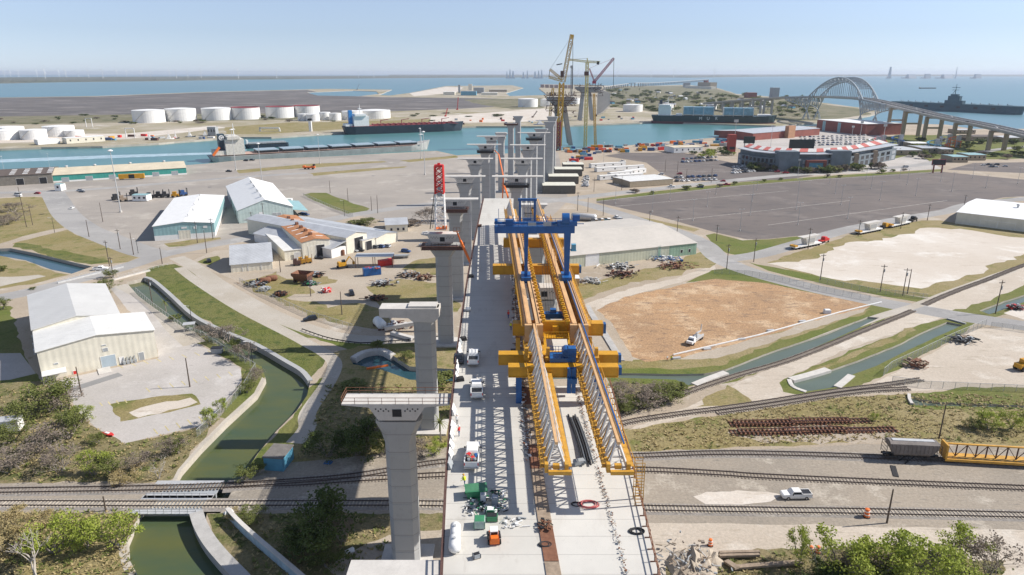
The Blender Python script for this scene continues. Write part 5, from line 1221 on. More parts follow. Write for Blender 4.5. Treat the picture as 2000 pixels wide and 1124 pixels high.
# grey-roofed hall + second hall
a, b = (678, 497), (718, 486)
t, L, D = building('shed', 'workshop hall with a long grey gable roof and tall dark doorway', a, b, 78, Zt(678, 497, 465), Zt(700, 492, 454), 'y', CREAM, GREYSHEET, 'workshop')
opening(t, L * .38, L * .42, 0, 7, DARK, 'open_door')
m = MB(); m.ext([(-9.5, 4.2), (-.02, 6.4), (-.02, 6.65), (-9.8, 4.4)], 0, 60); m.build('side_roof', GREYSHEET, t); MB().bb(-9.3, -.02, .3, 59.5, -.2, 4.15).build('side_wall', WHITE, t)
a, b = (735, 484), (777, 472)
t, L, D = building('shed', 'white workshop with a low grey roof and small dark doorway, rightmost of the workshops', a, b, 74, Zt(755, 478, 460), Zt(757, 478, 455), 'y', CREAM, GREYSHEET, 'workshop')
opening(t, -7, 4, 0, 4.5, DARK, 'open_door'); MB().bb(-9, -.02, .2, 40, -.2, 5.2).build('link_wall', CREAM, t); MB().bb(-9.2, -.03, 0, 40.4, 5.22, 5.5).build('link_roof', GREYSHEET, t)
a, b = (754, 455), (797, 453)
t, L, D = building('shed', 'small cream office shed with a grey hip roof beside the bushes', a, b, 18, 4.2, 6.2, 'x', CREAM, GREYSHEET, 'shed')
for k in (.2, .5, .75): opening(t, L * k, 1.2, 1, 2.4, DARK, 'window')
# wharf sheds
a, b = (105, 357), (365, 341)
t, L, D = building('wharf_shed', 'long green wharf shed with a tan roof along the ship channel', a, b, 46, Zt(365, 341, 328), Zt(365, 341, 328) + 3.2, 'x', GREENSH, TANROOF, base=WHITE, base_h=1.2)
for k in (.06, .23, .40, .57, .73, .88): opening(t, L * k, L * .05, 0, 3.4, GREYP, 'dock_door')
vents(t, [(L * k, 23, Zt(365, 341, 328) + 3.2) for k in (.09, .30, .57, .84)], 1.2)
a, b = (-240, 378), (104, 358)
t, L, D = building('wharf_shed', 'long brown-roofed wharf shed running out of the left edge of the picture', a, b, 46, 7.6, 10, 'x', mat('old_wall', (.20, .18, .15), .8), BROWNROOF)
for k in (.78, .92): opening(t, L * k, L * .045, 0, 5, DARK, 'dock_door')
for k in (.74, .82, .90, .97):
 for j in range(4): MB().bb(L * k, L * k + 3.4, 3 + j * 5, 5 + j * 5, 8.0 + j * .5, 8.5 + j * .52).build('skylight', WHITE, t)
# long tan-roofed warehouse east of the gantry
a, b = (1085, 527), (1359, 497)
t, L, D = building('warehouse', 'long pale green warehouse with a weathered tan roof, right of the blue crane', a, b, 62, Zt(1359, 497, 475), Zt(1359, 497, 475) + 3.2, 'x', mat('pale_green_sheet', (.52, .53, .40), .6, 0, .08, .3, stripes=.8), mat('weathered_roof', (.50, .46, .40), .6, 0, .10, .05, col2=(.58, .53, .46), stripes=1.4))
GS = mat('sage_sheet', (.26, .38, .28), .6, 0, .1, .3, stripes=.8)
MB().bb(L * .795, L + .06, -.06, 3, -.2, Zt(1359, 497, 475)).build('green_panel', GS, t); opening(t, L * .71, L * .02, 0, 6, GS, 'green_door'); opening(t, L * .88, 1.2, 1.5, 3, DARK, 'window'); opening(t, L * .94, 1.2, 1.5, 3, DARK, 'window'); opening(t, L * .20, L * .09, 0, 5.4, WHITE, 'white_door')
# white-roofed warehouse at the right edge
a, b = (1865, 437), (2200, 478)
t, L, D = building('warehouse', 'low cream warehouse with a brilliant white roof at the right edge', a, b, 60, Zt(1865, 437, 415), Zt(1865, 437, 415) + 1.6, 'x', CREAM, WHITE, base=None)
for k in (.16, .27): opening(t, L * k, 8, 0, 4, CREAM, 'loading_door')
vents(t, [(L * .33, 30, 9), (L * .55, 30, 9)], 1.0)
# small things in the left compound
t = thing('shelter', 'small grey-roofed picnic shelter beside the canal fence', 'shelter', P(371, 646), .3)
MB().bb(-1.9, 1.9, -1.4, 1.4, 2.5, 2.65).build('roof', GALV, t)
for sx in (-1, 1):
 for sy in (-1, 1): MB().bb(sx * 1.6 - .08, sx * 1.6 + .08, sy * 1.1 - .08, sy * 1.1 + .08, 0, 2.5).build('post', GALV, t)
MB().bb(-1.1, 1.1, -.4, .4, .7, .78).bb(-1.1, 1.1, -.9, -.65, .42, .48).bb(-1.1, 1.1, .65, .9, .42, .48).bb(-.1, .1, -.8, .8, 0, .7).build('picnic_table', GREYP, t)
t = thing('dumpster', 'grey steel dumpster at the edge of the lot by the bushes', 'dumpster', P(425, 690), .1)
MB().loft([rect(0, 0, 3.0, 1.8, .15), rect(0, 0, 3.4, 2.1, 1.8)]).build('body', GREYP, t); MB().loft([rect(0, 0, 3.5, 2.2, 1.82), rect(0, .1, 3.4, 1.9, 1.98)]).build('lid', BLACK, t)
t = thing('utility_shed', 'blue-walled flat-roofed pump hut near the canal bank', 'hut', P(517, 919), -.12)
m = MB(); m.bb(0, 4.4, 0, 5.5, -.2, 3.2); m.build('wall', LBLUE, t); MB().bb(-.2, 4.6, -.2, 5.7, 3.21, 3.45).build('roof', mat('tar_roof', (.17, .155, .14), .9), t); opening(t, -.1 + .4, 1, 0, 2.2, WHITE, 'door', side='left')
t = thing('trailer', 'white site trailer half hidden by bushes at the left edge', 'trailer', P(8, 850), .25); MB().bb(-6, 3.4, 0, 3, .6, 3.4).build('body', WHITE, t); MB().bb(-6.1, 3.5, -.1, 3.1, 3.42, 3.55).build('roof', GALV, t)
opening(t, -1, 1.6, 1.6, 2.5, GLASS, 'window')
t = thing('kayak', 'red and white plastic boat lying in the weeds beside the cracked lot', 'boat', P(209, 850), -.4)
MB().loft([[(-1.9, -.05, .3), (-1.9, .05, .3), (-1.9, .05, .35), (-1.9, -.05, .35)], [(-.6, -.45, .1), (-.6, .45, .1), (-.6, .55, .6), (-.6, -.55, .6)], [(1.2, -.5, .1), (1.2, .5, .1), (1.2, .6, .6), (1.2, -.6, .6)], [(2.2, -.2, .3), (2.2, .2, .3), (2.2, .25, .6), (2.2, -.25, .6)]]).build('hull', RED, t); MB().bb(-.4, .8, -.3, .3, .61, .75).build('seat', WHITE, t)
# ============================================================ railway
def smooth(c, k=6):
 s = []
 for i in range(len(c) - 1):
  p0, p1, p2, p3 = c[max(0, i - 1)], c[i], c[i + 1], c[min(len(c) - 1, i + 2)]
  for j in range(k):
   t = j / k; s.append(.5 * ((2 * p1) + (p2 - p0) * t + (2 * p0 - 5 * p1 + 4 * p2 - p3) * t * t + (3 * p1 - p0 - 3 * p2 + p3) * t ** 3))
 return s + [c[-1]]
def walk(c, st):
 """(point, direction) every st metres along a polyline"""
 d = 0.; out = []
 for a, b in zip(c, c[1:]):
  L = (b - a).length
  if L < 1e-6: continue
  t = (b - a) / L
  while d < L: out.append((a + t * d, t)); d += st
  d -= L
 return out
def track(label, pts, z=.0, ties=True, tie_mat=None, bed=None, nobed=None):
 c = smooth([P(*q) for q in pts]); t = thing('railway_track', label, 'railway track', c[0])
 o = Vector(c[0]); c = [q - o for q in c]
 r1, r2, tm = MB(), MB(), MB()
 for a, b in zip(c, c[1:]):
  n = Vector((-(b - a).y, (b - a).x, 0)).normalized()
  for mm, s in ((r1, .78), (r2, -.78)): mm.beam(a + n * s + Vector((0, 0, .32 + z)), b + n * s + Vector((0, 0, .32 + z)), .13, .18)
 r = random.Random(len(pts))
 if ties:
  for q, d in walk(c, .72):
   n = Vector((-d.y, d.x, 0)); e = r.uniform(-.12, .12)
   tm.beam(q - n * (1.35 + e) + Vector((0, 0, .13 + z)), q + n * (1.35 - e) + Vector((0, 0, .13 + z)), .26, .2)
  struct(tm.build('sleepers', tie_mat or TIE, t), 'stuff')
 BD = {}
 L_, R_ = [], []
 for i, q in enumerate(c):
  d = (c[min(i + 1, len(c) - 1)] - c[max(0, i - 1)]).normalized(); n = Vector((-d.y, d.x, 0))
  k = 1.7 if bed else 2.3; L_.append(q + n * k); R_.append(q - n * k)
 for i in range(len(c) - 1):
  if nobed and nobed[0] < c[i].x + o.x < nobed[1]: continue
  bd = BD.setdefault(bool(nobed and c[i].x + o.x > nobed[0]), MB())
  for a, b, z0, z1 in ((R_[i], R_[i + 1], 0, 0),):
   k = .62
   def mid(p_, q_, f): return p_.lerp(q_, f)
   rows = []
   for j in (i, i + 1): rows.append([R_[j] + Vector((0, 0, -.1)), mid(R_[j], L_[j], .2) + Vector((0, 0, .15 + z)), mid(R_[j], L_[j], .8) + Vector((0, 0, .15 + z)), L_[j] + Vector((0, 0, -.1))])
   oo = len(bd.v); bd.v += [tuple(v) for v in rows[0] + rows[1]]
   for k in range(3): bd.f.append((oo + k, oo + 4 + k, oo + 5 + k, oo + k + 1)); bd.m.append(0)
 for bd in BD.values(): bd.build('ballast_bed', bed or GRAVEL, t)
 r1.build('rail', RAIL, t); r2.build('rail', RAIL, t)
 return t
PALEB = gmat('pale_bed', (.40, .35, .285), (.33, .28, .22), (.47, .42, .35), (.22, .18, .13), (.05, .2, 1.2), None, .1, .95, .55, .58, .4)
GRAVEL = gmat('gravel_bed', (.30, .27, .24), (.245, .225, .20), (.36, .325, .28), (.17, .16, .145), (.05, .2, 1.2), None, .1, .95, .55, .58, .4)
track('main railway track running straight across the foreground in front of the white pickup', [(-500, 988), (0, 985), (300, 986), (600, 985), (870, 986), (1245, 994), (1500, 998), (1700, 1001), (2000, 1008), (2500, 1020)], tie_mat=mat('pale_sleeper', (.44, .38, .30), .9, 0, .35, .9), nobed=(P(262, 986).x, P(398, 986).x))
track('railway track carrying the hopper wagon, farther from the camera', [(-500, 968), (0, 960), (300, 955), (440, 950), (584, 941), (700, 930), (870, 903), (1060, 896), (1247, 892), (1373, 887), (1488, 887), (1661, 892), (1830, 899), (2000, 906), (2500, 930)], nobed=(P(296, 956).x, P(420, 952).x))
track('half-buried siding between the hopper wagon track and the main track', [(440, 951), (584, 945), (700, 937), (870, 928), (1060, 920), (1250, 918), (1402, 925), (1488, 931), (1700, 941), (2000, 954), (2500, 975)], -.12, bed=PALEB)
track('curving siding that ends in the sandy lot on the right', [(1120, 868), (1180, 843), (1225, 826), (1315, 811), (1402, 800), (1500, 786), (1625, 766), (1720, 754), (1800, 742)], bed=PALEB)
track('short double siding beside the curving one, along the grass', [(1400, 807), (1500, 793), (1600, 777), (1690, 765), (1775, 760)], bed=PALEB)
track('rusty spur running up between the two drainage ditches to the road', [(1130, 850), (1200, 817), (1250, 799), (1350, 764), (1400, 747), (1450, 731), (1500, 717), (1550, 701), (1612, 677), (1675, 651), (1750, 621), (1784, 607)], -.05, bed=PALEB)
track('spur continuing beyond the road beside the pale sand lot', [(1805, 596), (1860, 572), (1930, 546), (2010, 515), (2150, 470)], -.05, bed=PALEB)
# piles of old track panels
pp = first_or_dup
def make_panel():
 t = thing('track_panel', 'x', 'track panel'); m = MB(); r = random.Random(2)
 for i in range(15): m.box((i * 1.03 - 7.1, r.uniform(-.15, .15), .12), (.36, 2.9 + r.uniform(-.2, .2), .2), r.uniform(-.03, .03))
 m.build('sleepers', RUST, t)
 for s in (-.75, .75): MB().bb(-7.5, 7.6, s - .08, s + .08, .225, .42).build('rail', BROWNST, t)
 return t
pf = first_or_dup(make_panel)
pos = [(1482, 829, 0), (1560, 827, 0), (1640, 824, 0), (1490, 829, .5), (1600, 825, .5), (1485, 846, 0), (1560, 845, 0), (1640, 842, 0), (1690, 841, .1), (1500, 846, .5), (1590, 843, .5)]
for i, (x, y, z) in enumerate(pos):
 g_ = P(x, y)
 row = 'far' if y < 835 else 'near'
 k = [q for q in pos if (q[1] < 835) == (y < 835) and (q[2] > .3) == (z > .3)]
 pf((g_.x, g_.y, z), rng.uniform(-.03, .03) + .02, 'old rusty track panel in the %s row, %s, %s' % (row, 'upper layer' if z > .3 else 'bottom layer', nth(sorted(k).index((x, y, z)), len(k))), 'track panel', 'old track panels stacked in the weeds')

# railway bridges over the canal
for y, x0, x1, lb in ((956, 302, 418, 'farther of the two grey steel railway bridges over the canal'), (986, 274, 396, 'nearer of the two grey steel railway bridges over the canal')):
 A, B = P(x0, y), P(x1, y); L = (B - A).length; t = thing('railway_bridge', lb, 'bridge', A, math.atan2(B.y - A.y, B.x - A.x))
 MB().bb(-1, L + 1, -1.7, -1.2, -1.5, .05).bb(-1, L + 1, 1.2, 1.7, -1.5, .05).bb(-.98, L + .98, -1.19, 1.19, -.35, -.02).build('girder', GREYP, t)
 for s in (-1, 1):
  MB().bb(-.9, L + .9, s * 2.45 - .7, s * 2.45 + .7, -.06, .06).build('walkway', GALV, t)
 m = MB();
 for i in range(9): x = i * L / 8; m.beam((x, -3.1, -.1), (x, -3.1, 1.15), .08)
 for z in (.6, 1.12): m.beam((0, -3.1, z), (L, -3.1, z), .06)
 m.build('handrail', GALV, t)
 m = MB(); k = 7
 for i in range(k):
  x = (i + .5) * L / k; m.beam((x, -2.9, -.12), (x, -1.2, -.9), .18)
 for q in [MB().bb((i + .5) * L / k - .25, (i + .5) * L / k + .25, -1.6, 1.6, -2.6, -1.5) for i in range(k)]: q.build('pile_bent', CONC_D, t)
# road bridge over the canal
A, B = P(226, 547), P(284, 532); L = (B - A).length; t = thing('road_bridge', 'low concrete road bridge with square culvert openings over the canal', 'bridge', A, math.atan2(B.y - A.y, B.x - A.x))
MB().bb(-2, L + 2, -.6, .2, -.4, .7).build('parapet', CONC_L, t); m = MB()
for i in range(6): x = i * L / 5; MB().bb(x - .45, x + .45, -.5, .1, -2.4, -.42).build('culvert_wall', CONC_L, t)
for i in range(5): MB().bb(i * L / 5 + .46, (i + 1) * L / 5 - .46, .0, .08, -2.4, -.42).build('culvert_opening', DARK, t)
for yy in (-.3, 16):
 m = MB()
 for i in range(13): x = -1 + i * (L + 14) / 12 - (14 if yy > 1 else 0); m.beam((x, yy, .6), (x, yy, 1.7), .09)
 for z in (1.1, 1.7): m.beam((-1 - (14 if yy > 1 else 0), yy, z), (L + 13 - (14 if yy > 1 else 0), yy, z), .07)
 if yy > 1: m.bb(-15, L, yy - .2, yy + .2, -.3, .62)
 m.build('railing', GALV, t)
# walls by the pond
def wall(name, label, pts, h, th, mt, z0=-2.4, cap=None):
 c = smooth([P(*q) for q in pts], 4); o = Vector(c[0]); t = thing(name, label, 'wall', o); m = MB()
 for a, b in zip(c, c[1:]): m.beam(a - o + Vector((0, 0, (z0 + h) / 2)), b - o + Vector((0, 0, (z0 + h) / 2)), th, h - z0)
 m.build('wall', mt, t)
 if cap:
  m = MB()
  for a, b in zip(c, c[1:]): m.beam(a - o + Vector((0, 0, h + .1)), b - o + Vector((0, 0, h + .1)), th + .3, .2)
  m.build('coping', cap, t)
 return t
wall('canal_wall', 'curved grey concrete wall along the right side of the green pond', [(384, 1006), (392, 1030), (410, 1062), (440, 1098), (480, 1140), (540, 1210)], .5, 2.2, CONC_D, cap=CONC)
wall('retaining_wall', 'long retaining wall tinted shade-blue, running down to the bottom edge right of the pond', [(446, 1010), (470, 1036), (505, 1068), (548, 1105), (600, 1150), (680, 1220)], 1.9, .5, mat('shade_blue_wall', (.34, .44, .50), .8), -.5, CONC_L)  # bluish tone of the shaded face is put into the wall colour
wall('canal_wall', 'dark concrete wall lining the right bank of the canal below the levee', [(284, 543), (300, 549), (330, 574), (380, 619), (440, 649), (500, 674), (560, 708), (590, 726), (606, 745)], .35, 1.5, CONC_D, -2.4)
wall('wing_wall', 'pale sloping concrete slab at the left head of the drainage ditch', [(1545, 742), (1580, 733), (1617, 722)], .25, 2.4, CONC_L, -1.5)
wall('wing_wall', 'pale concrete slab at the right head of the drainage ditch', [(1635, 757), (1650, 745), (1663, 734)], .25, 2.0, CONC_L, -1.5)
wall('wing_wall', 'pale concrete edge closing the end of the drainage ditch', [(1541, 742), (1549, 756), (1574, 766)], .2, 1.2, CONC_L, -1.5)
wall('wing_wall', 'pale concrete slab beside the ditch bend near the railway spur', [(1356, 752), (1385, 740), (1418, 728)], .2, 2.2, CONC_L, -1.5)
wall('headwall', 'dark culvert headwall where the ditch passes under the road', [(1850, 624), (1886, 634)], .5, .8, CONC_D, -1.6)
wall('pipe_headwall', 'curved pale lining of the small blue pool under the bridge', [(690, 700), (712, 688), (745, 684), (768, 695)], .3, 2.0, CONC_L, -2)
wall('seawall', 'low pale kerb at the outfall by the small ditch on the right', [(1775, 772), (1776, 782), (1781, 791)], .5, .8, CONC_L, -1.6)
wall('silt_wall', 'long grey concrete strip edging the woodchip field', [(1146, 598), (1160, 622), (1185, 660), (1213, 706)], .35, 2.2, CONC, -.3)
# fences
FENCE = mat('chain_link', (.30, .32, .30), .6, .3, .05)
n_, l_ = FENCE.node_tree.nodes, FENCE.node_tree.links
tr_ = n_.new('ShaderNodeBsdfTransparent'); mx_ = n_.new('ShaderNodeMixShader'); mx_.inputs[0].default_value = .28
l_.new(tr_.outputs[0], mx_.inputs[1]); l_.new(n_['Principled BSDF'].outputs[0], mx_.inputs[2]); l_.new(mx_.outputs[0], n_['Material Output'].inputs[0])
def fence(label, pts, h=2.1, st=3.2, mt=None):
 c = [P(*q) for q in pts]; o = Vector(c[0]); t = thing('chain_link_fence', label, 'fence', o); m = MB(); w_ = MB()
 for a, b in zip(c, c[1:]):
  a, b = a - o, b - o; m.beam(a + Vector((0, 0, h)), b + Vector((0, 0, h)), .07)
  w_.quad(a + Vector((0, 0, .05)), b + Vector((0, 0, .05)), b + Vector((0, 0, h - .04)), a + Vector((0, 0, h - .04)))
 for q, d in walk([q - o for q in c], st): m.beam(q, q + Vector((0, 0, h + .05)), .09)
 m.build('posts_and_rail', GALV, t); w_.build('wire_mesh', FENCE, t); return t
fence('chain-link fence along the grassy ditch beside the sandy lot', [(1725, 735), (1740, 722), (1800, 694), (1860, 665), (1925, 637)], 2.6)
fence('chain-link fence crossing below the sandy lot on the right', [(1742, 748), (1808, 758), (1900, 762), (2000, 766), (2300, 775)])
fence('chain-link fence across the end of the spur by the road', [(1935, 640), (1975, 645), (2040, 655)])
fence('chain-link fence on the canal side of the left lot', [(266, 572), (300, 602), (360, 646), (398, 660), (450, 695), (500, 722), (478, 760), (432, 812), (385, 855)])
fence('chain-link fence around the pale sand lot near the poles', [(1600, 552), (1700, 572), (1812, 585)])
fence('chain-link fence on the north edge of the woodchip field', [(1395, 535), (1462, 538), (1530, 550), (1600, 568), (1700, 588)])
fence('chain-link fence along the yard side of the green strip', [(592, 383), (650, 409), (690, 424)])
fence('chain-link fence along the light road by the junk yard', [(468, 552), (520, 580), (600, 617), (690, 645)])
# guard rail at the road bend, dark
t = thing('guard_rail', 'dark guard rail along the bend of the light road near the piers', 'guard rail'); m = MB()
c = smooth([P(*q) for q in ((590, 646), (640, 663), (690, 672), (720, 673), (800, 667), (860, 660))]);
for a, b in zip(c, c[1:]): m.beam(a + Vector((0, 0, .65)), b + Vector((0, 0, .65)), .1, .32)
for q, d in walk(c, 2.2): m.beam(q, q + Vector((0, 0, .7)), .16)
m.build('rail', DARK, t)
MB().beam(P(1315, 693, .3), P(1480, 655, .3), .35).beam(P(1480, 655, .3), P(1640, 610, .3), .35).beam(P(1640, 610, .3), P(1722, 590, .3), .35).build('x', WHITE)
o = bpy.data.objects['x']; o.name = 'water_pipe'; tag(o, 'long thin white pipe lying along the lower edge of the woodchip field', 'pipe')
for i, (x, y) in enumerate(((1321, 701), (1381, 683), (1448, 664), (1505, 647), (1567, 629))):
 tag(MB().box((0, 0, .25), (2.6, 1.0, .5), .25).build('pipe_pallet', GALV, None, P(x, y)), 'grey pipe pallet below the white pipe, %s' % nth(i, 5), 'pallet', 'pallets along the white pipe')
tag(MB().loft([rect(0, 0, 2.4, 1.6, 0), rect(0, 0, 2.3, 1.5, 1.3), rect(0, 0, 1.8, 1.1, 1.5)]).build('utility_box', WHITE, None, P(1615, 612)), 'white utility box at the right end of the woodchip field', 'box')

# ============================================================ rolling stock
def bogie(par, x):
 for sy in (-.78, .78):
  for dx in (-.9, .9): MB().tube((x + dx, sy - .07, .88), (x + dx, sy + .07, .88), .46, n=14).build('wheel', RAIL, par)
 MB().bb(x - 1.5, x + 1.5, -1.05, -.9, .6, 1.1).bb(x - 1.5, x + 1.5, .9, 1.05, .6, 1.1).bb(x - .3, x + .3, -.9, .9, .7, 1.0).build('bogie', BLACK, par)
def along(a, b):
 A, B = P(*a), P(*b); d = B - A; return A, math.atan2(d.y, d.x), d.length
A, rz, L = along((1722, 894), (1830, 899))
t = thing('hopper_wagon', 'grey-brown covered hopper railway wagon standing on the track', 'railway wagon', A, rz)
HOP = mat('hopper_grey', (.19, .165, .15), .8, 0, .2, .5)
m = MB(); m.loft([[(2.2, -.7, 1.2), (L - 2.2, -.7, 1.2), (L - 2.2, .7, 1.2), (2.2, .7, 1.2)], [(1.9, -1.5, 2.0), (L - 1.9, -1.5, 2.0), (L - 1.9, 1.5, 2.0), (1.9, 1.5, 2.0)], [(.9, -1.55, 3.3), (L - .9, -1.55, 3.3), (L - .9, 1.55, 3.3), (.9, 1.55, 3.3)], [(.7, -1.5, 4.4), (L - .7, -1.5, 4.4), (L - .7, 1.5, 4.4), (.7, 1.5, 4.4)], [(.8, -.6, 4.75), (L - .8, -.6, 4.75), (L - .8, .6, 4.75), (.8, .6, 4.75)]]); m.build('body', HOP, t)
for i in range(12): x = 1.2 + i * (L - 2.4) / 11; MB().bb(x - .06, x + .06, -1.64, -1.56, 2.2, 4.3).build('rib', HOP, t)
MB().bb(0, L, -.25, .25, 1.0, 1.3).build('centre_sill', BLACK, t); bogie(t, 1.6); bogie(t, L - 1.6)
MB().bb(1.5, L - 1.5, -.5, .5, 4.76, 4.88).build('roof_hatch', GALV, t)
for sx in (0, 1):
 m = MB(); x = .15 if not sx else L - .15
 for y in (-1.4, 1.4): m.beam((x, y, 1.2), (x, y, 4.2), .09)
 for z in (1.8, 2.6, 3.4, 4.1): m.beam((x, -1.4, z), (x, 1.4, z), .07)
 m.build('ladder', BLACK, t)
A, rz, L = along((1838, 900), (2190, 921))
t = thing('centre_beam_wagon', 'long yellow railway flat wagon with an open frame of posts and braces', 'railway wagon', A, rz)
MB().bb(0, L, -1.5, 1.5, 1.1, 1.35).bb(0, L, -1.55, -1.4, .8, 1.36).build('deck', YEL2, t); MB().bb(0, L, -.25, .25, 4.352, 4.6).build('top_beam', YEL2, t)
n = 18
fr_ = MB()
for i in range(n):
 x = .6 + i * (L - 1.2) / (n - 1); fr_.bb(x - .1, x + .1, -.12, .12, 1.352, 4.35)
 if i < n - 1: x2 = .6 + (i + 1) * (L - 1.2) / (n - 1); fr_.beam((x, 0, 1.4) if i % 2 else (x, 0, 4.3), (x2, 0, 4.3) if i % 2 else (x2, 0, 1.4), .12)
fr_.build('centre_frame', BROWNST, t)
MB().bb(-.05, .35, -1.5, 1.5, 1.36, 4.7).build('bulkhead', YEL2, t); MB().bb(L - .35, L + .05, -1.5, 1.5, 1.36, 4.7).build('bulkhead', YEL2, t); bogie(t, 2); bogie(t, L - 2)
# fallen signal at the wagon
t = thing('signal_mast', 'broken signal mast with a white lamp housing leaning beside the hopper wagon', 'signal', P(1772, 903))
MB().beam((-1.8, .3, .2), (2.6, 1, 2.6), .25).beam((0, 0, 0), (.4, .6, 1.8), .2).beam((-1, -.8, .1), (1.8, .5, 1.2), .18).build('frame', DARK, t); MB().lathe((2.9, 1, 2.1), [(.3, 0), (.5, .3), (.5, .9), (.2, 1.1)], 10).build('lamp_housing', WHITE, t)
tag(MB().box((0, 0, .08), (1.1, 4.6, .12), -.35).build('steel_plate', DARK, None, P(1747, 921)), 'dark steel plate lying flat before the hopper wagon', 'plate')
A, rz, L = along((233, 352), (283, 350))
t = thing('boxcar', 'yellow boxcar with a dark middle door standing at the green wharf shed', 'railway wagon', A, rz); MB().bb(0, L, -1.5, 1.5, 1, 4.6).build('body', YEL, t); MB().bb(L * .4, L * .62, -1.58, -1.505, 1.05, 4.4).build('door', DARK, t); bogie(t, 2); bogie(t, L - 2)
for i, (a, b) in enumerate((((345, 397), (374, 394)), ((376, 394), (406, 390)))):
 A, rz, L = along(a, b); t = thing('gondola_wagon', ['red gondola wagon, left of the two between the warehouses', 'red gondola wagon, right of the two between the warehouses'][i], 'railway wagon', A, rz)
 m = MB(); m.bb(0, L, -1.5, -1.38, 1.2, 3.2); m.bb(0, L, 1.38, 1.5, 1.2, 3.2); m.bb(0, .12, -1.38, 1.38, 1.2, 3.2); m.bb(L - .12, L, -1.38, 1.38, 1.2, 3.2); m.bb(0, L, -1.49, 1.49, 1, 1.199); m.build('body', REDRUST, t); bogie(t, 2); bogie(t, L - 2)
 for k in range(9): MB().bb(.5 + k * (L - 1) / 8 - .07, .5 + k * (L - 1) / 8 + .07, -1.58, -1.503, 1.2, 3.15).build('rib', REDRUST, t)
t = thing('wheel_loader', 'orange yard loader parked on the dry grass strip of the dock', 'loader', P(605, 331), .05)
MB().bb(-6, 5, -1.5, 1.5, 1.2, 2.6).loft([rect(-5, 0, 3, 2.6, 2.6), rect(-4.8, 0, 1.8, 2.2, 3.4)]).bb(2, 4.5, -1.3, 1.3, 2.6, 3.2).build('body', ORANGE, t); MB().bb(3.2, 5, -1.2, 1.2, 3.21, 4.6).build('cab', DARK, t)
for x in (-4, -1, 3):
 for sy in (-1, 1): MB().tube((x, sy * 1.1, .8), (x, sy * 1.6, .8), .8, n=12).build('wheel', TYRE, t)

# ============================================================ poles
def make_pole(kind):
 def f():
  t = thing({'wood': 'utility_pole', 'plain': 'wooden_pole', 'lamp': 'lamp_post', 'lot': 'lot_light', 'mast': 'light_mast', 'sport': 'floodlight_mast'}[kind], 'x', 'pole')
  if kind in ('wood', 'plain'):
   MB().tube((0, 0, -.5), (0, 0, 10), .2, .13, 8).build('pole', WOOD, t)
   if kind == 'wood':
    MB().bb(-1.2, 1.2, -.07, .07, 9.2, 9.36).build('crossarm', WOOD, t)
    for x in (-1.1, -.5, .5, 1.1): MB().tube((x, 0, 9.36), (x, 0, 9.6), .06, n=6).build('insulator', GREYP, t)
    MB().tube((.32, 0, 7.2), (.32, 0, 8.3), .25, n=10).build('transformer', GREYP, t)
  elif kind == 'lamp':
   MB().tube((0, 0, 0), (0, 0, 10), .12, .08, 8).build('post', DARK, t); MB().beam((0, 0, 9.9), (-1.4, 0, 10.1), .1).bb(-2.1, -1.3, -.18, .18, 10, 10.2).build('lamp_head', WHITE, t)
  elif kind == 'lot':
   MB().tube((0, 0, .8), (0, 0, 10), .11, .08, 8).build('post', GREYP, t); MB().tube((0, 0, 0), (0, 0, .8), .32, n=10).build('base', CONC_L, t)
   for s in (-1, 1): MB().beam((0, 0, 9.9), (s * .9, 0, 10), .08).bb(s * 1.2 - .35, s * 1.2 + .35, -.2, .2, 9.95, 10.12).build('lamp_head', GALV, t)
  elif kind == 'mast':
   MB().tube((0, 0, 0), (0, 0, 9.9), .12, .06, 10).build('post', GALV, t); MB().lathe((0, 0, 9.7), [(.45, 0), (.5, .1), (.2, .25)], 12).build('lamp_ring', WHITE, t); MB().tube((0, 0, 0), (0, 0, .3), .28, n=10).build('base', CONC_L, t)
  else:
   MB().tube((0, 0, 0), (0, 0, 10), .13, .09, 8).build('post', GALV, t)
   m = MB(); m.bb(-.9, .9, -.08, .08, 9.1, 9.16); m.bb(-.9, .9, -.08, .08, 9.55, 9.61); m.bb(-.9, .9, -.08, .08, 9.95, 10.0)
   for i in range(5): m.box((-.75 + i * .37, -.12, 9.35), (.25, .12, .3)); m.box((-.75 + i * .37, -.12, 9.75), (.25, .12, .3))
   m.bb(-.95, .95, -.055, .055, 9.1, 10); m.build('lamp_bank', GALV, t)
  return t
 return first_or_dup(f)
POLE = {k: make_pole(k) for k in ('wood', 'plain', 'lamp', 'lot', 'mast', 'sport')}
CATP = {'wood': 'utility pole', 'plain': 'pole', 'lamp': 'lamp post', 'lot': 'lamp post', 'mast': 'light mast', 'sport': 'floodlight'}
def pole(kind, x, y, yt, label, group=None, wide=1.):
 h = Zt(x, y, yt); g_ = P(x, y); s = h / 10
 sx = wide if kind not in ('mast', 'sport') else max(1, s * .8)
 return POLE[kind]((g_.x, g_.y, 0), rng.uniform(-.3, .3), label, CATP[kind], group, (sx, sx, s))
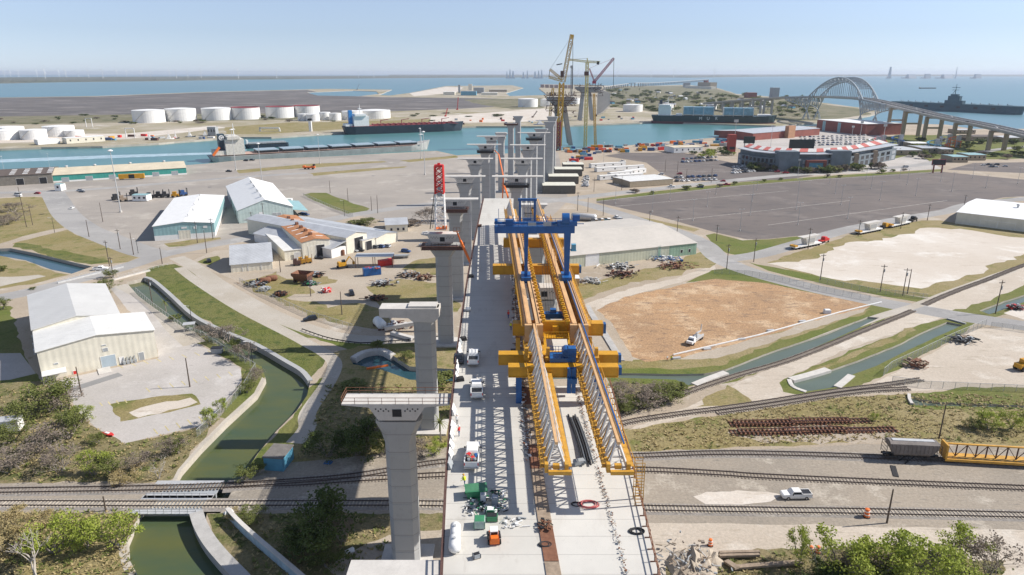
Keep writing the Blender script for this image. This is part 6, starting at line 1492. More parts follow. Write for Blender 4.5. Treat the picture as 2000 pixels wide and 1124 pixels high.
for kd, x, y, yt, lb in (
 ('plain', 52, 444, 365, 'tallest wooden pole at the edge of the brush near the left border'), ('plain', 64, 440, 402, 'short wooden pole on the grass beside the tallest one'),
 ('lamp', 107, 455, 426, 'lamp post on the grass bend above the blue canal'), ('plain', 174, 463, 430, 'bare pole on the pale slab left of the teal warehouse'),
 ('plain', 201, 434, 396, 'bare pole at the fenced yard corner'), ('wood', 214, 520, 470, 'utility pole at the sign beside the road bridge'), ('wood', 235, 487, 448, 'utility pole halfway along the grass slope'),
 ('plain', 261, 498, 455, 'pole at the tip of the grass slope, left of a lamp post'), ('lamp', 270, 495, 467, 'lamp post at the tip of the grass slope by the junction'), ('plain', 317, 516, 484, 'bare pole on the levee side of the road junction'),
 ('wood', 386, 475, 433, 'utility pole before the teal warehouse door, left of the pair'), ('wood', 416, 467, 427, 'utility pole at the right corner of the teal warehouse'), ('plain', 404, 495, 450, 'pole on the verge below the teal warehouse'),
 ('wood', 222, 543, 502, 'utility pole behind the tree at the road bridge'), ('wood', 297, 590, 545, 'grey utility pole with boxes beside the canal gate'), ('wood', 493, 447, 414, 'utility pole at the left front of the long mint warehouse'),
 ('wood', 516, 436, 396, 'utility pole before the middle of the long mint warehouse'), ('plain', 645, 378, 353, 'bare pole at the far corner of the green strip'), ('plain', 680, 394, 368, 'bare pole on the green strip'),
 ('plain', 726, 412, 384, 'left pole of the pair by the big shadow on the yard'), ('plain', 738, 417, 382, 'right pole of the pair by the big shadow on the yard'), ('lamp', 673, 423, 392, 'lamp post at the near end of the green strip'),
 ('plain', 548, 532, 500, 'thin pole right of the small grey-roofed shed'), ('plain', 607, 579, 540, 'pole among the scrap in the junk yard'), ('plain', 668, 615, 570, 'pole on the dry grass near the light road'),
 ('plain', 371, 756, 700, 'dark pole standing alone on the left lot'), ('plain', 160, 774, 717, 'dark pole before the cage of the cream warehouse'), ('lamp', 375, 631, 598, 'lamp post beside the picnic shelter'), ('lamp', 494, 712, 668, 'lamp post at the canal corner of the left lot'),
 ('wood', 1128, 412, 375, 'utility pole at the corner where the road leaves the bridge'), ('plain', 1148, 415, 386, 'pole left of the verge by the asphalt lot corner'), ('plain', 1178, 422, 388, 'pole on the road by the silver tank'),
 ('wood', 1268, 442, 412, 'utility pole at the far end of the tan-roofed warehouse'), ('wood', 1322, 460, 422, 'utility pole at the near right corner of the tan-roofed warehouse'), ('wood', 1399, 471, 439, 'utility pole on the lawn corner of the asphalt lot'),
 ('wood', 1419, 527, 477, 'utility pole at the road junction above the woodchip field'), ('wood', 1472, 512, 466, 'utility pole at the start of the haul road'), ('wood', 1578, 487, 445, 'utility pole in front of the red tractor load'),
 ('wood', 1676, 462, 430, 'utility pole left of the yellow tractor load'), ('wood', 1759, 447, 415, 'utility pole before the load with the dark tractor'), ('wood', 1811, 431, 399, 'utility pole right of the dark tractor'), ('wood', 1882, 407, 381, 'utility pole behind the brilliant white roof'),
 ('wood', 1602, 547, 496, 'utility pole at the left corner of the pale sand lot'), ('wood', 1719, 570, 517, 'utility pole with transformer at the near edge of the pale sand lot'), ('wood', 1763, 578, 524, 'left pole of the close pair by the pale sand lot'), ('plain', 1772, 574, 526, 'right pole of the close pair by the pale sand lot'),
 ('wood', 1944, 613, 548, 'utility pole by the ditch right of the road crossing'), ('plain', 1834, 856, 790, 'dark pole in the dry grass above the hopper wagon'), ('plain', 1732, 1022, 956, 'pole between the main track and the bottom trees'),
 ('plain', 1160, 375, 347, 'pole by the row of cars at the storage sheds'), ('plain', 1214, 372, 344, 'pole by the dark car near the tan office'), ('plain', 1299, 336, 312, 'pole in the upper car park, left one'), ('plain', 1323, 337, 315, 'pole in the upper car park, second one'),
 ('plain', 1340, 357, 331, 'pole at the row of dark cars'), ('plain', 1389, 357, 329, 'pole behind the red cars'), ('plain', 207, 998, 970, 'short post among the bright shrubs at the nearer railway bridge'),
 ('mast', 10, 342, 305, 'light mast at the far left end of the brown wharf shed'), ('mast', 97, 326, 300, 'light mast behind the joint of the two wharf sheds'), ('mast', 236, 415, 292, 'very tall light mast left of the teal warehouse'),
 ('mast', 461, 333, 252, 'tall light mast at the stern of the grey bulk ship'), ('mast', 513, 364, 279, 'tall light mast behind the mint warehouse roof'), ('mast', 625, 320, 262, 'tall light mast on the dock amidships of the grey bulk ship'),
 ('mast', 822, 310, 250, 'left light mast near the bow of the grey bulk ship'), ('mast', 830, 342, 256, 'right light mast near the bow of the grey bulk ship, closer to the camera'), ('mast', 1179, 316, 278, 'light mast right of the cranes on the near bank'),
 ('sport', 1433, 291, 234, 'floodlight mast at the left end of the striped roof'), ('sport', 1505, 287, 245, 'floodlight mast left of the black scoreboard'), ('sport', 1661, 286, 246, 'floodlight mast right of the black scoreboard'), ('sport', 1678, 281, 237, 'taller floodlight mast behind the parked cars'), ('sport', 1722, 293, 243, 'floodlight mast at the right end of the striped roof'), ('sport', 1558, 346, 311, 'thin mast before the ballpark gate')):
 pole(kd, x, y, yt, lb)
LOTS = [(1202, 399, 360), (1274, 415, 372), (1308, 390, 367), (1381, 404, 375), (1353, 432, 390), (1398, 380, 355), (1465, 421, 380), (1469, 394, 357), (1478, 372, 352), (1445, 452, 409), (1555, 410, 350), (1558, 440, 396),
  (1620, 359, 344), (1631, 379, 350), (1642, 401, 362), (1655, 428, 386), (1691, 352, 331), (1701, 369, 339), (1718, 392, 355), (1757, 347, 327), (1771, 362, 330), (1788, 383, 349), (1818, 340, 322), (1837, 355, 327), (1858, 375, 337), (1899, 349, 319), (1925, 368, 342), (1987, 360, 328)]
for rowname, q in (('front', [a for a in LOTS if a[1] >= 400]), ('middle', [a for a in LOTS if 369 <= a[1] < 400]), ('back', [a for a in LOTS if a[1] < 369])):
 q.sort()
 for i, (x, y, yt) in enumerate(q): pole('lot', x, y, yt, 'grey double lamp post, %s row of the asphalt lot, %s' % (rowname, nth(i, len(q))), 'lamp posts in the big asphalt lot')

# ============================================================ heavy haul loads
SEG = first_or_dup(lambda: _seg())
def _seg():
 t = thing('deck_segment', 'x', 'concrete segment'); m = MB()
 m.ext([(-8.6, 5.3), (8.6, 5.3), (8.6, 4.95), (5.2, 4.4), (3.4, .02), (-3.4, .02), (-5.2, 4.4), (-8.6, 4.95)][::-1], -2, 2); m.build('segment', CONC_L, t)
 m = MB(); m.prism([(-3.6, -2.06), (3.6, -2.06), (3.6, -2.01), (-3.6, -2.01)], 1.3, 4.0); m.build('opening', CONC_D, t)
 return t
def _trailer():
 t = thing('heavy_trailer', 'x', 'trailer'); MB().bb(-11, 10, -1.7, 1.7, 1.0, 1.5).build('bed', WHITE, t); MB().bb(-11.3, -9, -1.6, 1.6, 1.51, 2.3).build('power_pack', YEL, t)
 for i in range(9):
  for s in (-1, 1): MB().tube((-9.4 + i * 2.2, s * .9, .5), (-9.4 + i * 2.2, s * 1.7, .5), .5, n=10).build('wheel', TYRE, t)
 return t
TRL = first_or_dup(_trailer)
def tractor(col, label, loc, rz):
 t = thing('tractor_truck', label, 'truck', loc, rz)
 MB().loft([rect(0, 0, 2.4, 2.2, 1.0), rect(0, 0, 2.4, 2.2, 2.6), rect(0, -.1, 2.1, 1.7, 3.2)]).bb(-.9, .9, 1.15, 3.2, 1.0, 2.1).build('cab', col, t); MB().quad((-1, 1.12, 2.2), (1, 1.12, 2.2), (.95, .85, 2.95), (-.95, .85, 2.95)).build('windscreen', GLASS, t)
 MB().bb(-.5, .5, -5, -1.12, .8, 1.2).bb(-1.1, 1.1, -3.6, -1.3, 1.21, 1.7).build('chassis', col if col == RED else DARK, t)
 for y in (2.2, -2.6, -4):
  for s in (-1, 1): MB().tube((s * .8, y, .5), (s * 1.2, y, .5), .5, n=10).build('wheel', TYRE, t)
 return t
for (a, b, tr, col, nm) in (((1552, 487), (1597, 478), (1609, 474), RED, 'red'), ((1677, 458), (1717, 450), (1728, 446), YEL, 'yellow'), ((1738, 445), (1773, 437), (1783, 433), BLACK, 'dark')):
 A, B = P(*a), P(*b); d = B - A; rz = math.atan2(d.y, d.x); c = (A + B) / 2
 TRL(c, rz, 'multi-axle white trailer pulled by the %s tractor on the haul road' % nm, 'trailer', 'heavy trailers on the haul road')
 q = c + Vector((math.cos(rz), math.sin(rz), 0)); SEG((q.x, q.y, 1.5), rz, 'pale concrete deck segment on the trailer behind the %s tractor' % nm, 'concrete segment', 'concrete segments on trailers', .8)
 tractor(col, {'red': 'red and green tractor truck at the front of the nearest load', 'yellow': 'yellow tractor truck pulling the middle load', 'dark': 'dark tractor truck pulling the farthest load'}[nm], P(*tr), rz - PI / 2)

# ============================================================ site sheds, offices, yard things
def boxthing(name, label, cat, x0, x1, yb, d, h, wall, roof, group=None, ov=.15, win=0, rz=None, y2=None):
 A, rz_, L = along((x0, yb), (x1, y2 if y2 is not None else yb)); t = thing(name, label, cat, A, rz_, group)
 MB().bb(0, L, 0, d, .25, h).build('wall', wall, t)
 MB().ext([(-ov, h + .01), (d / 2, h + .35), (d + ov, h + .01), (d + ov, h + .12), (d / 2, h + .5), (-ov, h + .12)][::-1], -ov, L + ov, 'x').build('roof', roof, t)
 for i in range(win):
  x = (i + .5) * L / win; MB().bb(x - .7, x + .7, -.06, -.004, h * .45, h * .75).build('window', GLASS, t)
 MB().bb(.3, L - .3, .2, d - .2, 0, .249).build('skirting', DARK, t)
 return t
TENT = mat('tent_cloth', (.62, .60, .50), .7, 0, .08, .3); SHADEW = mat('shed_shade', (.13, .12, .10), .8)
for i, (x0, x1, yb, d, h) in enumerate(((1060, 1124, 379, 16, 6), (1072, 1130, 360, 16, 6), (1084, 1137, 345, 16, 6), (1100, 1140, 335, 16, 6))):
 boxthing('storage_shed', 'long open-sided storage shed with a pale roof beside the piers, %s to the camera' % ['nearest', 'second nearest', 'third nearest', 'farthest'][i], 'shed', x0, x1, yb, d, h, SHADEW, TENT, 'open storage sheds beside the piers')
BRNW = mat('tan_wall', (.33, .27, .19), .8, 0, .1, .5)
boxthing('office', 'low tan office block with a flat white roof at the road', 'office', 1230, 1314, 367, 26, 4.6, BRNW, WSHEET, win=0, y2=361)
for i, (x0, x1, yb, y2) in enumerate(((1155, 1222, 329, 325), (1166, 1258, 337, 331), (1172, 1232, 353, 349), (1193, 1236, 347, 343), (1206, 1256, 352, 348), (1222, 1262, 343, 338))):
 boxthing('site_office', 'white site office cabin in the cluster left of the tan office, %s' % nth(i, 6), 'cabin', x0, x1, yb, 5, 3.6, WHITE, WSHEET, 'white site office cabins', win=4, y2=y2)
boxthing('market_shed', 'white low building with blue front at the corner of the upper car park', 'building', 1316, 1372, 300, 22, 6, WHITE, TANROOF, win=5, y2=298)
t = thing('silo_tank', 'grey cylindrical tank lying on the ground behind the tan-roofed warehouse', 'tank', P(1140, 431), -.35); capsule(MB(), (0, 0, 2.2), 16, 2.1, 'x').build('tank', GALV, t, smooth=True); MB().bb(-5, -4, -1.5, 1.5, 0, 1).bb(4, 5, -1.5, 1.5, 0, 1).bb(-4, 4, -.1, .1, .1, .3).build('cradle', DARK, t)
for i, cl in enumerate((GREYP, PLANK, GREYP, YEL2, LBLUE, DARK)):
 t = thing('storage_box', ['grey', 'brown', 'second grey', 'yellow', 'light blue', 'black'][i] + ' storage box in the short row behind the tan-roofed warehouse', 'box', P(1158 + i * 6, 439 - i * .3), -.1); MB().bb(-1.1, 1.1, -1.5, 1.5, 0, 3.1).build('body', cl, t); MB().bb(-1.15, 1.15, -1.55, 1.55, 3.11, 3.25).build('lid', WHITE if i % 2 else DARK, t)
boxthing('site_office', 'white cabin with pale roof beside the yellow gantry end', 'cabin', 1117, 1131, 560, 5, 3.4, TAN, WHITE)
# junk yard
def container(label, a, b, mt, hgt=2.6, group=None):
 A, rz, L = along(a, b); t = thing('shipping_container', label, 'container', A, rz, group); MB().bb(0, L, 0, 2.5, .1, hgt).build('body', mt, t)
 for i in range(8): MB().bb((i + .5) * L / 8 - .12, (i + .5) * L / 8 + .12, -.07, -.003, .3, hgt - .2).build('rib', mt, t)
 return t
container('bright blue open-topped container full of red scrap in the junk yard', (711, 541), (745, 537), BLUE, 3.4)
container('rust-red container behind the blue one in the junk yard', (742, 522), (768, 518), RED, 2.8)
q = P(728, 539); litter('scrap_load', 'red and rusty scrap heaped in the blue container', 'scrap', lambda r: (q.x + r.uniform(-3.5, 3.5), q.y + .8 + r.uniform(-1, 1), 3.1), (RED, RUST, GREYP), 41, .9, n=30)
t = thing('canopy', 'rusty steel canopy with a pale roof sheet in the junk yard', 'canopy', P(694, 524), .06); MB().bb(0, 17, 0, 7, 5, 5.15).build('roof', GALV, t)
for x in (.2, 8, 16.6):
 for y in (.2, 6.6): MB().bb(x - .12, x + .12, y - .12, y + .12, 0, 4.99).build('post', RUST, t)
t = thing('hopper_bin', 'big rusty brown steel hopper bin in the junk yard', 'bin', P(592, 551), -.25); MB().loft([rect(0, 0, 3.2, 2.4, .4), rect(0, 0, 7.5, 5.6, 3.2), rect(0, 0, 7.5, 5.6, 4.2)], False).loft([rect(0, 0, 7.2, 5.3, 4.2), rect(0, 0, 3, 2.2, .6)], False).build('shell', RUST, t); MB().bb(-3.3, -3, -2, 2, 0, 2.8).bb(3, 3.3, -2, 2, 0, 2.8).bb(-3, 3, -.15, .15, .2, .5).build('legs', BROWNST, t)
for x, y, lb in ((531, 549, 'low rusty tank section at the left end of the junk yard'), (518, 553, 'half-round rusty tank lying left of the low tank section')):
 t = thing('old_tank', lb, 'tank', P(x, y), .4); capsule(MB(), (0, 0, 1.2), 5, 1.2, 'x').build('shell', RUST, t, smooth=True); MB().bb(-1.5, -1.2, -.8, .8, 0, .5).bb(1.2, 1.5, -.8, .8, 0, .5).bb(-1.2, 1.2, -.1, .1, 0, .2).build('cradle', BROWNST, t)
t = thing('excavator', 'yellow excavator with folded arm in the junk yard', 'excavator', P(669, 524), .6)
MB().bb(-2, 1.6, -1.3, 1.3, 1.2, 2.5).bb(-1.9, -.6, -1.2, 1.2, 2.5, 3.0).build('body', YEL, t); MB().bb(.2, 1.6, .2, 1.25, 2.51, 3.6).build('cab', GLASS, t); MB().beam((1.2, -.3, 2.2), (3.4, -.3, 5), .45).beam((3.4, -.3, 5), (5.2, -.3, 2.6), .35).bb(4.8, 5.7, -.8, .2, 1.2, 2.4).build('arm', YEL, t)
for s in (-1, 1): MB().bb(-2.2, 2.2, s * 1.2 - .3, s * 1.2 + .3, 0, 1.0).build('crawler', DARK, t)
for x, y, lb in ((580, 519, 'yellow forklift frame beside the annex door'), (590, 516, 'brown compressor trailer right of the forklift frame'), (602, 514, 'ochre machine at the wall of the rust-roofed shed')):
 t = thing('yard_machine', lb, 'machine', P(x, y), .3); MB().bb(-1.6, 1.6, -1, 1, .5, 2.2).bb(-1.4, .2, -.9, .9, 2.2, 3.2).build('body', [YEL2, BROWNST, YEL2][x % 3], t); MB().beam((1.7, -.6, .2), (1.9, -.6, 4), .2).beam((1.7, .6, .2), (1.9, .6, 4), .2).beam((1.9, -.6, 3.8), (1.9, .6, 3.8), .2).build('mast', RUST, t)
 for sx in (-1, 1):
  for sy in (-1, 1): MB().tube((sx, sy * .8, .45), (sx, sy * 1.1, .45), .45, n=10).build('wheel', TYRE, t)
for i, (x, y) in enumerate(((658, 498), (661, 498), (665, 499), (670, 499))):
 tag(MB().lathe((0, 0, 0), [(.9, 0), (.95, 1.3), (.9, 2.6 + (i == 0) * 1.2), (.1, 2.8 + (i == 0) * 1.4)], 14).build('steel_drum', [GREYP, DARK, RUST, RUST][i], None, P(x, y)), 'tall %s drum before the grey-roofed side wing' % ['grey', 'black', 'rusty', 'short rusty'][i], 'drum')
t = thing('boat_trailer', 'flat grey boat on a low trailer in the middle of the yard', 'boat', P(781, 505), .1); MB().loft([[(-4, -1, .8), (-4, 1, .8), (-4, 1.1, 1.6), (-4, -1.1, 1.6)], [(2, -1, .8), (2, 1, .8), (2, 1.2, 1.7), (2, -1.2, 1.7)], [(4.6, -.1, 1.4), (4.6, .1, 1.4), (4.6, .15, 1.8), (4.6, -.15, 1.8)]]).build('hull', GREYP, t); MB().bb(-3.4, -2.6, -.5, .5, 1.72, 2.6).build('engine', DARK, t); MB().bb(-3.5, 4, -.6, .6, .4, .7).build('trailer_frame', DARK, t)
RN = [('scrap_heap', 'heap of dark scrap and pipes right of the rusty hopper bin', 618, 540, 26, 9, (DARK, GREYP, RUST)), ('scrap_heap', 'heap with green pipes below the rusty hopper bin', 607, 557, 22, 6, (GREENP, DARK, GREYP)), ('scrap_heap', 'scrap heap at the far left corner of the junk yard', 500, 558, 40, 9, (RUST, GREYP, DARK)),
      ('scrap_heap', 'pale scrap near the light road below the left corner', 518, 568, 18, 4, (GALV, GREYP)), ('scrap_heap', 'low rusty scrap on the lower grass of the junk yard', 548, 578, 24, 5, (RUST, DARK)), ('scrap_heap', 'red and white crushed boat shells beside the lone pole', 637, 571, 14, 3, (RED, WHITE)),
      ('scrap_heap', 'scrap beams right of the blue container', 800, 540, 46, 14, (RUST, GREYP, DARK, PLANK)), ('scrap_heap', 'grey steel sheets below the blue container', 745, 556, 50, 14, (GALV, GREYP, BROWNST, DARK)), ('scrap_heap', 'rusty heap by the base of the second pier row', 830, 545, 36, 16, (RUST, BROWNST, PLANK)),
      ('scrap_heap', 'steel forms stacked under the arm of the second pier', 775, 640, 52, 12, (RUST, BROWNST, WHITE)), ('scrap_heap', 'dark scrap shaded beside the black car', 735, 586, 30, 6, (DARK, RUST)), ('scrap_heap', 'scrap at the pier footing right of the junk yard', 820, 605, 36, 10, (GREYP, RUST, PLANK)),
      ('rubble_heap', 'heap of broken grey concrete against the long pale warehouse wall', 1205, 523, 60, 8, (GREYP, CONC, WHITE, DARK)), ('rubble_heap', 'smaller rubble heap at the corner of the dirt road', 1155, 552, 46, 8, (GREYP, CONC, CONC_L)), ('scrap_heap', 'rusty steel plates on the weeds before the warehouse', 1215, 538, 60, 6, (RUST, BROWNST, DARK)),
      ('scrap_heap', 'long rusty beams stacked on the weeds near the junction', 1315, 522, 62, 8, (RUST, BROWNST, RUST)), ('scrap_heap', 'blue tarps and sheets along the warehouse wall', 1300, 508, 60, 3, (BLUE, WHITE, GREYP)), ('timber_heap', 'weathered planks heaped along the fence of the sandy lot', 1880, 667, 46, 10, (PLANK, GREYP, DARK)),
      ('timber_heap', 'reddish boards on the ground near the fence end', 1790, 716, 42, 5, (PLANK, RUST)), ('rubble_heap', 'bricks and junk beside the upper right ditch', 1985, 604, 26, 6, (RED, GREYP, DARK))]
for i, (nm, lb, x, y, wpx, hpx, ms) in enumerate(RN):
 k = pxm(x, y); c = P(x, y); wd = wpx / k / 2
 litter(nm, lb, 'scrap', lambda r, c=c, wd=wd: (c.x + r.gauss(0, .45) * wd, c.y + r.gauss(0, .3) * wd, r.random() * .3), ms, 50 + i, 1.5, n=90, flat=.9)
t = thing('form_tank', 'white rounded steel form lying under the pier arm', 'form', P(742, 640), .5); capsule(MB(), (0, 0, 1.7), 7, 1.7, 'y').build('shell', WHITE, t, smooth=True); MB().bb(-1.5, 1.5, -3, -2.6, 0, .6).bb(-1.5, 1.5, 2.6, 3, 0, .6).bb(-.1, .1, -2.6, 2.6, 0, .2).build('cradle', BROWNST, t)
A = P(752, 648); tag(MB().beam((0, 0, 1.2), P(833, 628, 3.5) - A, 1.6, 1.2).build('form_beam', CONC_L, None, A), 'long pale concrete beam leaning under the pier arm', 'beam')
A = P(765, 655); tag(MB().beam((0, 0, .8), P(806, 662, .8) - A, 1.5, 1.1).build('form_beam', CONC_L, None, A), 'short pale concrete beam before the leaning one', 'beam')
# foreground right: rubble, beams, barrels
q = P(1352, 1108)
m = MB(); r = random.Random(9)
def lump(m, c, s, r, n=2):
 vs = []; nx, ny = 10, 7
 for i in range(nx):
  for j in range(ny):
   u, v = i / (nx - 1) * 2 - 1, j / (ny - 1) * 2 - 1; h = max(0, 1 - u * u - v * v) ** .7
   vs.append((c[0] + u * s[0] + r.gauss(0, .06) * s[0], c[1] + v * s[1] + r.gauss(0, .06) * s[1], c[2] + h * s[2] * r.uniform(.6, 1.2) - .15))
 m.add(vs, [(i * ny + j, (i + 1) * ny + j, (i + 1) * ny + j + 1, i * ny + j + 1) for i in range(nx - 1) for j in range(ny - 1)])
lump(m, (0, 0, 0), (4.5, 4.5, 2.6), r); lump(m, (2.5, 2, 0), (3.5, 3, 2), r); lump(m, (-1, -4, 0), (3, 3, 1.6), r)
struct(tag(m.build('rubble_mound', MATS['dirt'], None, q), 'mound of grey rubble at the bottom edge right of the deck', 'rubble'), 'stuff')
litter('rubble_heap', 'loose concrete chunks and laths on the grey rubble mound', 'rubble', lambda r: (q.x + r.gauss(0, 2.4), q.y + r.gauss(0, 2.6), 1.0 + r.random() * .8), (CONC, GREYP, PLANK, TIE), 33, .7, n=110, flat=.6)
for i in range(4):
 A = P(1405, 1086 - i % 2 * 6, .25 + (i // 2) * .5); B = P(1483, 1084 - i % 2 * 6, .25 + (i // 2) * .5)
 tag(MB().beam((0, 0, 0), B - A, .6, .45).build('timber_beam', BROWNST if i < 2 else PLANK, None, A), 'brown timber beam in the stack right of the rubble, %s layer, %s' % (('bottom', 'bottom', 'top', 'top')[i], ('front', 'back')[i % 2]), 'beam', 'timber beams by the rubble')
A = P(1436, 1108, .5); tag(MB().beam((0, 0, 0), P(1567, 1098, .8) - A, .9, .4).build('timber_beam', PLANK, None, A), 'long pale beam lying before the bottom trees', 'beam')
A = P(1418, 1096, .4); tag(MB().beam((0, 0, 0), P(1440, 1110, .8) - A, 1.1, .4).build('timber_beam', PLANK, None, A), 'short pale beam between the stack and the long beam', 'beam')
def _barrel():
 t = thing('traffic_drum', 'x', 'traffic drum'); MB().lathe((0, 0, .08), [(.32, 0), (.30, .45), (.27, .5), (.26, 1.0), (.1, 1.05)], 12).build('drum', ORANGE, t)
 for z in (.32, .75): MB().lathe((0, 0, z), [(.325, 0), (.315, .12)], 12).build('white_band', WHITE, t)
 MB().lathe((0, 0, 0), [(.45, 0), (.42, .08)], 12).build('rubber_base', DARK, t); return t
BR_ = first_or_dup(_barrel)
for x, y, lb in ((1387, 1066, 'orange traffic drum above the timber stack'), (1583, 1080, 'orange traffic drum, left of the pair behind the bottom trees'), (1597, 1080, 'orange traffic drum, right of the pair behind the bottom trees'), (1692, 1010, 'tall orange marker drum at the main railway track')):
 BR_(P(x, y), 0, lb, 'traffic drum', None, 1.3 if x < 1600 else 1.7)
tag(MB().beam((0, 0, .3), P(758, 714, .3) - P(716, 722), .55, .5).build('spill_boom', ORANGE, None, P(716, 722)), 'orange floating boom across the small pool under the piers', 'boom')
for x, y, lb, mt in ((640, 905, 'blue rag in the shaded weeds by the tracks', BLUE), (682, 1078, 'white plastic sheets in the shaded weeds below the dark tree', WHITE), (645, 1085, 'pale driftwood lying in the shaded weeds', PLANK), (446, 1002, 'white signboard leaning at the track end of the retaining wall', WHITE)):
 c = P(x, y); m = MB(); r = random.Random(x)
 m.loft([[(-.9, -.5, .05), (.9, -.6, .05), (1.1, .5, .05), (-.8, .6, .05)], [(-.7, -.3, .5), (.5, -.4, .35), (.8, .3, .6), (-.5, .3, .4)]]); tag(m.build('debris', mt, None, c, r.random()), lb, 'debris')
# harbour-yard clutter behind the teal warehouse
for i, (x, y, mt, nm, lb) in enumerate(((227, 391, DARK, 'yard_truck', 'dark flatbed at the left of the yard equipment'), (240, 394, PLANK, 'yard_truck', 'brown flatbed stack, second in the yard equipment'), (261, 382, DARK, 'yard_truck', 'black forklift left of the teal-roofed kiosk'), (293, 388, BLACK, 'yard_truck', 'black forklift right of the teal-roofed kiosk'), (311, 386, BLACK, 'yard_truck', 'black forklift in the pair right of the kiosk'), (323, 386, BLACK, 'yard_truck', 'second black forklift in the pair right of the kiosk'), (343, 386, YEL, 'yard_truck', 'yellow machine left of the red gondolas'), (358, 383, PAINTS['blue'], 'yard_truck', 'dark blue machine behind the red gondolas'))):
 t = thing(nm, lb, 'forklift', P(x, y), rng.random()); MB().bb(-2.5, 2.5, -1.4, 1.4, .8, 2.4).bb(-1.6, .8, -1.2, 1.2, 2.4, 4.2).build('body', mt, t); MB().beam((2.8, -.8, .2), (2.9, -.8, 5.5), .3).beam((2.8, .8, .2), (2.9, .8, 5.5), .3).beam((2.9, -.8, 5.2), (2.9, .8, 5.2), .3).build('mast', DARK, t)
 for sx in (-1.6, 1.6):
  for sy in (-1.2, 1.2): MB().tube((sx, sy - .25, .8), (sx, sy + .25, .8), .8, n=10).build('wheel', TYRE, t)
boxthing('kiosk', 'small kiosk with a teal roof among the yard equipment', 'kiosk', 259, 287, 394, 7, 4.2, WHITE, TEAL, win=3)
boxthing('gatehouse', 'small white gatehouse with a teal roof on the dock road', 'gatehouse', 108, 120, 374, 6, 5, WHITE, TEAL, win=1)
boxthing('white_trailer', 'long white trailer parked on the yard right of the mint warehouse', 'trailer', 548, 570, 401, 3, 4, WHITE, WHITE)
# ============================================================ ships
def hull(m, L, B, zt, zb=-1.2, sheer=2.5, bowlen=.2, sternlen=.08, x0=0, flare=.9):
 rings = []
 for f in (0, sternlen * .4, sternlen, .3, .5, 1 - bowlen, 1 - bowlen * .5, 1 - bowlen * .2, 1):
  b = 1.
  if f < sternlen: b = .72 + .28 * (f / sternlen) ** .6
  if f > 1 - bowlen: b = max(.02, 1 - ((f - 1 + bowlen) / bowlen) ** 2.0)
  z = zt + sheer * max(0, (f - 1 + bowlen * 1.2) / (bowlen * 1.2)) ** 1.5
  x = f * L; k = .8 if f in (0, 1) else 1
  xb = x - (4 * (1 if f == 1 else 0)) + (4 if f == 0 else 0)
  rings.append([(x, -b * B / 2, z), (xb, -b * B / 2 * flare, zb), (xb, b * B / 2 * flare, zb), (x, b * B / 2, z)])
 return m.loft(rings)
def place(a, b, B, z=-2.3):
 A, Bq = P(*a, z), P(*b, z); d = Bq - A; rz = math.atan2(d.y, d.x); n = Vector((-d.y, d.x, 0)).normalized()
 return A + n * B / 2, rz, d.length
def txt(s, size, mt, par, M, name='lettering'):
 cu = bpy.data.curves.new('t', 'FONT'); cu.body = s; cu.size = size; cu.extrude = .04; cu.align_x = 'CENTER'
 o = bpy.data.objects.new('t', cu); COL.objects.link(o)
 me = bpy.data.meshes.new_from_object(o.evaluated_get(bpy.context.evaluated_depsgraph_get())); bpy.data.objects.remove(o)
 me.transform(M); me.materials.clear(); me.materials.append(mt); q = bpy.data.objects.new(name, me); COL.objects.link(q); q.parent = par; return q
def side_M(x, y, z): return Matrix.Translation((x, y, z)) @ Matrix.Rotation(PI / 2, 4, 'X')
o, rz, L = place((675, 264.5), (912, 256), 30)
t = thing('tanker_ship', 'black-hulled tanker with a bright blue funnel and red deck pipes', 'ship', o, rz)
hull(MB(), L, 30, 11.5).build('hull', NAVY, t); MB().bb(L * .05, L * .93, -13, 13, 11.52, 11.9).build('deck', MAROON, t)
MB().bb(14, 36, -13, 13, 11.9, 26).bb(16, 32, -15, 15, 26.01, 29).bb(2, 12, -11, 11, 11.91, 15).build('superstructure', WHITE, t)
MB().bb(9, 18 - 4.1, -4, 4, 15.01, 34).build('funnel', mat('funnel_blue', (.02, .22, .55), .5), t); MB().tube((26, 0, 29), (26, 0, 42), .7, .3).bb(24, 28, -4, 4, 36, 36.6).build('mast', WHITE, t)
m = MB(); r = random.Random(4)
for i in range(7): m.bb(L * .24, L * .92, -8 + i * 2.5, -7 + i * 2.5, 12.6, 13.3)
for i in range(16): x = L * .24 + i * L * .043; m.bb(x, x + 1.5, -11, 11, 11.91, 13.8)
m.build('deck_pipes', MAROON, t)
for i in range(4): x = L * (.3 + i * .17); MB().beam((x, 0, 11.9), (x, 0, 19), 1).beam((x, 0, 18.5), (x + 12, 0, 20), .8).build('deck_crane', MAROON, t)
o, rz, L = place((412, 319), (850, 293), 30)
t = thing('bulk_carrier', 'grey bulk ship with pale blue hatch covers moored along the near dock', 'ship', o, rz)
hull(MB(), L, 30, 5.6, sheer=5, bowlen=.12).build('hull', mat('hull_grey', (.42, .41, .38), .6, 0, .15, .1), t); MB().bb(L * .04, L * .93, -13, 13, 6.52, 6.7).build('deck', mat('deck_pink', (.40, .27, .22), .8), t)
MB().bb(16, 34, -13, 13, 6.71, 22).bb(18, 30, -15, 15, 22.01, 25).bb(5, 15.9, -12, 12, 6.71, 11).build('superstructure', mat('ship_cream', (.60, .57, .50), .6), t)
fu = MB().bb(11, 17, -5, 5, 22.0 if 0 else 11.01, 27).build('funnel', mat('funnel_dark', (.02, .05, .07), .5), t)
MB().tube((14, -5.05, 23.5), (14, -5.3, 23.5), 2.6, n=20).build('funnel_disc', WHITE, fu); txt('G', 4.6, BLACK, fu, side_M(14, -5.36, 21.9))
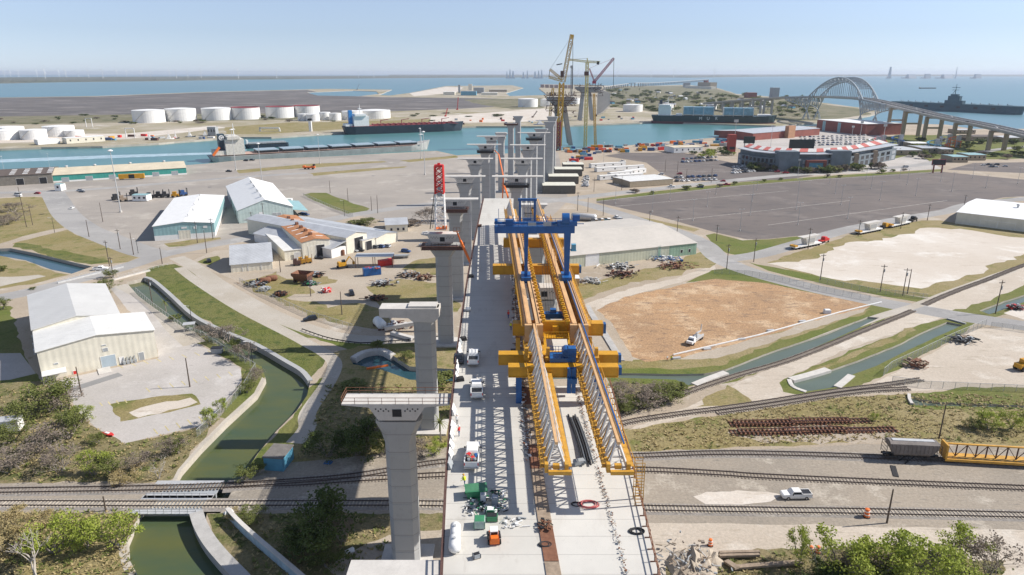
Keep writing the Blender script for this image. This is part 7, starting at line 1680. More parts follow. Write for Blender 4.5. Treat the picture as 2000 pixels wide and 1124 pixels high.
MB().tube((27, 0, 25), (27, 0, 37), .5, .25).bb(25.5, 28.5, -3, 3, 31, 31.5).build('mast', WHITE, t); MB().beam((3, -13, 7), (10, -13, 15), 2.2).build('lifeboat', ORANGE, t)
HB = mat('hatch_blue', (.30, .38, .43), .5, 0, .1, .3)
for i in range(7):
 x0 = L * (.19 + i * .107); MB().bb(x0, x0 + L * .085, -10, 10, 6.71, 9.2).build('hatch_coaming', BLACK, t); MB().bb(x0 - .5, x0 + L * .085 + .5, -10.6, 10.6, 9.21, 10).build('hatch_cover', HB, t)
MB().tube((L * .955, 0, 9), (L * .955, 0, 24), .5, .25).bb(L * .945, L * .965, -2, 2, 17, 17.5).build('foremast', WHITE, t)
o, rz, L = place((1271, 241.5), (1518, 245.5), 31)
t = thing('cargo_ship', 'dark green cargo ship with a maroon waterline and stacks of blue steel sections', 'ship', o, rz)
hull(MB(), L, 31, 14, 3.8, bowlen=.14).build('hull', mat('green_hull', (.012, .04, .045), .5), t); hull(MB(), L, 31, 3.79, -1.2, 0, .14, flare=.93).build('boot_top', mat('boot_red', (.16, .045, .05), .6), t)
MB().bb(12, 34, -13, 13, 14.05, 30).bb(14, 32, -15, 15, 30.01, 33).build('superstructure', WHITE, t); MB().bb(13, 18, -4, 4, 33.01, 40).build('funnel', NAVY, t); MB().tube((28, 0, 33), (28, 0, 44), .5, .3).build('mast', WHITE, t)
CB = mat('cargo_blue', (.19, .34, .42), .5, 0, .25, .2)
for x0, x1, h in ((.26, .50, 13), (.58, .81, 12)):
 for k in range(3): MB().bb(L * x0, L * x1, -13 + k * 9, -5 + k * 9, 16, 16 + h).build('steel_stack', CB, t)
 for k in range(4): x = L * lerp(x0, x1, k / 3); MB().bb(x - .6, x + .6, -13.4, 13.4, 14.05, 16 + h + .8).build('stanchion', GALV, t)
MB().bb(L * .2, L * .25, -12, 12, 14.05, 17).bb(L * .85, L * .95, -9, 9, 14.5, 17.5).build('deck_house', WHITE, t)
for s, f in (('M', .40), ('U', .46), ('R', .525)): txt(s, 7.2, WHITE, t, side_M(L * f, -15.62, 7.6))
o, rz, L = place((1742, 212), (1990, 225), 34)
t = thing('aircraft_carrier', 'dark blue-grey aircraft carrier moored on the bay at the right', 'ship', o, rz)
hull(MB(), L, 30, 15, sheer=1, bowlen=.1).build('hull', CARRIER, t); MB().prism([(-6, -16), (L * .9, -19), (L + 3, -11), (L + 3, 11), (L * .9, 19), (-6, 16)], 15.02, 17.5).build('flight_deck', CARRIER, t)
MB().bb(L * .44, L * .58, -16, -5, 17.51, 25).bb(L * .46, L * .55, -15, -6, 25.01, 35).bb(L * .475, L * .53, -14, -7, 35.01, 39).build('island', CARRIER, t)
MB().tube((L * .50, -10, 39), (L * .50, -10, 62), .9, .4).bb(L * .47, L * .53, -11, -9, 53, 54.2).bb(L * .48, L * .52, -13, -7, 48, 48.8).beam((L * .48, -10, 39), (L * .50, -10, 50), .7).build('mast', CARRIER, t)
for i in range(14):
 x = L * (.06 + i * .065)
 if .42 < x / L < .6: continue
 q = MB(); q.loft([[(x - 6, -.6 - 6, 18.2), (x - 6, .6 - 6, 18.2), (x - 6, .6 - 6, 19.4), (x - 6, -.6 - 6, 19.4)], [(x + 6, -.3 - 6, 18.6), (x + 6, .3 - 6, 18.6), (x + 6, .3 - 6, 19), (x + 6, -.3 - 6, 19)]]); q.bb(x - 2, x + 1.5, -12, 0, 18.5, 18.9); q.bb(x - 6, x - 4.5, -6.1, -5.9, 19.2, 21.5); q.build('parked_aircraft', [STEEL, PAINTS['grey']][i % 2], t)
for i in range(6): MB().bb(L * (.15 + i * .13), L * (.15 + i * .13) + 9, -15.4, -14.9, 8, 12).build('side_opening', BLACK, t)
for a, b, B, lb in (((1797, 173.6), (1830, 173.4), 14, 'dark barge out on the open bay above the carrier'), ((482, 291.5), (567, 287), 14, 'long dark barge passing behind the grey bulk ship')):
 o, rz, L = place(a, b, B); t = thing('barge', lb, 'barge', o, rz); hull(MB(), L, B, 4.2, -.8, .6, .06).build('hull', NAVY, t); MB().bb(L * .03, L * .93, -B * .4, B * .4, 4.22, 5.2).build('hatch', BLACK, t)
 MB().bb(L * .02, L * .06, -4, 4, 5.21, 10).build('wheelhouse', WHITE, t)
 if B == 14 and a[0] < 600:
  for i in range(24): MB().bb(L * .06 + i * L * .036, L * .06 + i * L * .036 + 1.5, -6, 6, 5.21, 6.6).build('hatch_rib', GREYP, t)
m = MB(); m.prism([tuple(P(*q, -2.29).xy) for q in ((0, 312), (200, 304), (412, 298.2), (482, 292.5), (482, 294), (412, 302), (200, 310), (0, 318))], -2.29, -2.26); struct(m.build('wake_water', mat('wake', (.36, .47, .52), .5, 0, .2, .15)), 'stuff')
# tugs and work boats at the far bank
for i, (x, y, l, cl, lb) in enumerate(((283, 277.5, 26, WHITE, 'white work boat at the left jetty'), (322, 276, 24, WHITE, 'white tug with a tall wheelhouse right of the jetty'), (338, 275, 18, BLACK, 'dark tug behind the white ones'), (362, 272, 26, NAVY, 'black tug at the wooden pier'), (392, 270, 26, NAVY, 'dark work boat beside the grey hut'), (1044, 247, 34, PAINTS['blue'], 'blue work boat left of the tall yellow tower'), (68, 287, 20, YEL, 'small yellow boat at the far left bank'))):
 o, rz, L = place((x, y), (x + l * .8, y - .6), 7); t = thing('work_boat', lb, 'boat', o, rz); hull(MB(), L, 7, 3, -.8, 1.2, .3).build('hull', cl, t); MB().bb(L * .25, L * .6, -2.4, 2.4, 3.02, 5.6).bb(L * .35, L * .52, -2, 2, 5.61, 8.2).build('cabin', WHITE, t); MB().tube((L * .4, 0, 8.2), (L * .4, 0, 12), .15, n=6).build('mast', GALV, t)

# ============================================================ storage tanks
def tank(x0, x1, yb, yt, label, red=False, group='white storage tanks'):
 c = P((x0 + x1) / 2, yb); k = pxm((x0 + x1) / 2, yb); r = (x1 - x0) / 2 / k; h = Zt((x0 + x1) / 2, yb, yt) * .93
 t = thing('storage_tank', label, 'tank', (c.x, c.y + r, 0), 0, group)
 MB().lathe((0, 0, 0), [(r, -.2), (r, h * .33), (r + .12, h * .33), (r + .12, h * .34), (r, h * .34), (r, h * .66), (r + .12, h * .66), (r + .12, h * .67), (r, h * .67), (r, h)], 40).build('shell', WHITE, t)
 if red: MB().lathe((0, 0, h), [(r * 1.005, .01), (r * 1.005, .9), (r * .95, .95), (r * .95, .02)], 40).build('rim', MAROON, t)
 else: MB().lathe((0, 0, h), [(r * 1.01, .01), (r * .5, r * .045), (.5, r * .07)], 40).build('roof', WHITE, t)
 m = MB(); n = 14
 for i in range(n):
  a0, a1 = -2.2 + i * .07, -2.2 + (i + 1) * .07; m.beam((math.cos(a0) * (r + .6), math.sin(a0) * (r + .6), h * i / n), (math.cos(a1) * (r + .6), math.sin(a1) * (r + .6), h * (i + 1) / n), .9, .25)
 m.build('stair', GALV, t); return t
TK = [(248, 307, 241, 215), (313, 370, 238, 212), (385, 442, 236, 211), (443, 498, 234.5, 210), (512, 566, 231.5, 208.5), (567, 618, 229.5, 206.5)]
for i, q in enumerate(TK): tank(*q, 'large white storage tank in the back row on the far bank, ' + nth(i, 6), i in (3, 4, 5))
TS = [(579, 601, 236.5, 222.5), (595, 621, 237.5, 223), (621, 643, 235, 219), (641, 664, 236, 221), (664, 704, 235, 217), (692, 757, 233, 216)]
for i, q in enumerate(TS): tank(*q, 'smaller white storage tank left of the blue-funnelled ship, ' + nth(i, 6))
TL = [(-30, 26, 270, 249), (-44, 19, 275, 256), (72, 127, 268, 247), (29, 75, 274, 254), (119, 153, 268, 255)]
for q, lb in zip(TL, ('back', 'front', 'largest domed', 'low round', 'smallest')): tank(*q, lb + ' white tank of the cluster at the far left bank')
tank(1012, 1051, 210, 193, 'white tank beyond the channel left of the yellow tower'); tank(1056, 1082, 208.5, 193.5, 'white tank half hidden behind the yellow tower'); tank(1114, 1133, 204, 191.5, 'white tank between the two bridge towers'); tank(1220, 1258, 219, 204.5, 'white tank standing alone right of the approach piers'); tank(1290, 1318, 217, 204, 'white tank hidden behind the dark green cargo ship'); tank(1384, 1402, 214, 206, 'small white tank right of the blue cargo stacks')
boxthing('jetty_shed', 'white jetty shed with a low roof at the far left bank', 'shed', 131, 206, 282, 16, 7, CREAM, WHITE, win=5, y2=277)
boxthing('pump_house', 'white pump house near the left jetty', 'shed', 75, 118, 284, 12, 6, WHITE, WHITE, y2=281)
boxthing('control_hut', 'grey control hut on the far bank left of the grey ship mast', 'hut', 406, 422, 266, 10, 12, GREYP, GALV, win=3)
t = thing('control_tower', 'slim white control tower with a dark cabin on the far bank', 'tower', P(607, 257)); h = Zt(607, 257, 232); MB().bb(-2, 2, -2, 2, 0, h - 3).build('shaft', WHITE, t); MB().bb(-2.8, 2.8, -2.8, 2.8, h - 2.99, h).build('cabin', DARK, t)
for x0, x1, yb, yt, lb in ((169, 181, 249, 231, 'white loading portal on the far left bank'), (508, 546, 257, 249, 'long white pipe portal on the far bank'), (247, 264, 270, 251, 'white loading arm beside the jetty')):
 A, rz, L = along((x0, yb), (x1, yb)); h = Zt(x0, yb, yt); t = thing('pipe_portal', lb, 'portal', A, rz); w_ = max(.8, L * .07); MB().beam((0, 0, 0), (0, 0, h), w_).beam((0, 0, h - w_ / 2), (L, 0, h - w_ / 2), w_).beam((L, 0, h - w_), (L, 0, 0), w_).build('frame', WHITE, t)
 MB().bb(-w_, L + w_, -1.5, 1.5, -.2, .15).build('base', CONC, t)

# ============================================================ cable-stayed towers and cranes at the channel
def leg(m, a, b, w0, w1):
 a, b = Vector(a), Vector(b); m.loft([[a + Vector((i * w0, j * w0, 0)) for i, j in ((-1, -1), (1, -1), (1, 1), (-1, 1))], [b + Vector((i * w1, j * w1, 0)) for i, j in ((-1, -1), (1, -1), (1, 1), (-1, 1))]])
def btower(label, Y, lx0, lx1, tx0, tx1, ybase, ytab, x0, x1):
 o = at((lx0 + lx1) / 2, ybase, Y); o.z = 0; t = thing('bridge_tower', label, 'bridge tower', o); zt = at(tx0, ytab, Y).z
 for a, b in ((lx0, tx0), (lx1, tx1)):
  for dy in (-8, 8): m = MB(); p0, p1 = at(a, ybase, Y) - o, at(b, ytab, Y) - o; leg(m, (p0.x, dy * 1.6, 0), (p1.x, dy, zt), 2.6, 2.3); m.build('leg', CONC_D, t)
 xa, xb = at(x0, ytab, Y).x - o.x, at(x1, ytab, Y).x - o.x
 MB().loft([rect((xa + xb) / 2, 0, (xb - xa) * .5, 16, zt - 6), rect((xa + xb) / 2, 0, (xb - xa) * .9, 17, zt + 1), rect((xa + xb) / 2, 0, (xb - xa) * .9, 17, zt + 4)]).build('table', CONC_D, t)
 s = MB(); r = random.Random(int(Y)); n = 40
 for i in range(n): x, y, z = r.uniform(xa, xb), r.uniform(-13, 13), r.uniform(zt - 14, zt + 6); s.beam((x, -13.5, z), (x + r.uniform(-6, 6), -13.5, z + r.uniform(-5, 5)), .8); s.beam((x, y, zt + 5), (x, y, zt + 5 + r.uniform(2, 6)), .5)
 for z in (-12, -6, 0, 6): s.beam((xa, -13.5, zt + z), (xb, -13.5, zt + z), .7)
 s.build('scaffold', BROWNST, t)
btower('nearer bridge tower on splayed legs with brown scaffolding at its table', 858, 1092, 1113, 1086, 1100, 282, 196, 1066, 1124)
btower('farther bridge tower on splayed legs across the channel', 1310, 1132, 1156, 1139, 1150, 236, 174, 1120, 1177)
YC = mat('crane_yellow', (.62, .36, .03), .5, 0, .12, .3); PY = mat('pale_yellow', (.62, .55, .22), .6, 0, .1, .3); CR = mat('crane_crimson', (.38, .03, .06), .5, 0, .1, .3)
def crane(label, Y, base, segs, extra=()):
 """lattice crane drawn by its joints: segs (pixel a, pixel b, width, material, part name)"""
 o = at(*base, Y); o.z = 0; t = thing('construction_crane', label, 'crane', o)
 for a, b, w_, mt, nm in segs:
  A, B = at(*a, Y) - o, at(*b, Y) - o; n = max(3, int((B - A).length / (w_ * 1.4))); lattice(MB(), A, B, w_, w_ * .9, n, w_ * .12, w_ * .085).build(nm, mt, t)
 for a, b, w_, mt, nm in extra: MB().beam(at(*a, Y) - o, at(*b, Y) - o, w_).build(nm, mt, t)
crane('tallest yellow lattice crane with a long raised boom at the nearer bridge tower', 835, (1092, 285), [((1091, 285), (1097, 162), 5.5, YC, 'tower'), ((1100, 160), (1117, 70), 4.2, mat('boom_cream', (.62, .47, .25), .6, 0, .2, .2), 'boom'), ((1097, 155), (1074, 136), 2.4, YC, 'strut'), ((1097, 158), (1072, 151), 2.4, YC, 'strut')],
      [((1117, 68), (1116, 76), 4.5, YC, 'boom_head'), ((1119, 72), (1118.5, 175), .5, DARK, 'hoist_rope'), ((1074, 136), (1072, 151), .6, DARK, 'stay'), ((1095, 145), (1101, 145), 7, BROWNST, 'machine_house'), ((1116, 72), (1074, 136), .25, GREYP, 'pendant'), ((1114, 130), (1118, 132), 2.4, GREYP, 'hook_block')])
crane('yellow-green tower crane with a horizontal jib between the bridge towers', 845, (1145, 287), [((1143, 287), (1147, 122), 3.2, PY, 'tower'), ((1147, 121), (1109, 116.5), 2.0, PY, 'jib'), ((1147, 121), (1172, 122), 2.2, PY, 'counter_jib')], [((1166, 123), (1170, 124), 3.4, DARK, 'counterweight'), ((1147, 114), (1147, 122), 1.2, PY, 'apex'), ((1147, 114.5), (1112, 116.5), .3, GREYP, 'pendant'), ((1145.5, 140), (1145.5, 148), 5, BROWNST, 'climbing_frame')])
crane('crimson crawler crane boom leaning right above the farther bridge tower', 1310, (1161, 160), [((1161, 160), (1199, 114), 3.4, CR, 'boom'), ((1161, 160), (1151, 134), 2.0, CR, 'mast')], [((1199, 114), (1198, 170), .7, DARK, 'hoist_rope'), ((1199, 114), (1151, 134), .35, CR, 'pendant'), ((1157, 161), (1164, 161), 5, CR, 'machine_house')])
crane('slim tan lattice tower right of the tower crane', 850, (1164, 285), [((1163, 285), (1160, 183), 2.4, YC, 'tower')])
crane('short yellow lattice mast left of the tallest crane', 870, (1075, 240), [((1074, 228), (1080, 172), 2.6, YC, 'mast')])
crane('dark red lattice mast at the foot of the tallest crane', 800, (1090, 328), [((1090, 328), (1091, 238), 4.6, MAROON, 'mast')])
crane('blue-grey lattice hoist mast behind the tallest crane', 860, (1117, 190), [((1116, 190), (1117, 128), 1.8, GREYP, 'mast')], [((1087, 127), (1098, 125), 1.2, NAVY, 'top_beam')])
for x, y, x2, y2, mt, lb in ((870, 228, 874, 212, RED, 'small red crawler crane on the far bank near the tanker bow'), (1040, 230, 1049, 217, BROWNST, 'small brown crane beside the blue work boat'), (893, 215, 895, 190, RED, 'thin red mast on the far bank'), (697, 176, 702, 164, GREYP, 'small dredger crane on the lagoon')):
 Y = P(x, y).y; crane(lb, Y, (x, y), [((x, y), (x2, y2), 1.8, mt, 'boom')], [((x - 2, y - 1), (x + 2, y - 1), 3, mt, 'machine_house')])
for i in range(9):
 f = i / 8; x, yb, yt, Y = lerp(1168, 1189, f ** .8), lerp(224, 206, f), lerp(176, 183, f), 0
 c = P(x, yb); h = Zt(x, yb, yt); t = thing('approach_pier', 'tall pale approach pier beyond the farther tower, ' + ['nearest', 'second', 'third', 'fourth', 'fifth', 'sixth', 'seventh', 'eighth', 'farthest'][i] + ' in the line', 'bridge pier', c, 0, 'approach piers beyond the channel')
 MB().loft([rect(0, 0, 5, 4, 0), rect(0, 0, 5, 4, h - 5), rect(0, 0, 9, 4.5, h - 2), rect(0, 0, 9, 4.5, h)]).build('shaft', CONC_L, t); MB().bb(-6, 6, -5, 5, -.2, .8).build('footing', CONC, t)

# ============================================================ harbour arch bridge
DP = [at(*q) for q in ((1380, 202, 1760), (1500, 192.5, 1480), (1590, 189, 1330), (1648, 190.5, 1230), (1700, 195, 1130), (1790, 216, 960), (1850, 230, 880), (1950, 250, 790), (2080, 283, 700), (2200, 322, 620))]
DS = smooth(DP, 8); t = thing('arch_bridge', 'silver steel arch bridge carrying the highway over the harbour mouth', 'bridge', (DP[4].x, DP[4].y, 0)); o = Vector(t.location)
def nrm(i):
 d = (DS[min(i + 1, len(DS) - 1)] - DS[max(0, i - 1)]); return Vector((-d.y, d.x, 0)).normalized()
rd, pb = MB(), MB(); ring = []
for i, q in enumerate(DS): n = nrm(i) * 11; q = q - o; ring.append([q + n, q - n, q - n * .9 - Vector((0, 0, 2.4)), q + n * .9 - Vector((0, 0, 2.4))])
rd.loft(ring).build('deck', CONC, t)
for s in (-1, 0, 1):
 for i in range(len(DS) - 1): pb.beam(DS[i] - o + nrm(i) * 10.7 * s + Vector((0, 0, .6)), DS[i + 1] - o + nrm(i + 1) * 10.7 * s + Vector((0, 0, .6)), .5, 1.2)
pb.build('parapet', CONC_L, t)
MB().loft([[q - o + nrm(i) * 9.6 * k + Vector((0, 0, z)) for k, z in ((1, .02), (-1, .02), (-1, .06), (1, .06))] for i, q in enumerate(DS)]).build('carriageway', mat('carriageway', (.09, .09, .09), .9), t)
ia, ib = 16, 32;
cum = [0.]
for i in range(1, len(DS)): cum.append(cum[-1] + (DS[i] - DS[i - 1]).length)
def dpt(s):
 for i in range(len(DS) - 1):
  if cum[i + 1] >= s: f = (s - cum[i]) / (cum[i + 1] - cum[i]); return DS[i].lerp(DS[i + 1], f) - o, nrm(i)
 return DS[-1] - o, nrm(len(DS) - 1)
sa, sb = cum[ia], cum[ib]; ML = sb - sa; CZ = 33.
for s in (-1, 1):
 tr = MB(); N = 30; prev = None
 for k in range(-11, N + 15):
  f = k / N; q, n = dpt(sa + ML * f); q = q + n * 11.6 * s
  if 0 <= f <= 1:
   a = q + Vector((0, 0, CZ * (1 - (2 * f - 1) ** 2))); b = q + Vector((0, 0, CZ * .80 * (1 - (2 * f - 1) ** 2) ** .75 - 24 * max(0, 1 - min(f, 1 - f) * 7)));
  else:
   u = -f * N / 11 if f < 0 else (f - 1) * N / 14; a = q; b = q - Vector((0, 0, 24 - 19 * min(1, u) ** .7))
  tr.beam(a, b, 1.0)
  if 0 < f < 1: tr.beam(b, q, .5)
  if prev:
   tr.beam(prev[0], a, 1.5); tr.beam(prev[1], b, 1.4); tr.beam(prev[0] if k % 2 else prev[1], b if k % 2 else a, .95)
  prev = (a, b)
 tr.build('truss', SILVER, t)
cb = MB(); lastb = None
for k in range(3, 28):
 f = k / 30; q, n = dpt(sa + ML * f); z = Vector((0, 0, CZ * (1 - (2 * f - 1) ** 2)))
 if z.z > 12:
  a, b = q + n * 11.6 + z, q - n * 11.6 + z; cb.beam(a, b, .9)
  if lastb: cb.beam(lastb[0], b, .6); cb.beam(lastb[1], a, .6)
  lastb = (a, b)
cb.build('cross_bracing', SILVER, t)
for f in (0., 1.):
 for s in (-1, 1):
  q, n = dpt(sa + ML * f); q = q + n * 11.6 * s; m = MB(); z0 = q.z - 24
  for dx in (-7, 7):
   for dy in (-4, 4): m.beam((q.x, q.y, z0), (q.x + dx, q.y + dy, -3), 1.2)
  for zz in (.35, .7): m.beam((q.x - 7 * (1 - zz), q.y, z0 * zz), (q.x + 7 * (1 - zz), q.y, z0 * zz), .8)
  m.build('pier_tower', SILVER, t)
for s_, hw in [(x, 9) for x in (sa - 150, sa - 195, sa - 240, sa - 285, sa - 330, sa - 375)] + [(sb + 112, 10), (sb + 165, 10), (sb + 225, 9.5), (sb + 285, 9.5), (sb + 345, 9.5), (sb + 405, 9.5)]:
 if s_ < 0: continue
 q, n = dpt(s_); m = MB(); zt = q.z - 2.5;
 for s in (-1, 1): c = q + n * hw * s; m.bb(c.x - 2.0, c.x + 2.0, c.y - 1.6, c.y + 1.6, -2.5, zt)
 m.beam(q + n * hw * -1.05 - Vector((0, 0, 3.6)), q + n * hw * 1.05 - Vector((0, 0, 3.6)), 2.4, 2.3)
 if zt > 24: m.beam(q + n * -hw * .99 - Vector((0, 0, zt * .55)), q + n * hw * .99 - Vector((0, 0, zt * .55)), 1.6, 2.2)
 m.build('pier', BRNW if s_ > sb else CONC_D, t)
for i in range(9):
 s_ = sb - 30 + i * 47; q, n = dpt(s_); k = rng.choice((-6, 5)); cl = rng.choice(('white', 'silver', 'black')); kk = (cl, 'suv')
 if kk not in SC: SC[kk] = small_car(PAINTS[cl], 'suv')
 c = bpy.data.objects.new('parked_car', SC[kk]); COL.objects.link(c); c.name = 'car'; q2, _ = dpt(s_ + 4); c.location = q + o + n * k + Vector((0, 0, .08)); d = q2 - q; c.rotation_euler[2] = math.atan2(d.y, d.x) - PI / 2
 tag(c, '%s car driving on the arch bridge approach, %s' % (cl, nth(i, 9)), 'car', 'cars on the arch bridge')

# ============================================================ ballpark and its neighbours
FR = [P(*q) for q in ((1440, 321), (1468, 328), (1500, 332), (1536, 334.5), (1590, 335), (1636, 333), (1668, 328), (1705, 321), (1748, 312))]
t = thing('ballpark', 'ballpark stand with a red and white striped canopy and dark glazed front', 'stadium', FR[4]); o = Vector(FR[4]); c = Vector((P(1590, 290).x, P(1590, 290).y, 0))
fp = [q - o for q in FR]; back = [((c - q).normalized() * 16) for q in FR]
STW = mat('stadium_wall', (.15, .18, .20), .7, 0, .15, .2); m, g, r2 = MB(), MB(), MB()
for i in range(len(fp) - 1):
 a, b = fp[i], fp[i + 1]; A, B = back[i], back[i + 1]; up = lambda z: Vector((0, 0, z))
 m.loft([[a, a + A, a + A + up(11), a + up(11)], [b, b + B, b + B + up(11), b + up(11)]])
 m.loft([[a + A * .25 + up(11), a + A + up(11), a + A + up(14.5), a + A * .25 + up(14.5)], [b + B * .25 + up(11), b + B + up(11), b + B + up(14.5), b + B * .25 + up(14.5)]])
 r2.loft([[a - A * .06 + up(14.6), a + A * 1.1 + up(14.6), a + A * 1.1 + up(15.3), a - A * .06 + up(15.3)], [b - B * .06 + up(14.6), b + B * 1.1 + up(14.6), b + B * 1.1 + up(15.3), b - B * .06 + up(15.3)]])
 d = b - a; n = 4
 for k in range(n):
  p0, p1 = a + d * ((k + .2) / n) - A * .008, a + d * ((k + .8) / n) - A * .008
  for z0, z1 in ((1, 5), (6.5, 9.6)): MB().quad(p0 + up(z0), p1 + up(z0), p1 + up(z1), p0 + up(z1)).build('window', GLASS if (i + k) % 5 else GREYP, t)
 for k in range(3):
  u0, u1 = k / 3, (k + 1) / 3; a0, b0 = a.lerp(b, u0), a.lerp(b, u1); A0, B0_ = A.lerp(B, u0), A.lerp(B, u1)
  MB().quad(a0 + A0 * .7 + up(15.9), b0 + B0_ * .7 + up(15.9), b0 + B0_ * 1.5 + up(17.8), a0 + A0 * 1.5 + up(17.8)).quad(a0 + A0 * 1.5 + up(17.6), b0 + B0_ * 1.5 + up(17.6), b0 + B0_ * .7 + up(15.7), a0 + A0 * .7 + up(15.7)).build('canopy_panel', [mat('canopy_red', (.46, .11, .085), .7), mat('canopy_white', (.55, .53, .50), .7)][(i * 3 + k) % 2], t)
m.build('wall', STW, t); r2.build('roof', GREYSHEET, t)
for q, w_ in ((fp[3], 9), (fp[5], 9)): MB().bb(q.x - w_, q.x + w_, q.y - 3, q.y + 9, 0, 17.5).build('stair_tower', STW, t)
MB().bb(-9, 9, -3.4, -.1, 8, 10).bb(-9, -6.5, -3, -.2, 0, 7.99).bb(6.5, 9, -3, -.2, 0, 7.99).build('entrance_gate', BRICK, t); MB().bb(-6.4, 6.4, -2, -.3, 0, 7.9).build('entrance_glass', LBLUE, t)
for q in (fp[6], fp[7]): MB().bb(q.x - 2.5, q.x + 2.5, q.y - 1.4, q.y + 3, 0, 13).build('pylon', PLANK, t)
for x0, x1, yb, yt, lb in ((1540, 1588, 304, 273, 'big black back of the ballpark scoreboard'), (1452, 1473, 290, 267, 'smaller dark scoreboard near the left floodlights')):
 A, rz, L = along((x0, yb), (x1, yb)); h = Zt(x0, yb, yt); t = thing('scoreboard', lb, 'scoreboard', A, rz); MB().bb(0, L, 0, 2, h * .42, h).build('board', mat('board_dark', (.02, .035, .035), .7), t)
 for k in (.1, .5, .9): MB().bb(L * k - .5, L * k + .5, .5, 1.5, 0, h * .42 - .01).build('post', STEEL, t)
t, L, D = building('museum', 'red brick building with a flat white roof beside the arch bridge', (1594, 254), (1689, 265), 60, Zt(1689, 265, 243), 0, 'flat', BRICK, WHITE, 'building')
for k in (.13, .45): opening(t, L * k, L * .06, 0, 14, TEAL, 'glazed_bay')
t, L, D = building('warehouse', 'low grey-roofed waterfront hall with striped brick end tower', (1470, 275), (1600, 264), 55, 9, 10.5, 'x', BRICK, GREYSHEET, 'hall'); MB().bb(L * .45, L * .55, -6, -.1, 0, 16).build('end_tower', mat('striped_brick', (.42, .22, .12), .8), t)
building('depot', 'long low pale roof at the waterfront behind the scoreboards', (1430, 268), (1480, 266), 40, 6, 7, 'x', BRICK, GALV, 'depot')
t = thing('rust_tower', 'rust-coloured square tower at the left end of the ballpark', 'tower', P(1427, 297)); MB().bb(-4, 4, -4, 4, 0, Zt(1427, 297, 263)).build('shaft', REDRUST, t); MB().bb(-3, 3, -4.1, -4.005, 3, 6).build('door', DARK, t)
for i, (x0, x1, yb, d, mt) in enumerate(((1735, 1800, 304, 40, GALV), (1800, 1838, 300, 30, GREYSHEET), (1838, 1862, 302, 24, GREYSHEET), (1860, 1890, 318, 20, TEAL), (1890, 1925, 314, 20, TEAL), (1780, 1815, 290, 22, WHITE), (1900, 1960, 276, 30, BROWNROOF), (1960, 2060, 278, 30, GALV), (1870, 1905, 262, 24, GALV))):
 boxthing('pavilion', 'low water-park pavilion right of the ballpark, %s, roof %s' % (nth(i, 9), 'teal' if mt is TEAL else 'white' if mt is WHITE else 'brown' if mt is BROWNROOF else 'grey'), 'pavilion', x0, x1, yb, d, 5.5, BRNW, mt, win=4)
for i, (x, y, mt) in enumerate(((1706, 290, WHITE), (1716, 287, RED), (1750, 286, BLUE), (1845, 285, WHITE), (1862, 288, ORANGE), (1820, 296, LBLUE))):
 t = thing('water_slide', ['tall white', 'red', 'blue', 'white curling', 'orange', 'pale blue'][i] + ' water slide frame in the park right of the ballpark', 'slide', P(x, y)); m = MB(); pts = [Vector((math.cos(a * .9) * (5 + a * .5), math.sin(a * .9) * 5, 13 - a * 1.0)) for a in range(13)]
 for a, b in zip(pts, pts[1:]): m.beam(a, b, 1.6, .8); m.beam((a.x, a.y, 0), a, .35)
 m.build('flume', mt, t); MB().bb(2.5, 6.5, -1.6, 1.6, 0, 13.6).build('stair_tower', STEEL, t)
t = thing('billboard', 'roadside sign board with a dark red face on two posts at the lot corner', 'sign', P(1830, 338)); h = Zt(1830, 338, 314); MB().bb(-6, 6, -.4, .4, h * .62, h * 1.1).build('board', MAROON, t); MB().bb(-5.6, 5.6, -.45, -.405, h * .66, h * 1.06).build('face', BLACK, t); MB().bb(-4.2, -3.2, -.4, .4, 0, h * .62 - .01).build('post', BRICK, t); MB().bb(3.2, 4.2, -.4, .4, 0, h * .62 - .01).build('post', BRICK, t)

# ============================================================ far town, plant, causeway, turbines
t, L, D = building('hotel', 'brown hotel block on a long white podium across the bay', (1362, 173), (1387, 174), 40, 34, 0, 'flat', BRNW, BRNW, 'hotel'); MB().bb(-90, L + 60, -30, -1, 0, 13).build('podium', CREAM, t); MB().bb(L * .35, L * .6, 8, 20, 34.3, 44).build('roof_house', BRICK, t)
boxthing('apartment_block', 'dark flat block left of the brown hotel', 'building', 1336, 1348, 171, 30, 27, GREYP, GREYP); boxthing('apartment_block', 'red-roofed block on the far shore near the highway ramp', 'building', 1460, 1478, 192, 40, 18, BRICK, BRICK); boxthing('apartment_block', 'grey tower block at the end of the highway ramp', 'building', 1508, 1521, 193, 30, 36, GREYP, GREYP)
HC = [CREAM, WHITE, BRNW, GREYP, LBLUE]; HM = {}
for i in range(46):
 x = rng.uniform(1192, 1560); y = rng.uniform(176, 206) + (x - 1190) * .035
 if y < 168 + max(0, (x - 1330)) * .12 + 6: continue
 c = P(x, y); k = i % 5
 if k not in HM:
  m = MB(); m.bb(-8, 8, -5, 5, 0, 5); HM[k] = (m.mesh('wall', HC[k]), MB().ext([(-5.6, 5.01), (0, 8), (5.6, 5.01)][::-1], -8.5, 8.5, 'x').mesh('roof', [GALV, BROWNROOF, GREYSHEET][k % 3]))
 t = thing('house', 'small %s house among trees on the far peninsula' % ['cream', 'white', 'tan', 'grey', 'pale blue'][k], 'house', c, rng.random() * 3, 'houses on the far peninsula')
 for me, nm in zip(HM[k], ('wall', 'roof')): q = bpy.data.objects.new(nm, me); COL.objects.link(q); q.parent = t
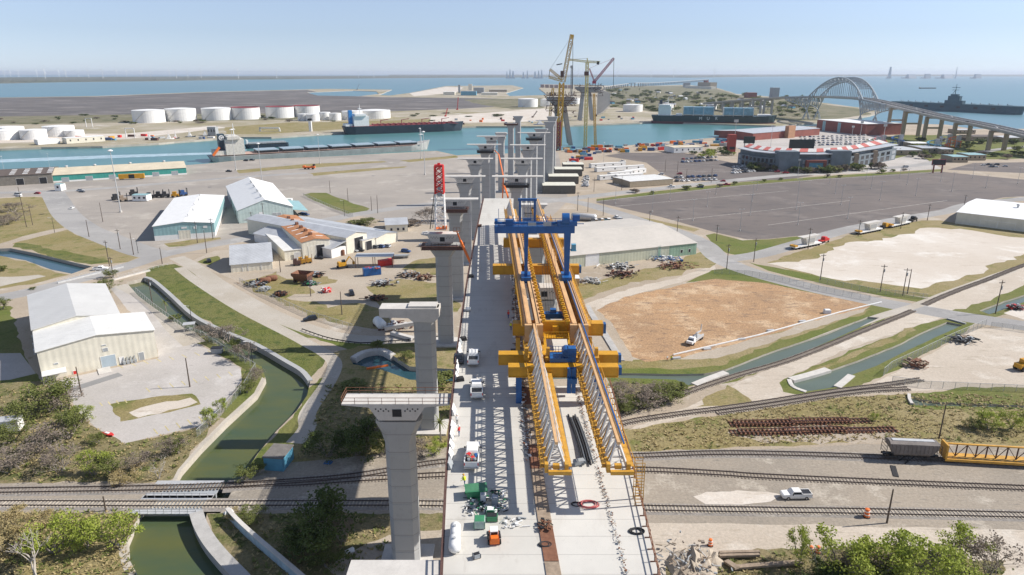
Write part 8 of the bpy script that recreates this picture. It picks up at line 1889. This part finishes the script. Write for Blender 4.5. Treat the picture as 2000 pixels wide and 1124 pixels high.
for i, (x0, x1, yb, d, h, w_, rf) in enumerate(((866, 888, 186, 40, 12, CREAM, WHITE), (900, 930, 187, 50, 16, LBLUE, GREYP), (925, 945, 183, 40, 24, GREYP, GALV), (940, 972, 186, 40, 9, CREAM, WHITE), (915, 922, 177, 20, 30, CREAM, CREAM), (895, 899, 182, 8, 34, GREYP, GREYP), (955, 990, 180, 40, 10, BRNW, GALV))):
 boxthing('plant_building', ['white-roofed shed', 'blue-grey hall', 'tall grey block', 'long white shed', 'cream silo block', 'slim grey stack', 'brown low hall'][i] + ' of the plant on the far spit', 'plant', x0, x1, yb, d, h, w_, rf)
for i in range(7): x = 1056 + i * 9; boxthing('condo_block', 'red-roofed condo block by the marina, %s' % nth(i, 7), 'building', x, x + 7, 171.5 + i * .3, 40, 17, mat('condo_pink', (.38, .25, .22), .8), MAROON, 'condo blocks by the marina')
c = smooth([at(1180, 169.5, 3650), at(1225, 163.5, 4500), at(1245, 162.0, 4450), at(1290, 161, 5400), at(1385, 155, 8300)], 8); t = thing('causeway_bridge', 'long low causeway bridge with a humped middle on the far bay', 'bridge', c[0]); o = Vector(c[0])
MB().loft([[q - o + Vector((0, dy, dz)) for dy, dz in ((-9, 0), (9, 0), (9, -3), (-9, -3))] for q in c]).build('deck', CONC, t)
for q, d in walk([q - o for q in c], 75)[:90]: MB().bb(q.x - 2, q.x + 2, q.y - 7, q.y + 7, -c[0].z - 3, q.z - 3.01).build('pier', CONC_D, t)
def farm():
 t = thing('wind_turbine', 'x', 'wind turbine'); MB().tube((0, 0, 0), (0, 0, 85), 2.6, 1.6, 8).build('tower', WHITE, t); MB().box((0, -2, 86), (4, 8, 4)).build('nacelle', WHITE, t)
 for k in range(3): a = k * 2 * PI / 3 + .5; MB().beam((0, -6.5, 86), (math.sin(a) * 46, -6.5, 86 + math.cos(a) * 46), 2.4, .8).build('blade', WHITE, t)
 return t
WT = first_or_dup(farm); r = random.Random(17)
xs = [8, 20, 36, 72, 87, 115, 128, 153, 172, 200, 228, 247, 276, 293, 331, 344, 366, 392, 421, 465, 540, 700, 730, 1130, 1205, 1272, 1316, 1395]
for x in xs:
 Y = r.uniform(9500, 13500); q = at(x, 145, Y); WT((q.x, Y, 14), r.uniform(-.5, .5), 'white wind turbine on the horizon beyond the bay', 'wind turbine', 'wind turbines on the far shore', 1.35)
FARM_ = mat('haze_pale_steel', (.40, .43, .47), .7)  # distance haze painted into the colour as a pale blue-grey
for i, (x, yt, w_) in enumerate(((990, 139, 3), (996, 136, 4), (1002, 139, 5), (1022, 141, 4), (1030, 138, 3), (1045, 140, 5), (1052, 138, 4), (1058, 137, 4), (1740, 131, 5), (1870, 131, 1.5), (1780, 145.5, 14), (1812, 144.8, 9), (1850, 145.6, 16), (1910, 145.2, 10))):
 Y = 11500; q = at(x, yt, Y); wd = w_ * Y / 1333; t = thing('refinery_tower' if x < 1700 else 'harbour_works', 'faint grey %s on the horizon, %s' % ('refinery tower' if x < 1700 else 'industrial tower or hall', nth(i if x < 1700 else i - 8, 8 if x < 1700 else 6)), 'tower', (q.x, Y, 0)); MB().loft([rect(0, 0, wd, wd, 0), rect(0, 0, wd * (.98 if w_ > 6 else .35), wd * .4, q.z)]).build('tower', FARM_, t); MB().bb(-wd * .8, wd * .8, -5, wd, 0, 14).build('base', FARM_, t)

# ============================================================ harbour clutter and parked cars
CC = [('blue', PAINTS['blue']), ('red', RED), ('white', WHITE), ('orange', ORANGE), ('grey', GREYP), ('brown', BROWNST), ('yellow', YEL), ('light blue', LBLUE)]; KC = {}
def clutter(x, y, ci, sx, sy, h, label, group):
 if ci not in KC: m = MB(); m.bb(-3, 3, -1.25, 1.25, 0, 2.6); m.bb(-3.05, 3.05, -1.3, 1.3, 2.61, 2.75); KC[ci] = m.mesh('container', CC[ci][1])
 o = bpy.data.objects.new('shipping_container', KC[ci]); COL.objects.link(o); c = P(x, y); o.location = (c.x, c.y, 0); o.rotation_euler[2] = rng.uniform(-.3, .3) + (PI / 2 if rng.random() < .2 else 0); o.scale = (sx, sy, h); return tag(o, label, 'container', group)
def spread(n, f, place_, group):
 pts = sorted((f() for _ in range(n)), key=lambda q: q[0])
 for i, (x, y) in enumerate(pts):
  ci = rng.randrange(8); clutter(x, y, ci, rng.uniform(.5, 1.7), rng.uniform(.8, 1.6), rng.uniform(.6, 1.4), '%s site container %s, %s' % (CC[ci][0], place_, nth(i, n)), group)
spread(96, lambda: (lambda x: (x, rng.uniform(-4, 9) + lerp(296, 277, (x - 1105) / 320)))(rng.uniform(1105, 1425)), 'in the near bank work yard', 'containers on the near channel bank')
spread(34, lambda: (lambda x: (x, rng.uniform(-5, 6) + lerp(240, 228, (x - 850) / 430)))(rng.uniform(850, 1280)), 'on the far channel bank', 'containers on the far channel bank')
spread(24, lambda: (rng.uniform(130, 430), 0)[:1] + (rng.uniform(266, 276),), 'on the left far bank by the jetties', 'containers on the left far bank')
spread(12, lambda: (rng.uniform(1095, 1150), rng.uniform(305, 326)), 'in the yard right of the piers', 'containers right of the tall piers')
def cars(n, x0, x1, ya, yb, rows, place_, group, pal=('white', 'white', 'silver', 'black', 'grey', 'white', 'blue', 'red'), rz=0.3):
 per = n // rows
 for r_ in range(rows):
  for i in range(per):
   f = (i + rng.uniform(-.15, .15) + .5) / per; x = lerp(x0, x1, f); y = lerp(ya, yb, (r_ + .5) / rows) - (f - .5) * 4
   cl = rng.choice(pal); kd = rng.choice(('car', 'suv', 'pickup', 'suv'))
   far_car(cl, kd, x, y, rz + rng.choice((0, PI)), '%s %s %s, %s row, %s' % (cl, 'pickup' if kd == 'pickup' else 'car', place_, ('back', 'front') [r_] if rows == 2 else ('back', 'second', 'middle', 'fourth', 'front')[r_ * 2 if rows == 3 else r_], nth(i, per)) if per > 1 else '%s %s %s, %s from the near end' % (cl, 'pickup' if kd == 'pickup' else 'truck', place_, ORD[r_]), group)
cars(18, 1330, 1402, 307, 319, 2, 'in the upper lot by bushes', 'cars by the bushes in the upper lot')
cars(24, 1430, 1474, 324, 340, 3, 'before the ballpark corner', 'cars before the ballpark corner', ('white', 'white', 'silver', 'white', 'black'))
cars(16, 1316, 1402, 343, 357, 2, 'beside the tan office', 'cars beside the tan office', ('black', 'grey', 'silver', 'white', 'blue'))
cars(75, 1560, 1692, 265, 286, 5, 'in the crowded museum lot', 'cars in the museum lot', ('white', 'white', 'silver', 'blue', 'grey', 'white'))
cars(9, 1134, 1152, 366, 346, 9, 'by the storage sheds', 'trucks by the storage sheds', ('white', 'white', 'silver'), 1.4)
for x, y, cl, kd, rz, lb in ((1216, 316, 'white', 'pickup', 1.2, 'white pickup alone in the upper asphalt lot'), (1291, 342, 'white', 'suv', 1.3, 'white car alone by the tan office corner'), (1327, 341, 'red', 'suv', 1.3, 'dark red car alone in the upper lot'), (1311, 366, 'white', 'pickup', 1.4, 'white pickup on the north road before the tan office'), (1368, 367, 'grey', 'suv', 1.2, 'grey car on the north road by small trees'),
                             (1419, 362, 'red', 'pickup', 1.4, 'bright red pickup on the north road'), (1412, 355, 'red', 'car', 1.4, 'red-orange car just behind the bright red pickup'), (1518, 337, 'red', 'suv', 1.4, 'left red car before the ballpark'), (1534, 339, 'red', 'pickup', 1.4, 'right red car before the ballpark'), (1507, 334, 'white', 'car', 1.4, 'white car left of the two red cars'),
                             (1768, 328, 'white', 'van', 1.3, 'white van by the trees right of the ballpark'), (1920, 324, 'white', 'car', 1.3, 'white car, leftmost in the small right lot'), (1931, 323, 'black', 'pickup', 1.3, 'dark pickup in the small right lot, back row'), (1936, 327, 'grey', 'suv', 1.3, 'grey car in the small right lot, front row'), (1946, 323, 'black', 'suv', 1.3, 'black car in the small right lot, back right'), (1944, 327, 'white', 'car', 1.3, 'white car in the small right lot, front right'), (1963, 326, 'silver', 'car', 1.3, 'silver car standing apart in the small right lot'),
                             (1205, 427, 'white', 'pickup', .5, 'white pickup at the end of the storage box row'), (1211, 430, 'silver', 'car', .5, 'silver car at the end of the storage box row'), (1258, 444, 'black', 'car', .6, 'dark car left of two by the warehouse far wall'), (1273, 446, 'blue', 'car', .6, 'dark blue car by the warehouse far wall'), (1290, 450, 'white', 'pickup', .6, 'white pickup at the warehouse far corner'),
                             (35, 382, 'white', 'van', 1.4, 'white van on the dock road at the far left'), (37, 385, 'white', 'car', 1.4, 'white car before the white van at the far left'), (157, 374, 'silver', 'pickup', 1.4, 'silver pickup at the yellow kerb of the dock road'), (160, 376, 'grey', 'car', 1.4, 'grey car at the yellow kerb of the dock road'), (73, 379, 'red', 'car', 1.4, 'red car on the dock road by the bushes'), (447, 336, 'black', 'pickup', 1.3, 'dark truck at the foot of the light mast on the dock'), (480, 315, 'black', 'suv', 1.3, 'black car on the dock by the grey ship'), (492, 314, 'black', 'pickup', 1.3, 'black pickup on the dock by the grey ship')):
 far_car(cl, kd, x, y, rz, lb, None)
t = thing('wheel_loader', 'yellow loader at the right edge of the sandy lot', 'loader', P(2000, 722), .3); MB().bb(-3, 2, -1.2, 1.2, .9, 2.2).bb(-1.4, .6, -1, 1, 2.21, 3.4).build('body', YEL, t); MB().bb(2.1, 3.8, -1.4, 1.4, .3, 1.3).beam((1, 0, 1.8), (2.6, 0, 1), .5).build('bucket', YEL, t)
for sx in (-2, 1.2):
 for sy in (-1.2, 1.2): MB().tube((sx, sy - .3, .8), (sx, sy + .3, .8), .8, n=12).build('wheel', TYRE, t)
# ============================================================ trees and plants
def limb(m, a, d, L, r, n, rg, tips, spread=.7, up=.25):
 """a tapering crooked branch that forks"""
 p_ = Vector(a); d = Vector(d).normalized(); k = 3
 for i in range(k):
  q = p_ + (d + Vector((rg.gauss(0, .16), rg.gauss(0, .16), rg.gauss(0, .1)))).normalized() * L / k
  m.tube(p_, q, r * (1 - .18 * i), r * (1 - .18 * (i + 1)), 5, False); p_ = q
 if n <= 0: tips.append(p_); return
 for i in range(rg.choice((2, 3, 3))):
  e = (d + Vector((rg.gauss(0, spread), rg.gauss(0, spread), rg.gauss(up, .3)))).normalized(); limb(m, p_, e, L * rg.uniform(.6, .8), r * .55, n - 1, rg, tips, spread, up)
 tips.append(p_)
def leafs(m, c, s, n, size, rg, hang=0.):
 for i in range(n):
  while True:
   v = Vector((rg.uniform(-1, 1), rg.uniform(-1, 1), rg.uniform(-1, 1)))
   if .25 < v.length < 1: break
  q = Vector(c) + Vector((v.x * s[0], v.y * s[1], v.z * s[2])); a = Vector((rg.gauss(0, 1), rg.gauss(0, 1), rg.gauss(0, .6) - hang)).normalized(); b = a.orthogonal().normalized(); b = Matrix.Rotation(rg.random() * 6.28, 3, a) @ b
  L, w_ = size * rg.uniform(.7, 1.5), size * rg.uniform(.35, .6)
  m.quad(q, q + a * L * .5 + b * w_, q + a * L, q + a * L * .5 - b * w_)
def make_tree(kind, seed, far=False):
 """unit plant: about 1 m high and 1 m wide, scaled where it stands"""
 rg = random.Random(seed); tm, cm = MB(), MB(); tips = []; ls, ln = (.085, 16) if far else (.032, 56)
 if kind in ('spring', 'olive', 'dark', 'tan'):
  for i in range(rg.choice((3, 4, 5))):
   a = rg.random() * 6.28; limb(tm, (rg.gauss(0, .03), rg.gauss(0, .03), -.03), (math.cos(a) * .55, math.sin(a) * .55, 1), .34, .022, 2, rg, tips, .55, .2)
  for q in tips:
   q = Vector((max(-.5, min(.5, q.x)), max(-.5, min(.5, q.y)), max(.1, min(.92, q.z)))); s = rg.uniform(.055, .12); leafs(cm, q, (s * 1.25, s * 1.25, s), ln, ls, rg, .3 if kind == 'spring' else 0)
  for i in range(16): a = rg.random() * 6.28; rr = rg.uniform(.15, .45); leafs(cm, (math.cos(a) * rr, math.sin(a) * rr, rg.uniform(.08, .5)), (.1, .1, .07), ln // 2, ls, rg)
  mt = {'spring': LEAF_G, 'olive': LEAF_O, 'dark': LEAF_D, 'tan': LEAF_T}[kind]
 elif kind == 'bare':
  for i in range(9):
   a = rg.random() * 6.28; limb(tm, (rg.gauss(0, .08), rg.gauss(0, .08), -.03), (math.cos(a) * .6, math.sin(a) * .6, 1), .3, .012, 3, rg, tips, .5, .15)
  for q in tips[::2]: leafs(cm, (q.x * .9, q.y * .9, min(.95, q.z)), (.08, .08, .07), 7, ls * 1.1, rg)
  mt = LEAF_B
 elif kind == 'dead':
  for i in range(3):
   a = rg.random() * 6.28; limb(tm, (rg.gauss(0, .02), rg.gauss(0, .02), -.03), (math.cos(a) * .5, math.sin(a) * .5, 1), .36, .025, 3, rg, tips, .6, .15)
  mt = None
 else:                                        # palm
  tm.tube((0, 0, -.03), (.03, .02, .75), .035, .028, 8)
  for i in range(22):
   a = i * 2.4; el = rg.uniform(-.5, 1.1); p_ = Vector((.03, .02, .76)); d = Vector((math.cos(a) * math.cos(el), math.sin(a) * math.cos(el), math.sin(el)))
   for j in range(5):
    q = p_ + d * .085; s = d.cross(Vector((0, 0, 1))).normalized() * .035 * (1 - j * .15); cm.quad(p_ - s, p_ + s, q + s * .9, q - s * .9); p_ = q; d = (d + Vector((0, 0, -.22))).normalized()
  mt = LEAF_O
 wm = {'dead': PALEWOOD, 'bare': GREYWOOD}.get(kind, GREYWOOD)
 return tm.mesh('trunk', wm), (cm.mesh('crown', mt) if mt else None)
TM = {}
KN = {'spring': 'spring_tree', 'olive': 'shrub', 'dark': 'evergreen_tree', 'bare': 'bare_shrub', 'dead': 'dead_tree', 'palm': 'palm_tree', 'tan': 'tan_shrub'}
def plant(kind, x, y, hp, wp, label, group=None):
 k = (kind, rng.randrange(3 if kind in ('spring', 'olive', 'bare') else 2), hp < 20)
 if k not in TM: TM[k] = make_tree(kind, 100 + hash_(k), k[2])
 g_ = P(x, y); s = pxm(x, y); h = Zt(x, y, y - hp); w_ = wp / s
 t = thing(KN[kind], label, 'palm' if kind == 'palm' else 'bush' if kind in ('olive', 'bare', 'tan') else 'tree', (g_.x, g_.y, 0), rng.random() * 6.28, group); t.scale = (w_, w_, h)
 for me, nm in zip(TM[k], ('trunk', 'crown')):
  if me: q = bpy.data.objects.new(nm, me); COL.objects.link(q); q.parent = t
def hash_(k): return sum(ord(c) for c in k[0]) * 7 + k[1] * 31
for a in (
 ('spring', 108, 1078, 100, 110, 'bright green tree, leftmost of the three at the nearer railway bridge'), ('spring', 172, 1070, 68, 70, 'smaller bright green tree in the middle of the three by the pond'), ('spring', 230, 1064, 92, 100, 'bright green tree overhanging the left bank of the pond'), ('spring', 156, 1074, 24, 30, 'tiny bright bush at the foot of the three bright trees'),
 ('dead', 68, 1135, 95, 110, 'pale dead tree with bare branches at the bottom left corner'), ('tan', 25, 1080, 50, 90, 'tan dry bush at the left edge below the railway'), ('tan', 60, 1040, 40, 90, 'dry tan thicket below the track at the left'), ('tan', 10, 1030, 40, 80, 'dry tan bush at the left edge by the track'),
 ('bare', 85, 878, 62, 115, 'grey-brown leafless thicket, largest on the left'), ('bare', 28, 915, 60, 110, 'grey leafless thicket at the left edge above the track'), ('bare', 122, 920, 55, 90, 'grey leafless thicket right of the edge one'), ('spring', 183, 930, 62, 65, 'bright rounded tree between the grey thickets and the canal'), ('olive', 135, 858, 75, 75, 'dense green bush right of the largest grey thicket'), ('spring', 160, 825, 40, 50, 'light green bush at the corner of the cracked lot'),
 ('olive', 95, 806, 75, 110, 'dense green bush before the cage of the cream warehouse'), ('bare', 125, 800, 55, 80, 'leafless bush right of the dense one at the cage'), ('olive', 55, 820, 60, 90, 'green bush below the cream warehouse corner'), ('olive', 30, 860, 50, 80, 'green bush behind the white trailer'), ('olive', 222, 925, 50, 75, 'olive bush right of the bright rounded tree'), ('olive', 195, 868, 26, 45, 'low bush by the red plastic boat'),
 ('bare', 272, 915, 46, 62, 'dark leafless bush near the pale canal bank'), ('tan', 250, 935, 26, 70, 'tan bush along the track'), ('dead', 312, 935, 46, 40, 'small pale dead tree by the canal bank'), ('olive', 352, 885, 36, 45, 'green bush on the bank at the lot corner'), ('bare', 338, 885, 40, 60, 'pale leafless bush on the bank'), ('spring', 412, 832, 46, 40, 'bright bush left of the canal, lower one'), ('spring', 432, 806, 36, 32, 'bright bush left of the canal, upper one'),
 ('olive', 455, 690, 38, 38, 'green bush behind the dumpster'), ('bare', 480, 705, 50, 50, 'leafless bush beside the canal lamp post'), ('bare', 440, 668, 36, 70, 'leafless bush along the canal fence'), ('bare', 495, 745, 34, 45, 'leafless bush on the canal point'), ('olive', 482, 768, 30, 36, 'olive bush at the canal point'), ('bare', 395, 655, 24, 45, 'small leafless bush by the shelter'), ('palm', 325, 610, 26, 24, 'small palm beside the canal fence'), ('olive', 345, 625, 14, 30, 'low bush beside the small palm'),
 ('olive', 213, 568, 30, 52, 'spreading tree at the back of the cream warehouse'), ('olive', 216, 543, 22, 28, 'small tree beside the road bridge'), ('olive', 4, 604, 34, 42, 'tree at the left edge behind the cream warehouse'), ('olive', 64, 566, 6, 14, 'clipped bush on the avenue'), ('bare', 20, 415, 22, 70, 'grey brush at the far left, upper'), ('bare', 28, 432, 22, 60, 'grey brush at the far left, lower'), ('bare', 5, 440, 20, 60, 'grey brush at the far left edge'), ('olive', 4, 530, 14, 20, 'small bush at the far left below the blue canal'),
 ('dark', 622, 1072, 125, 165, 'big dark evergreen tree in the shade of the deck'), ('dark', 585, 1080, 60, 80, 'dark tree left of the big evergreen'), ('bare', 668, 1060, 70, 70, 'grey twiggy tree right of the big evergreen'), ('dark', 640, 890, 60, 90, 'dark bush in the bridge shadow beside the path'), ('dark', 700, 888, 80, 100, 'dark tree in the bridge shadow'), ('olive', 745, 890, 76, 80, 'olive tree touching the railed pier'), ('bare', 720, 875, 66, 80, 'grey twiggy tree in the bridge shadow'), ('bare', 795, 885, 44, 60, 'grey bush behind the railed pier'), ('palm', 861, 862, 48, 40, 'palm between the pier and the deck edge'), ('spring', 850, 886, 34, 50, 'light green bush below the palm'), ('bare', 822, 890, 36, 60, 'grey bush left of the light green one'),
 ('olive', 478, 935, 34, 60, 'green bush on the right canal bank'), ('olive', 500, 925, 24, 40, 'small bush by the blue hut'), ('olive', 492, 1018, 30, 60, 'sunlit bush at the top of the bluish wall'), ('tan', 460, 1015, 22, 40, 'dry bush at the wall end'), ('olive', 640, 1110, 36, 70, 'bush below the big evergreen'), ('olive', 735, 678, 18, 30, 'bush at the small pool'), ('olive', 690, 755, 16, 60, 'low bush in the grass below the pool'), ('olive', 790, 705, 22, 50, 'grass clump by the orange boom'), ('olive', 860, 745, 16, 70, 'grass clump under the deck'),
 ('bare', 835, 437, 40, 50, 'leafless tree at the foot of the red mast pier'), ('olive', 724, 440, 20, 40, 'round tree behind the small office shed'), ('bare', 795, 440, 16, 60, 'brush behind the small office shed'), ('olive', 700, 438, 10, 40, 'low brush left of the round tree'),
 ('bare', 1215, 775, 32, 70, 'leafless bush nearest the gantry on the right'), ('bare', 1255, 788, 40, 90, 'large leafless bush below the ditch bend'), ('olive', 1300, 780, 34, 80, 'olive bush below the ditch bend'), ('olive', 1230, 800, 24, 60, 'low green bush by the spur track'), ('olive', 1335, 762, 16, 30, 'small bush at the end of the ditch bend'), ('bare', 1280, 765, 26, 70, 'leafless bush along the ditch'),
 ('spring', 1930, 840, 44, 62, 'green bush left of the pair above the yellow wagon'), ('spring', 1975, 838, 50, 60, 'green bush right of the pair above the yellow wagon'), ('olive', 1905, 838, 22, 40, 'low bush beside the green pair'), ('spring', 1708, 825, 22, 22, 'small green bush above the track panels'),
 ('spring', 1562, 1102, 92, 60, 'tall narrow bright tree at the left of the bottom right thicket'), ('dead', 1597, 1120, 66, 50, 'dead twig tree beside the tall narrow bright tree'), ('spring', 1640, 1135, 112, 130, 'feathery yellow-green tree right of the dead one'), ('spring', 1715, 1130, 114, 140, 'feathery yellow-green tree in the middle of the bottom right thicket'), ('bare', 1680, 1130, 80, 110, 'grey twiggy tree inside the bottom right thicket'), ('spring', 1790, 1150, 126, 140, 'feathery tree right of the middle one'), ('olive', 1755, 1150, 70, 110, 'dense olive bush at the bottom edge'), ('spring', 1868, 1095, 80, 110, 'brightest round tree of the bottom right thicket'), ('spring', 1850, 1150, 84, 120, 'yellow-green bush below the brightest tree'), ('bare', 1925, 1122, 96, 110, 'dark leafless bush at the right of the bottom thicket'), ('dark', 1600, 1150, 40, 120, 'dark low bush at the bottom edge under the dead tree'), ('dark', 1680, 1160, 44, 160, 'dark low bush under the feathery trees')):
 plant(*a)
for i, (x, y, h, wd) in enumerate(((1238, 377, 10, 18), (1274, 380, 9, 9), (1341, 371, 11, 18), (1368, 366, 8, 14), (1406, 366, 9, 12), (1434, 361, 9, 12), (1494, 356, 8, 11), (1525, 352, 6, 9), (1615, 347, 9, 10), (1640, 347, 7, 12), (1721, 339, 11, 18), (1744, 336, 7, 10), (1765, 334, 6, 10))):
 plant('olive' if i % 4 else 'bare', x, y, h, wd, 'small street tree along the north road, ' + nth(i, 13), 'street trees along the north road')
r = random.Random(23); pts = sorted((r.uniform(1460, 1730), 0) for _ in range(46))
for i, (x, _) in enumerate(pts): plant(r.choice(('olive', 'bare', 'dark', 'palm')), x, 337 - abs(x - 1590) * .055 + r.uniform(-2, 3), r.uniform(11, 19), r.uniform(14, 26), 'tree before the ballpark front, ' + nth(i, 46), 'trees before the ballpark')
pts = sorted(r.uniform(1690, 2000) for _ in range(34))
for i, x in enumerate(pts): plant(r.choice(('olive', 'dark', 'olive', 'bare')), x, r.uniform(276, 312), r.uniform(8, 15), r.uniform(16, 34), 'tree in the park below the arch bridge approach, ' + nth(i, 34), 'trees below the arch bridge approach')
pts = sorted(r.uniform(1345, 1440) for _ in range(12))
for i, x in enumerate(pts): plant(r.choice(('olive', 'dark', 'spring')), x, r.uniform(290, 308), r.uniform(8, 14), r.uniform(12, 20), 'tree between the upper lot and the waterfront, ' + nth(i, 12), 'trees by the upper lot')
pts = sorted(r.uniform(1192, 1600) for _ in range(210))
for i, x in enumerate(pts):
 y = r.uniform(176, 214) + (x - 1190) * .04
 plant(r.choice(('olive', 'dark', 'olive', 'palm')), x, y, r.uniform(4, 9), r.uniform(8, 24), 'small dark tree among the houses on the far peninsula', 'trees on the far peninsula')
pts = sorted(r.uniform(-20, 990) for _ in range(60))
for i, x in enumerate(pts): plant(r.choice(('olive', 'dark', 'bare')), x, r.uniform(222, 240) + max(0, (500 - x)) * .012, r.uniform(3, 6), r.uniform(8, 18), 'low bush on the flat behind the white tanks', 'bushes behind the white tanks')
# rough grass and weeds, far too many to count
def tufts(name, label, polys, n, h, mt, seed):
 rg = random.Random(seed); m = MB()
 for pl, k in polys:
  q = wpts(pl); x0, x1 = min(a.x for a in q), max(a.x for a in q); y0, y1 = min(a.y for a in q), max(a.y for a in q); c = 0; tries = 0
  while c < k and tries < k * 12:
   tries += 1; x, y = rg.uniform(x0, x1), rg.uniform(y0, y1); ins = False
   for a, b in zip(q, q[1:] + q[:1]):
    if (a.y > y) != (b.y > y) and x < (b.x - a.x) * (y - a.y) / (b.y - a.y) + a.x: ins = not ins
   if not ins: continue
   c += 1; s = h * rg.uniform(.5, 1.5)
   for j in range(4):
    a = rg.random() * 6.28; d = Vector((math.cos(a), math.sin(a), 0)); e = Vector((-d.y, d.x, 0)) * s * .35; o = Vector((x, y, 0)) + d * s * .2
    m.quad(o - e, o + e, o + e * .5 + d * s * 1.1 + Vector((0, 0, s * .7)), o - e * .6 + d * s + Vector((0, 0, s * .6)))
 return struct(tag(m.build(name, mt), label, 'grass'), 'stuff')
S1 = [(-40, 1000), (272, 1000), (247, 1060), (257, 1100), (275, 1140), (-40, 1180)]; S2 = [(-60, 770), (120, 750), (148, 800), (188, 836), (240, 868), (392, 834), (425, 815), (328, 940), (-60, 945)]
S3 = [(640, 750), (893, 752), (893, 860), (760, 890), (580, 895), (620, 800)]; S4 = [(410, 1008), (760, 1003), (760, 1140), (560, 1180)]
S5 = [(1240, 838), (1450, 805), (1600, 780), (1800, 768), (2040, 775), (2040, 868), (1700, 860), (1500, 870), (1240, 882)]; S6 = [(1310, 1095), (1560, 1072), (1720, 1062), (1960, 1095), (2040, 1180), (1300, 1180)]
S7 = [(1190, 746), (1340, 752), (1350, 770), (1300, 790), (1225, 812), (1190, 815)]; LV = [(285, 530), (342, 516), (385, 532), (400, 566), (480, 607), (590, 672), (636, 702), (605, 738), (500, 668), (380, 613), (300, 545)]
tufts('dry_grass', 'dry tan grass covering the rough ground around the railway', [(S1, 1100), (S2, 900), (S3, 600), (S4, 300), (S5, 2600), (S6, 300)], 0, .34, LEAF_T, 1)
tufts('weeds', 'olive weeds scattered over the rough ground around the railway', [(S1, 300), (S2, 450), (S3, 350), (S4, 200), (S5, 160), (S6, 300), (S7, 250)], 0, .45, LEAF_O, 2)

# ============================================================ things kept at the origin get their own place
for t in [q for q in COL.objects if q.type == 'EMPTY' and q.parent is None and q.location.length < .01]:
 v = [k.matrix_basis @ Vector(c) for k in t.children if k.type == 'MESH' for c in k.bound_box]
 if not v: continue
 o = Vector(((min(a.x for a in v) + max(a.x for a in v)) / 2, (min(a.y for a in v) + max(a.y for a in v)) / 2, min(a.z for a in v)))
 t.location = o
 for k in t.children: k.location = k.location - o
# ============================================================ haze over the bay: one even box of air round everything
hm = bpy.data.materials.new('haze'); hm.use_nodes = True; n = hm.node_tree.nodes; n.remove(n['Principled BSDF'])
pv = n.new('ShaderNodeVolumePrincipled'); pv.inputs['Color'].default_value = (.80, .88, 1, 1); pv.inputs['Density'].default_value = 4e-5; pv.inputs['Anisotropy'].default_value = .2
hm.node_tree.links.new(pv.outputs[0], n['Material Output'].inputs['Volume'])
m = MB(); m.bb(-43000, 43000, -600, 43000, -4, 150); o = m.build('haze', hm); struct(o, 'stuff')
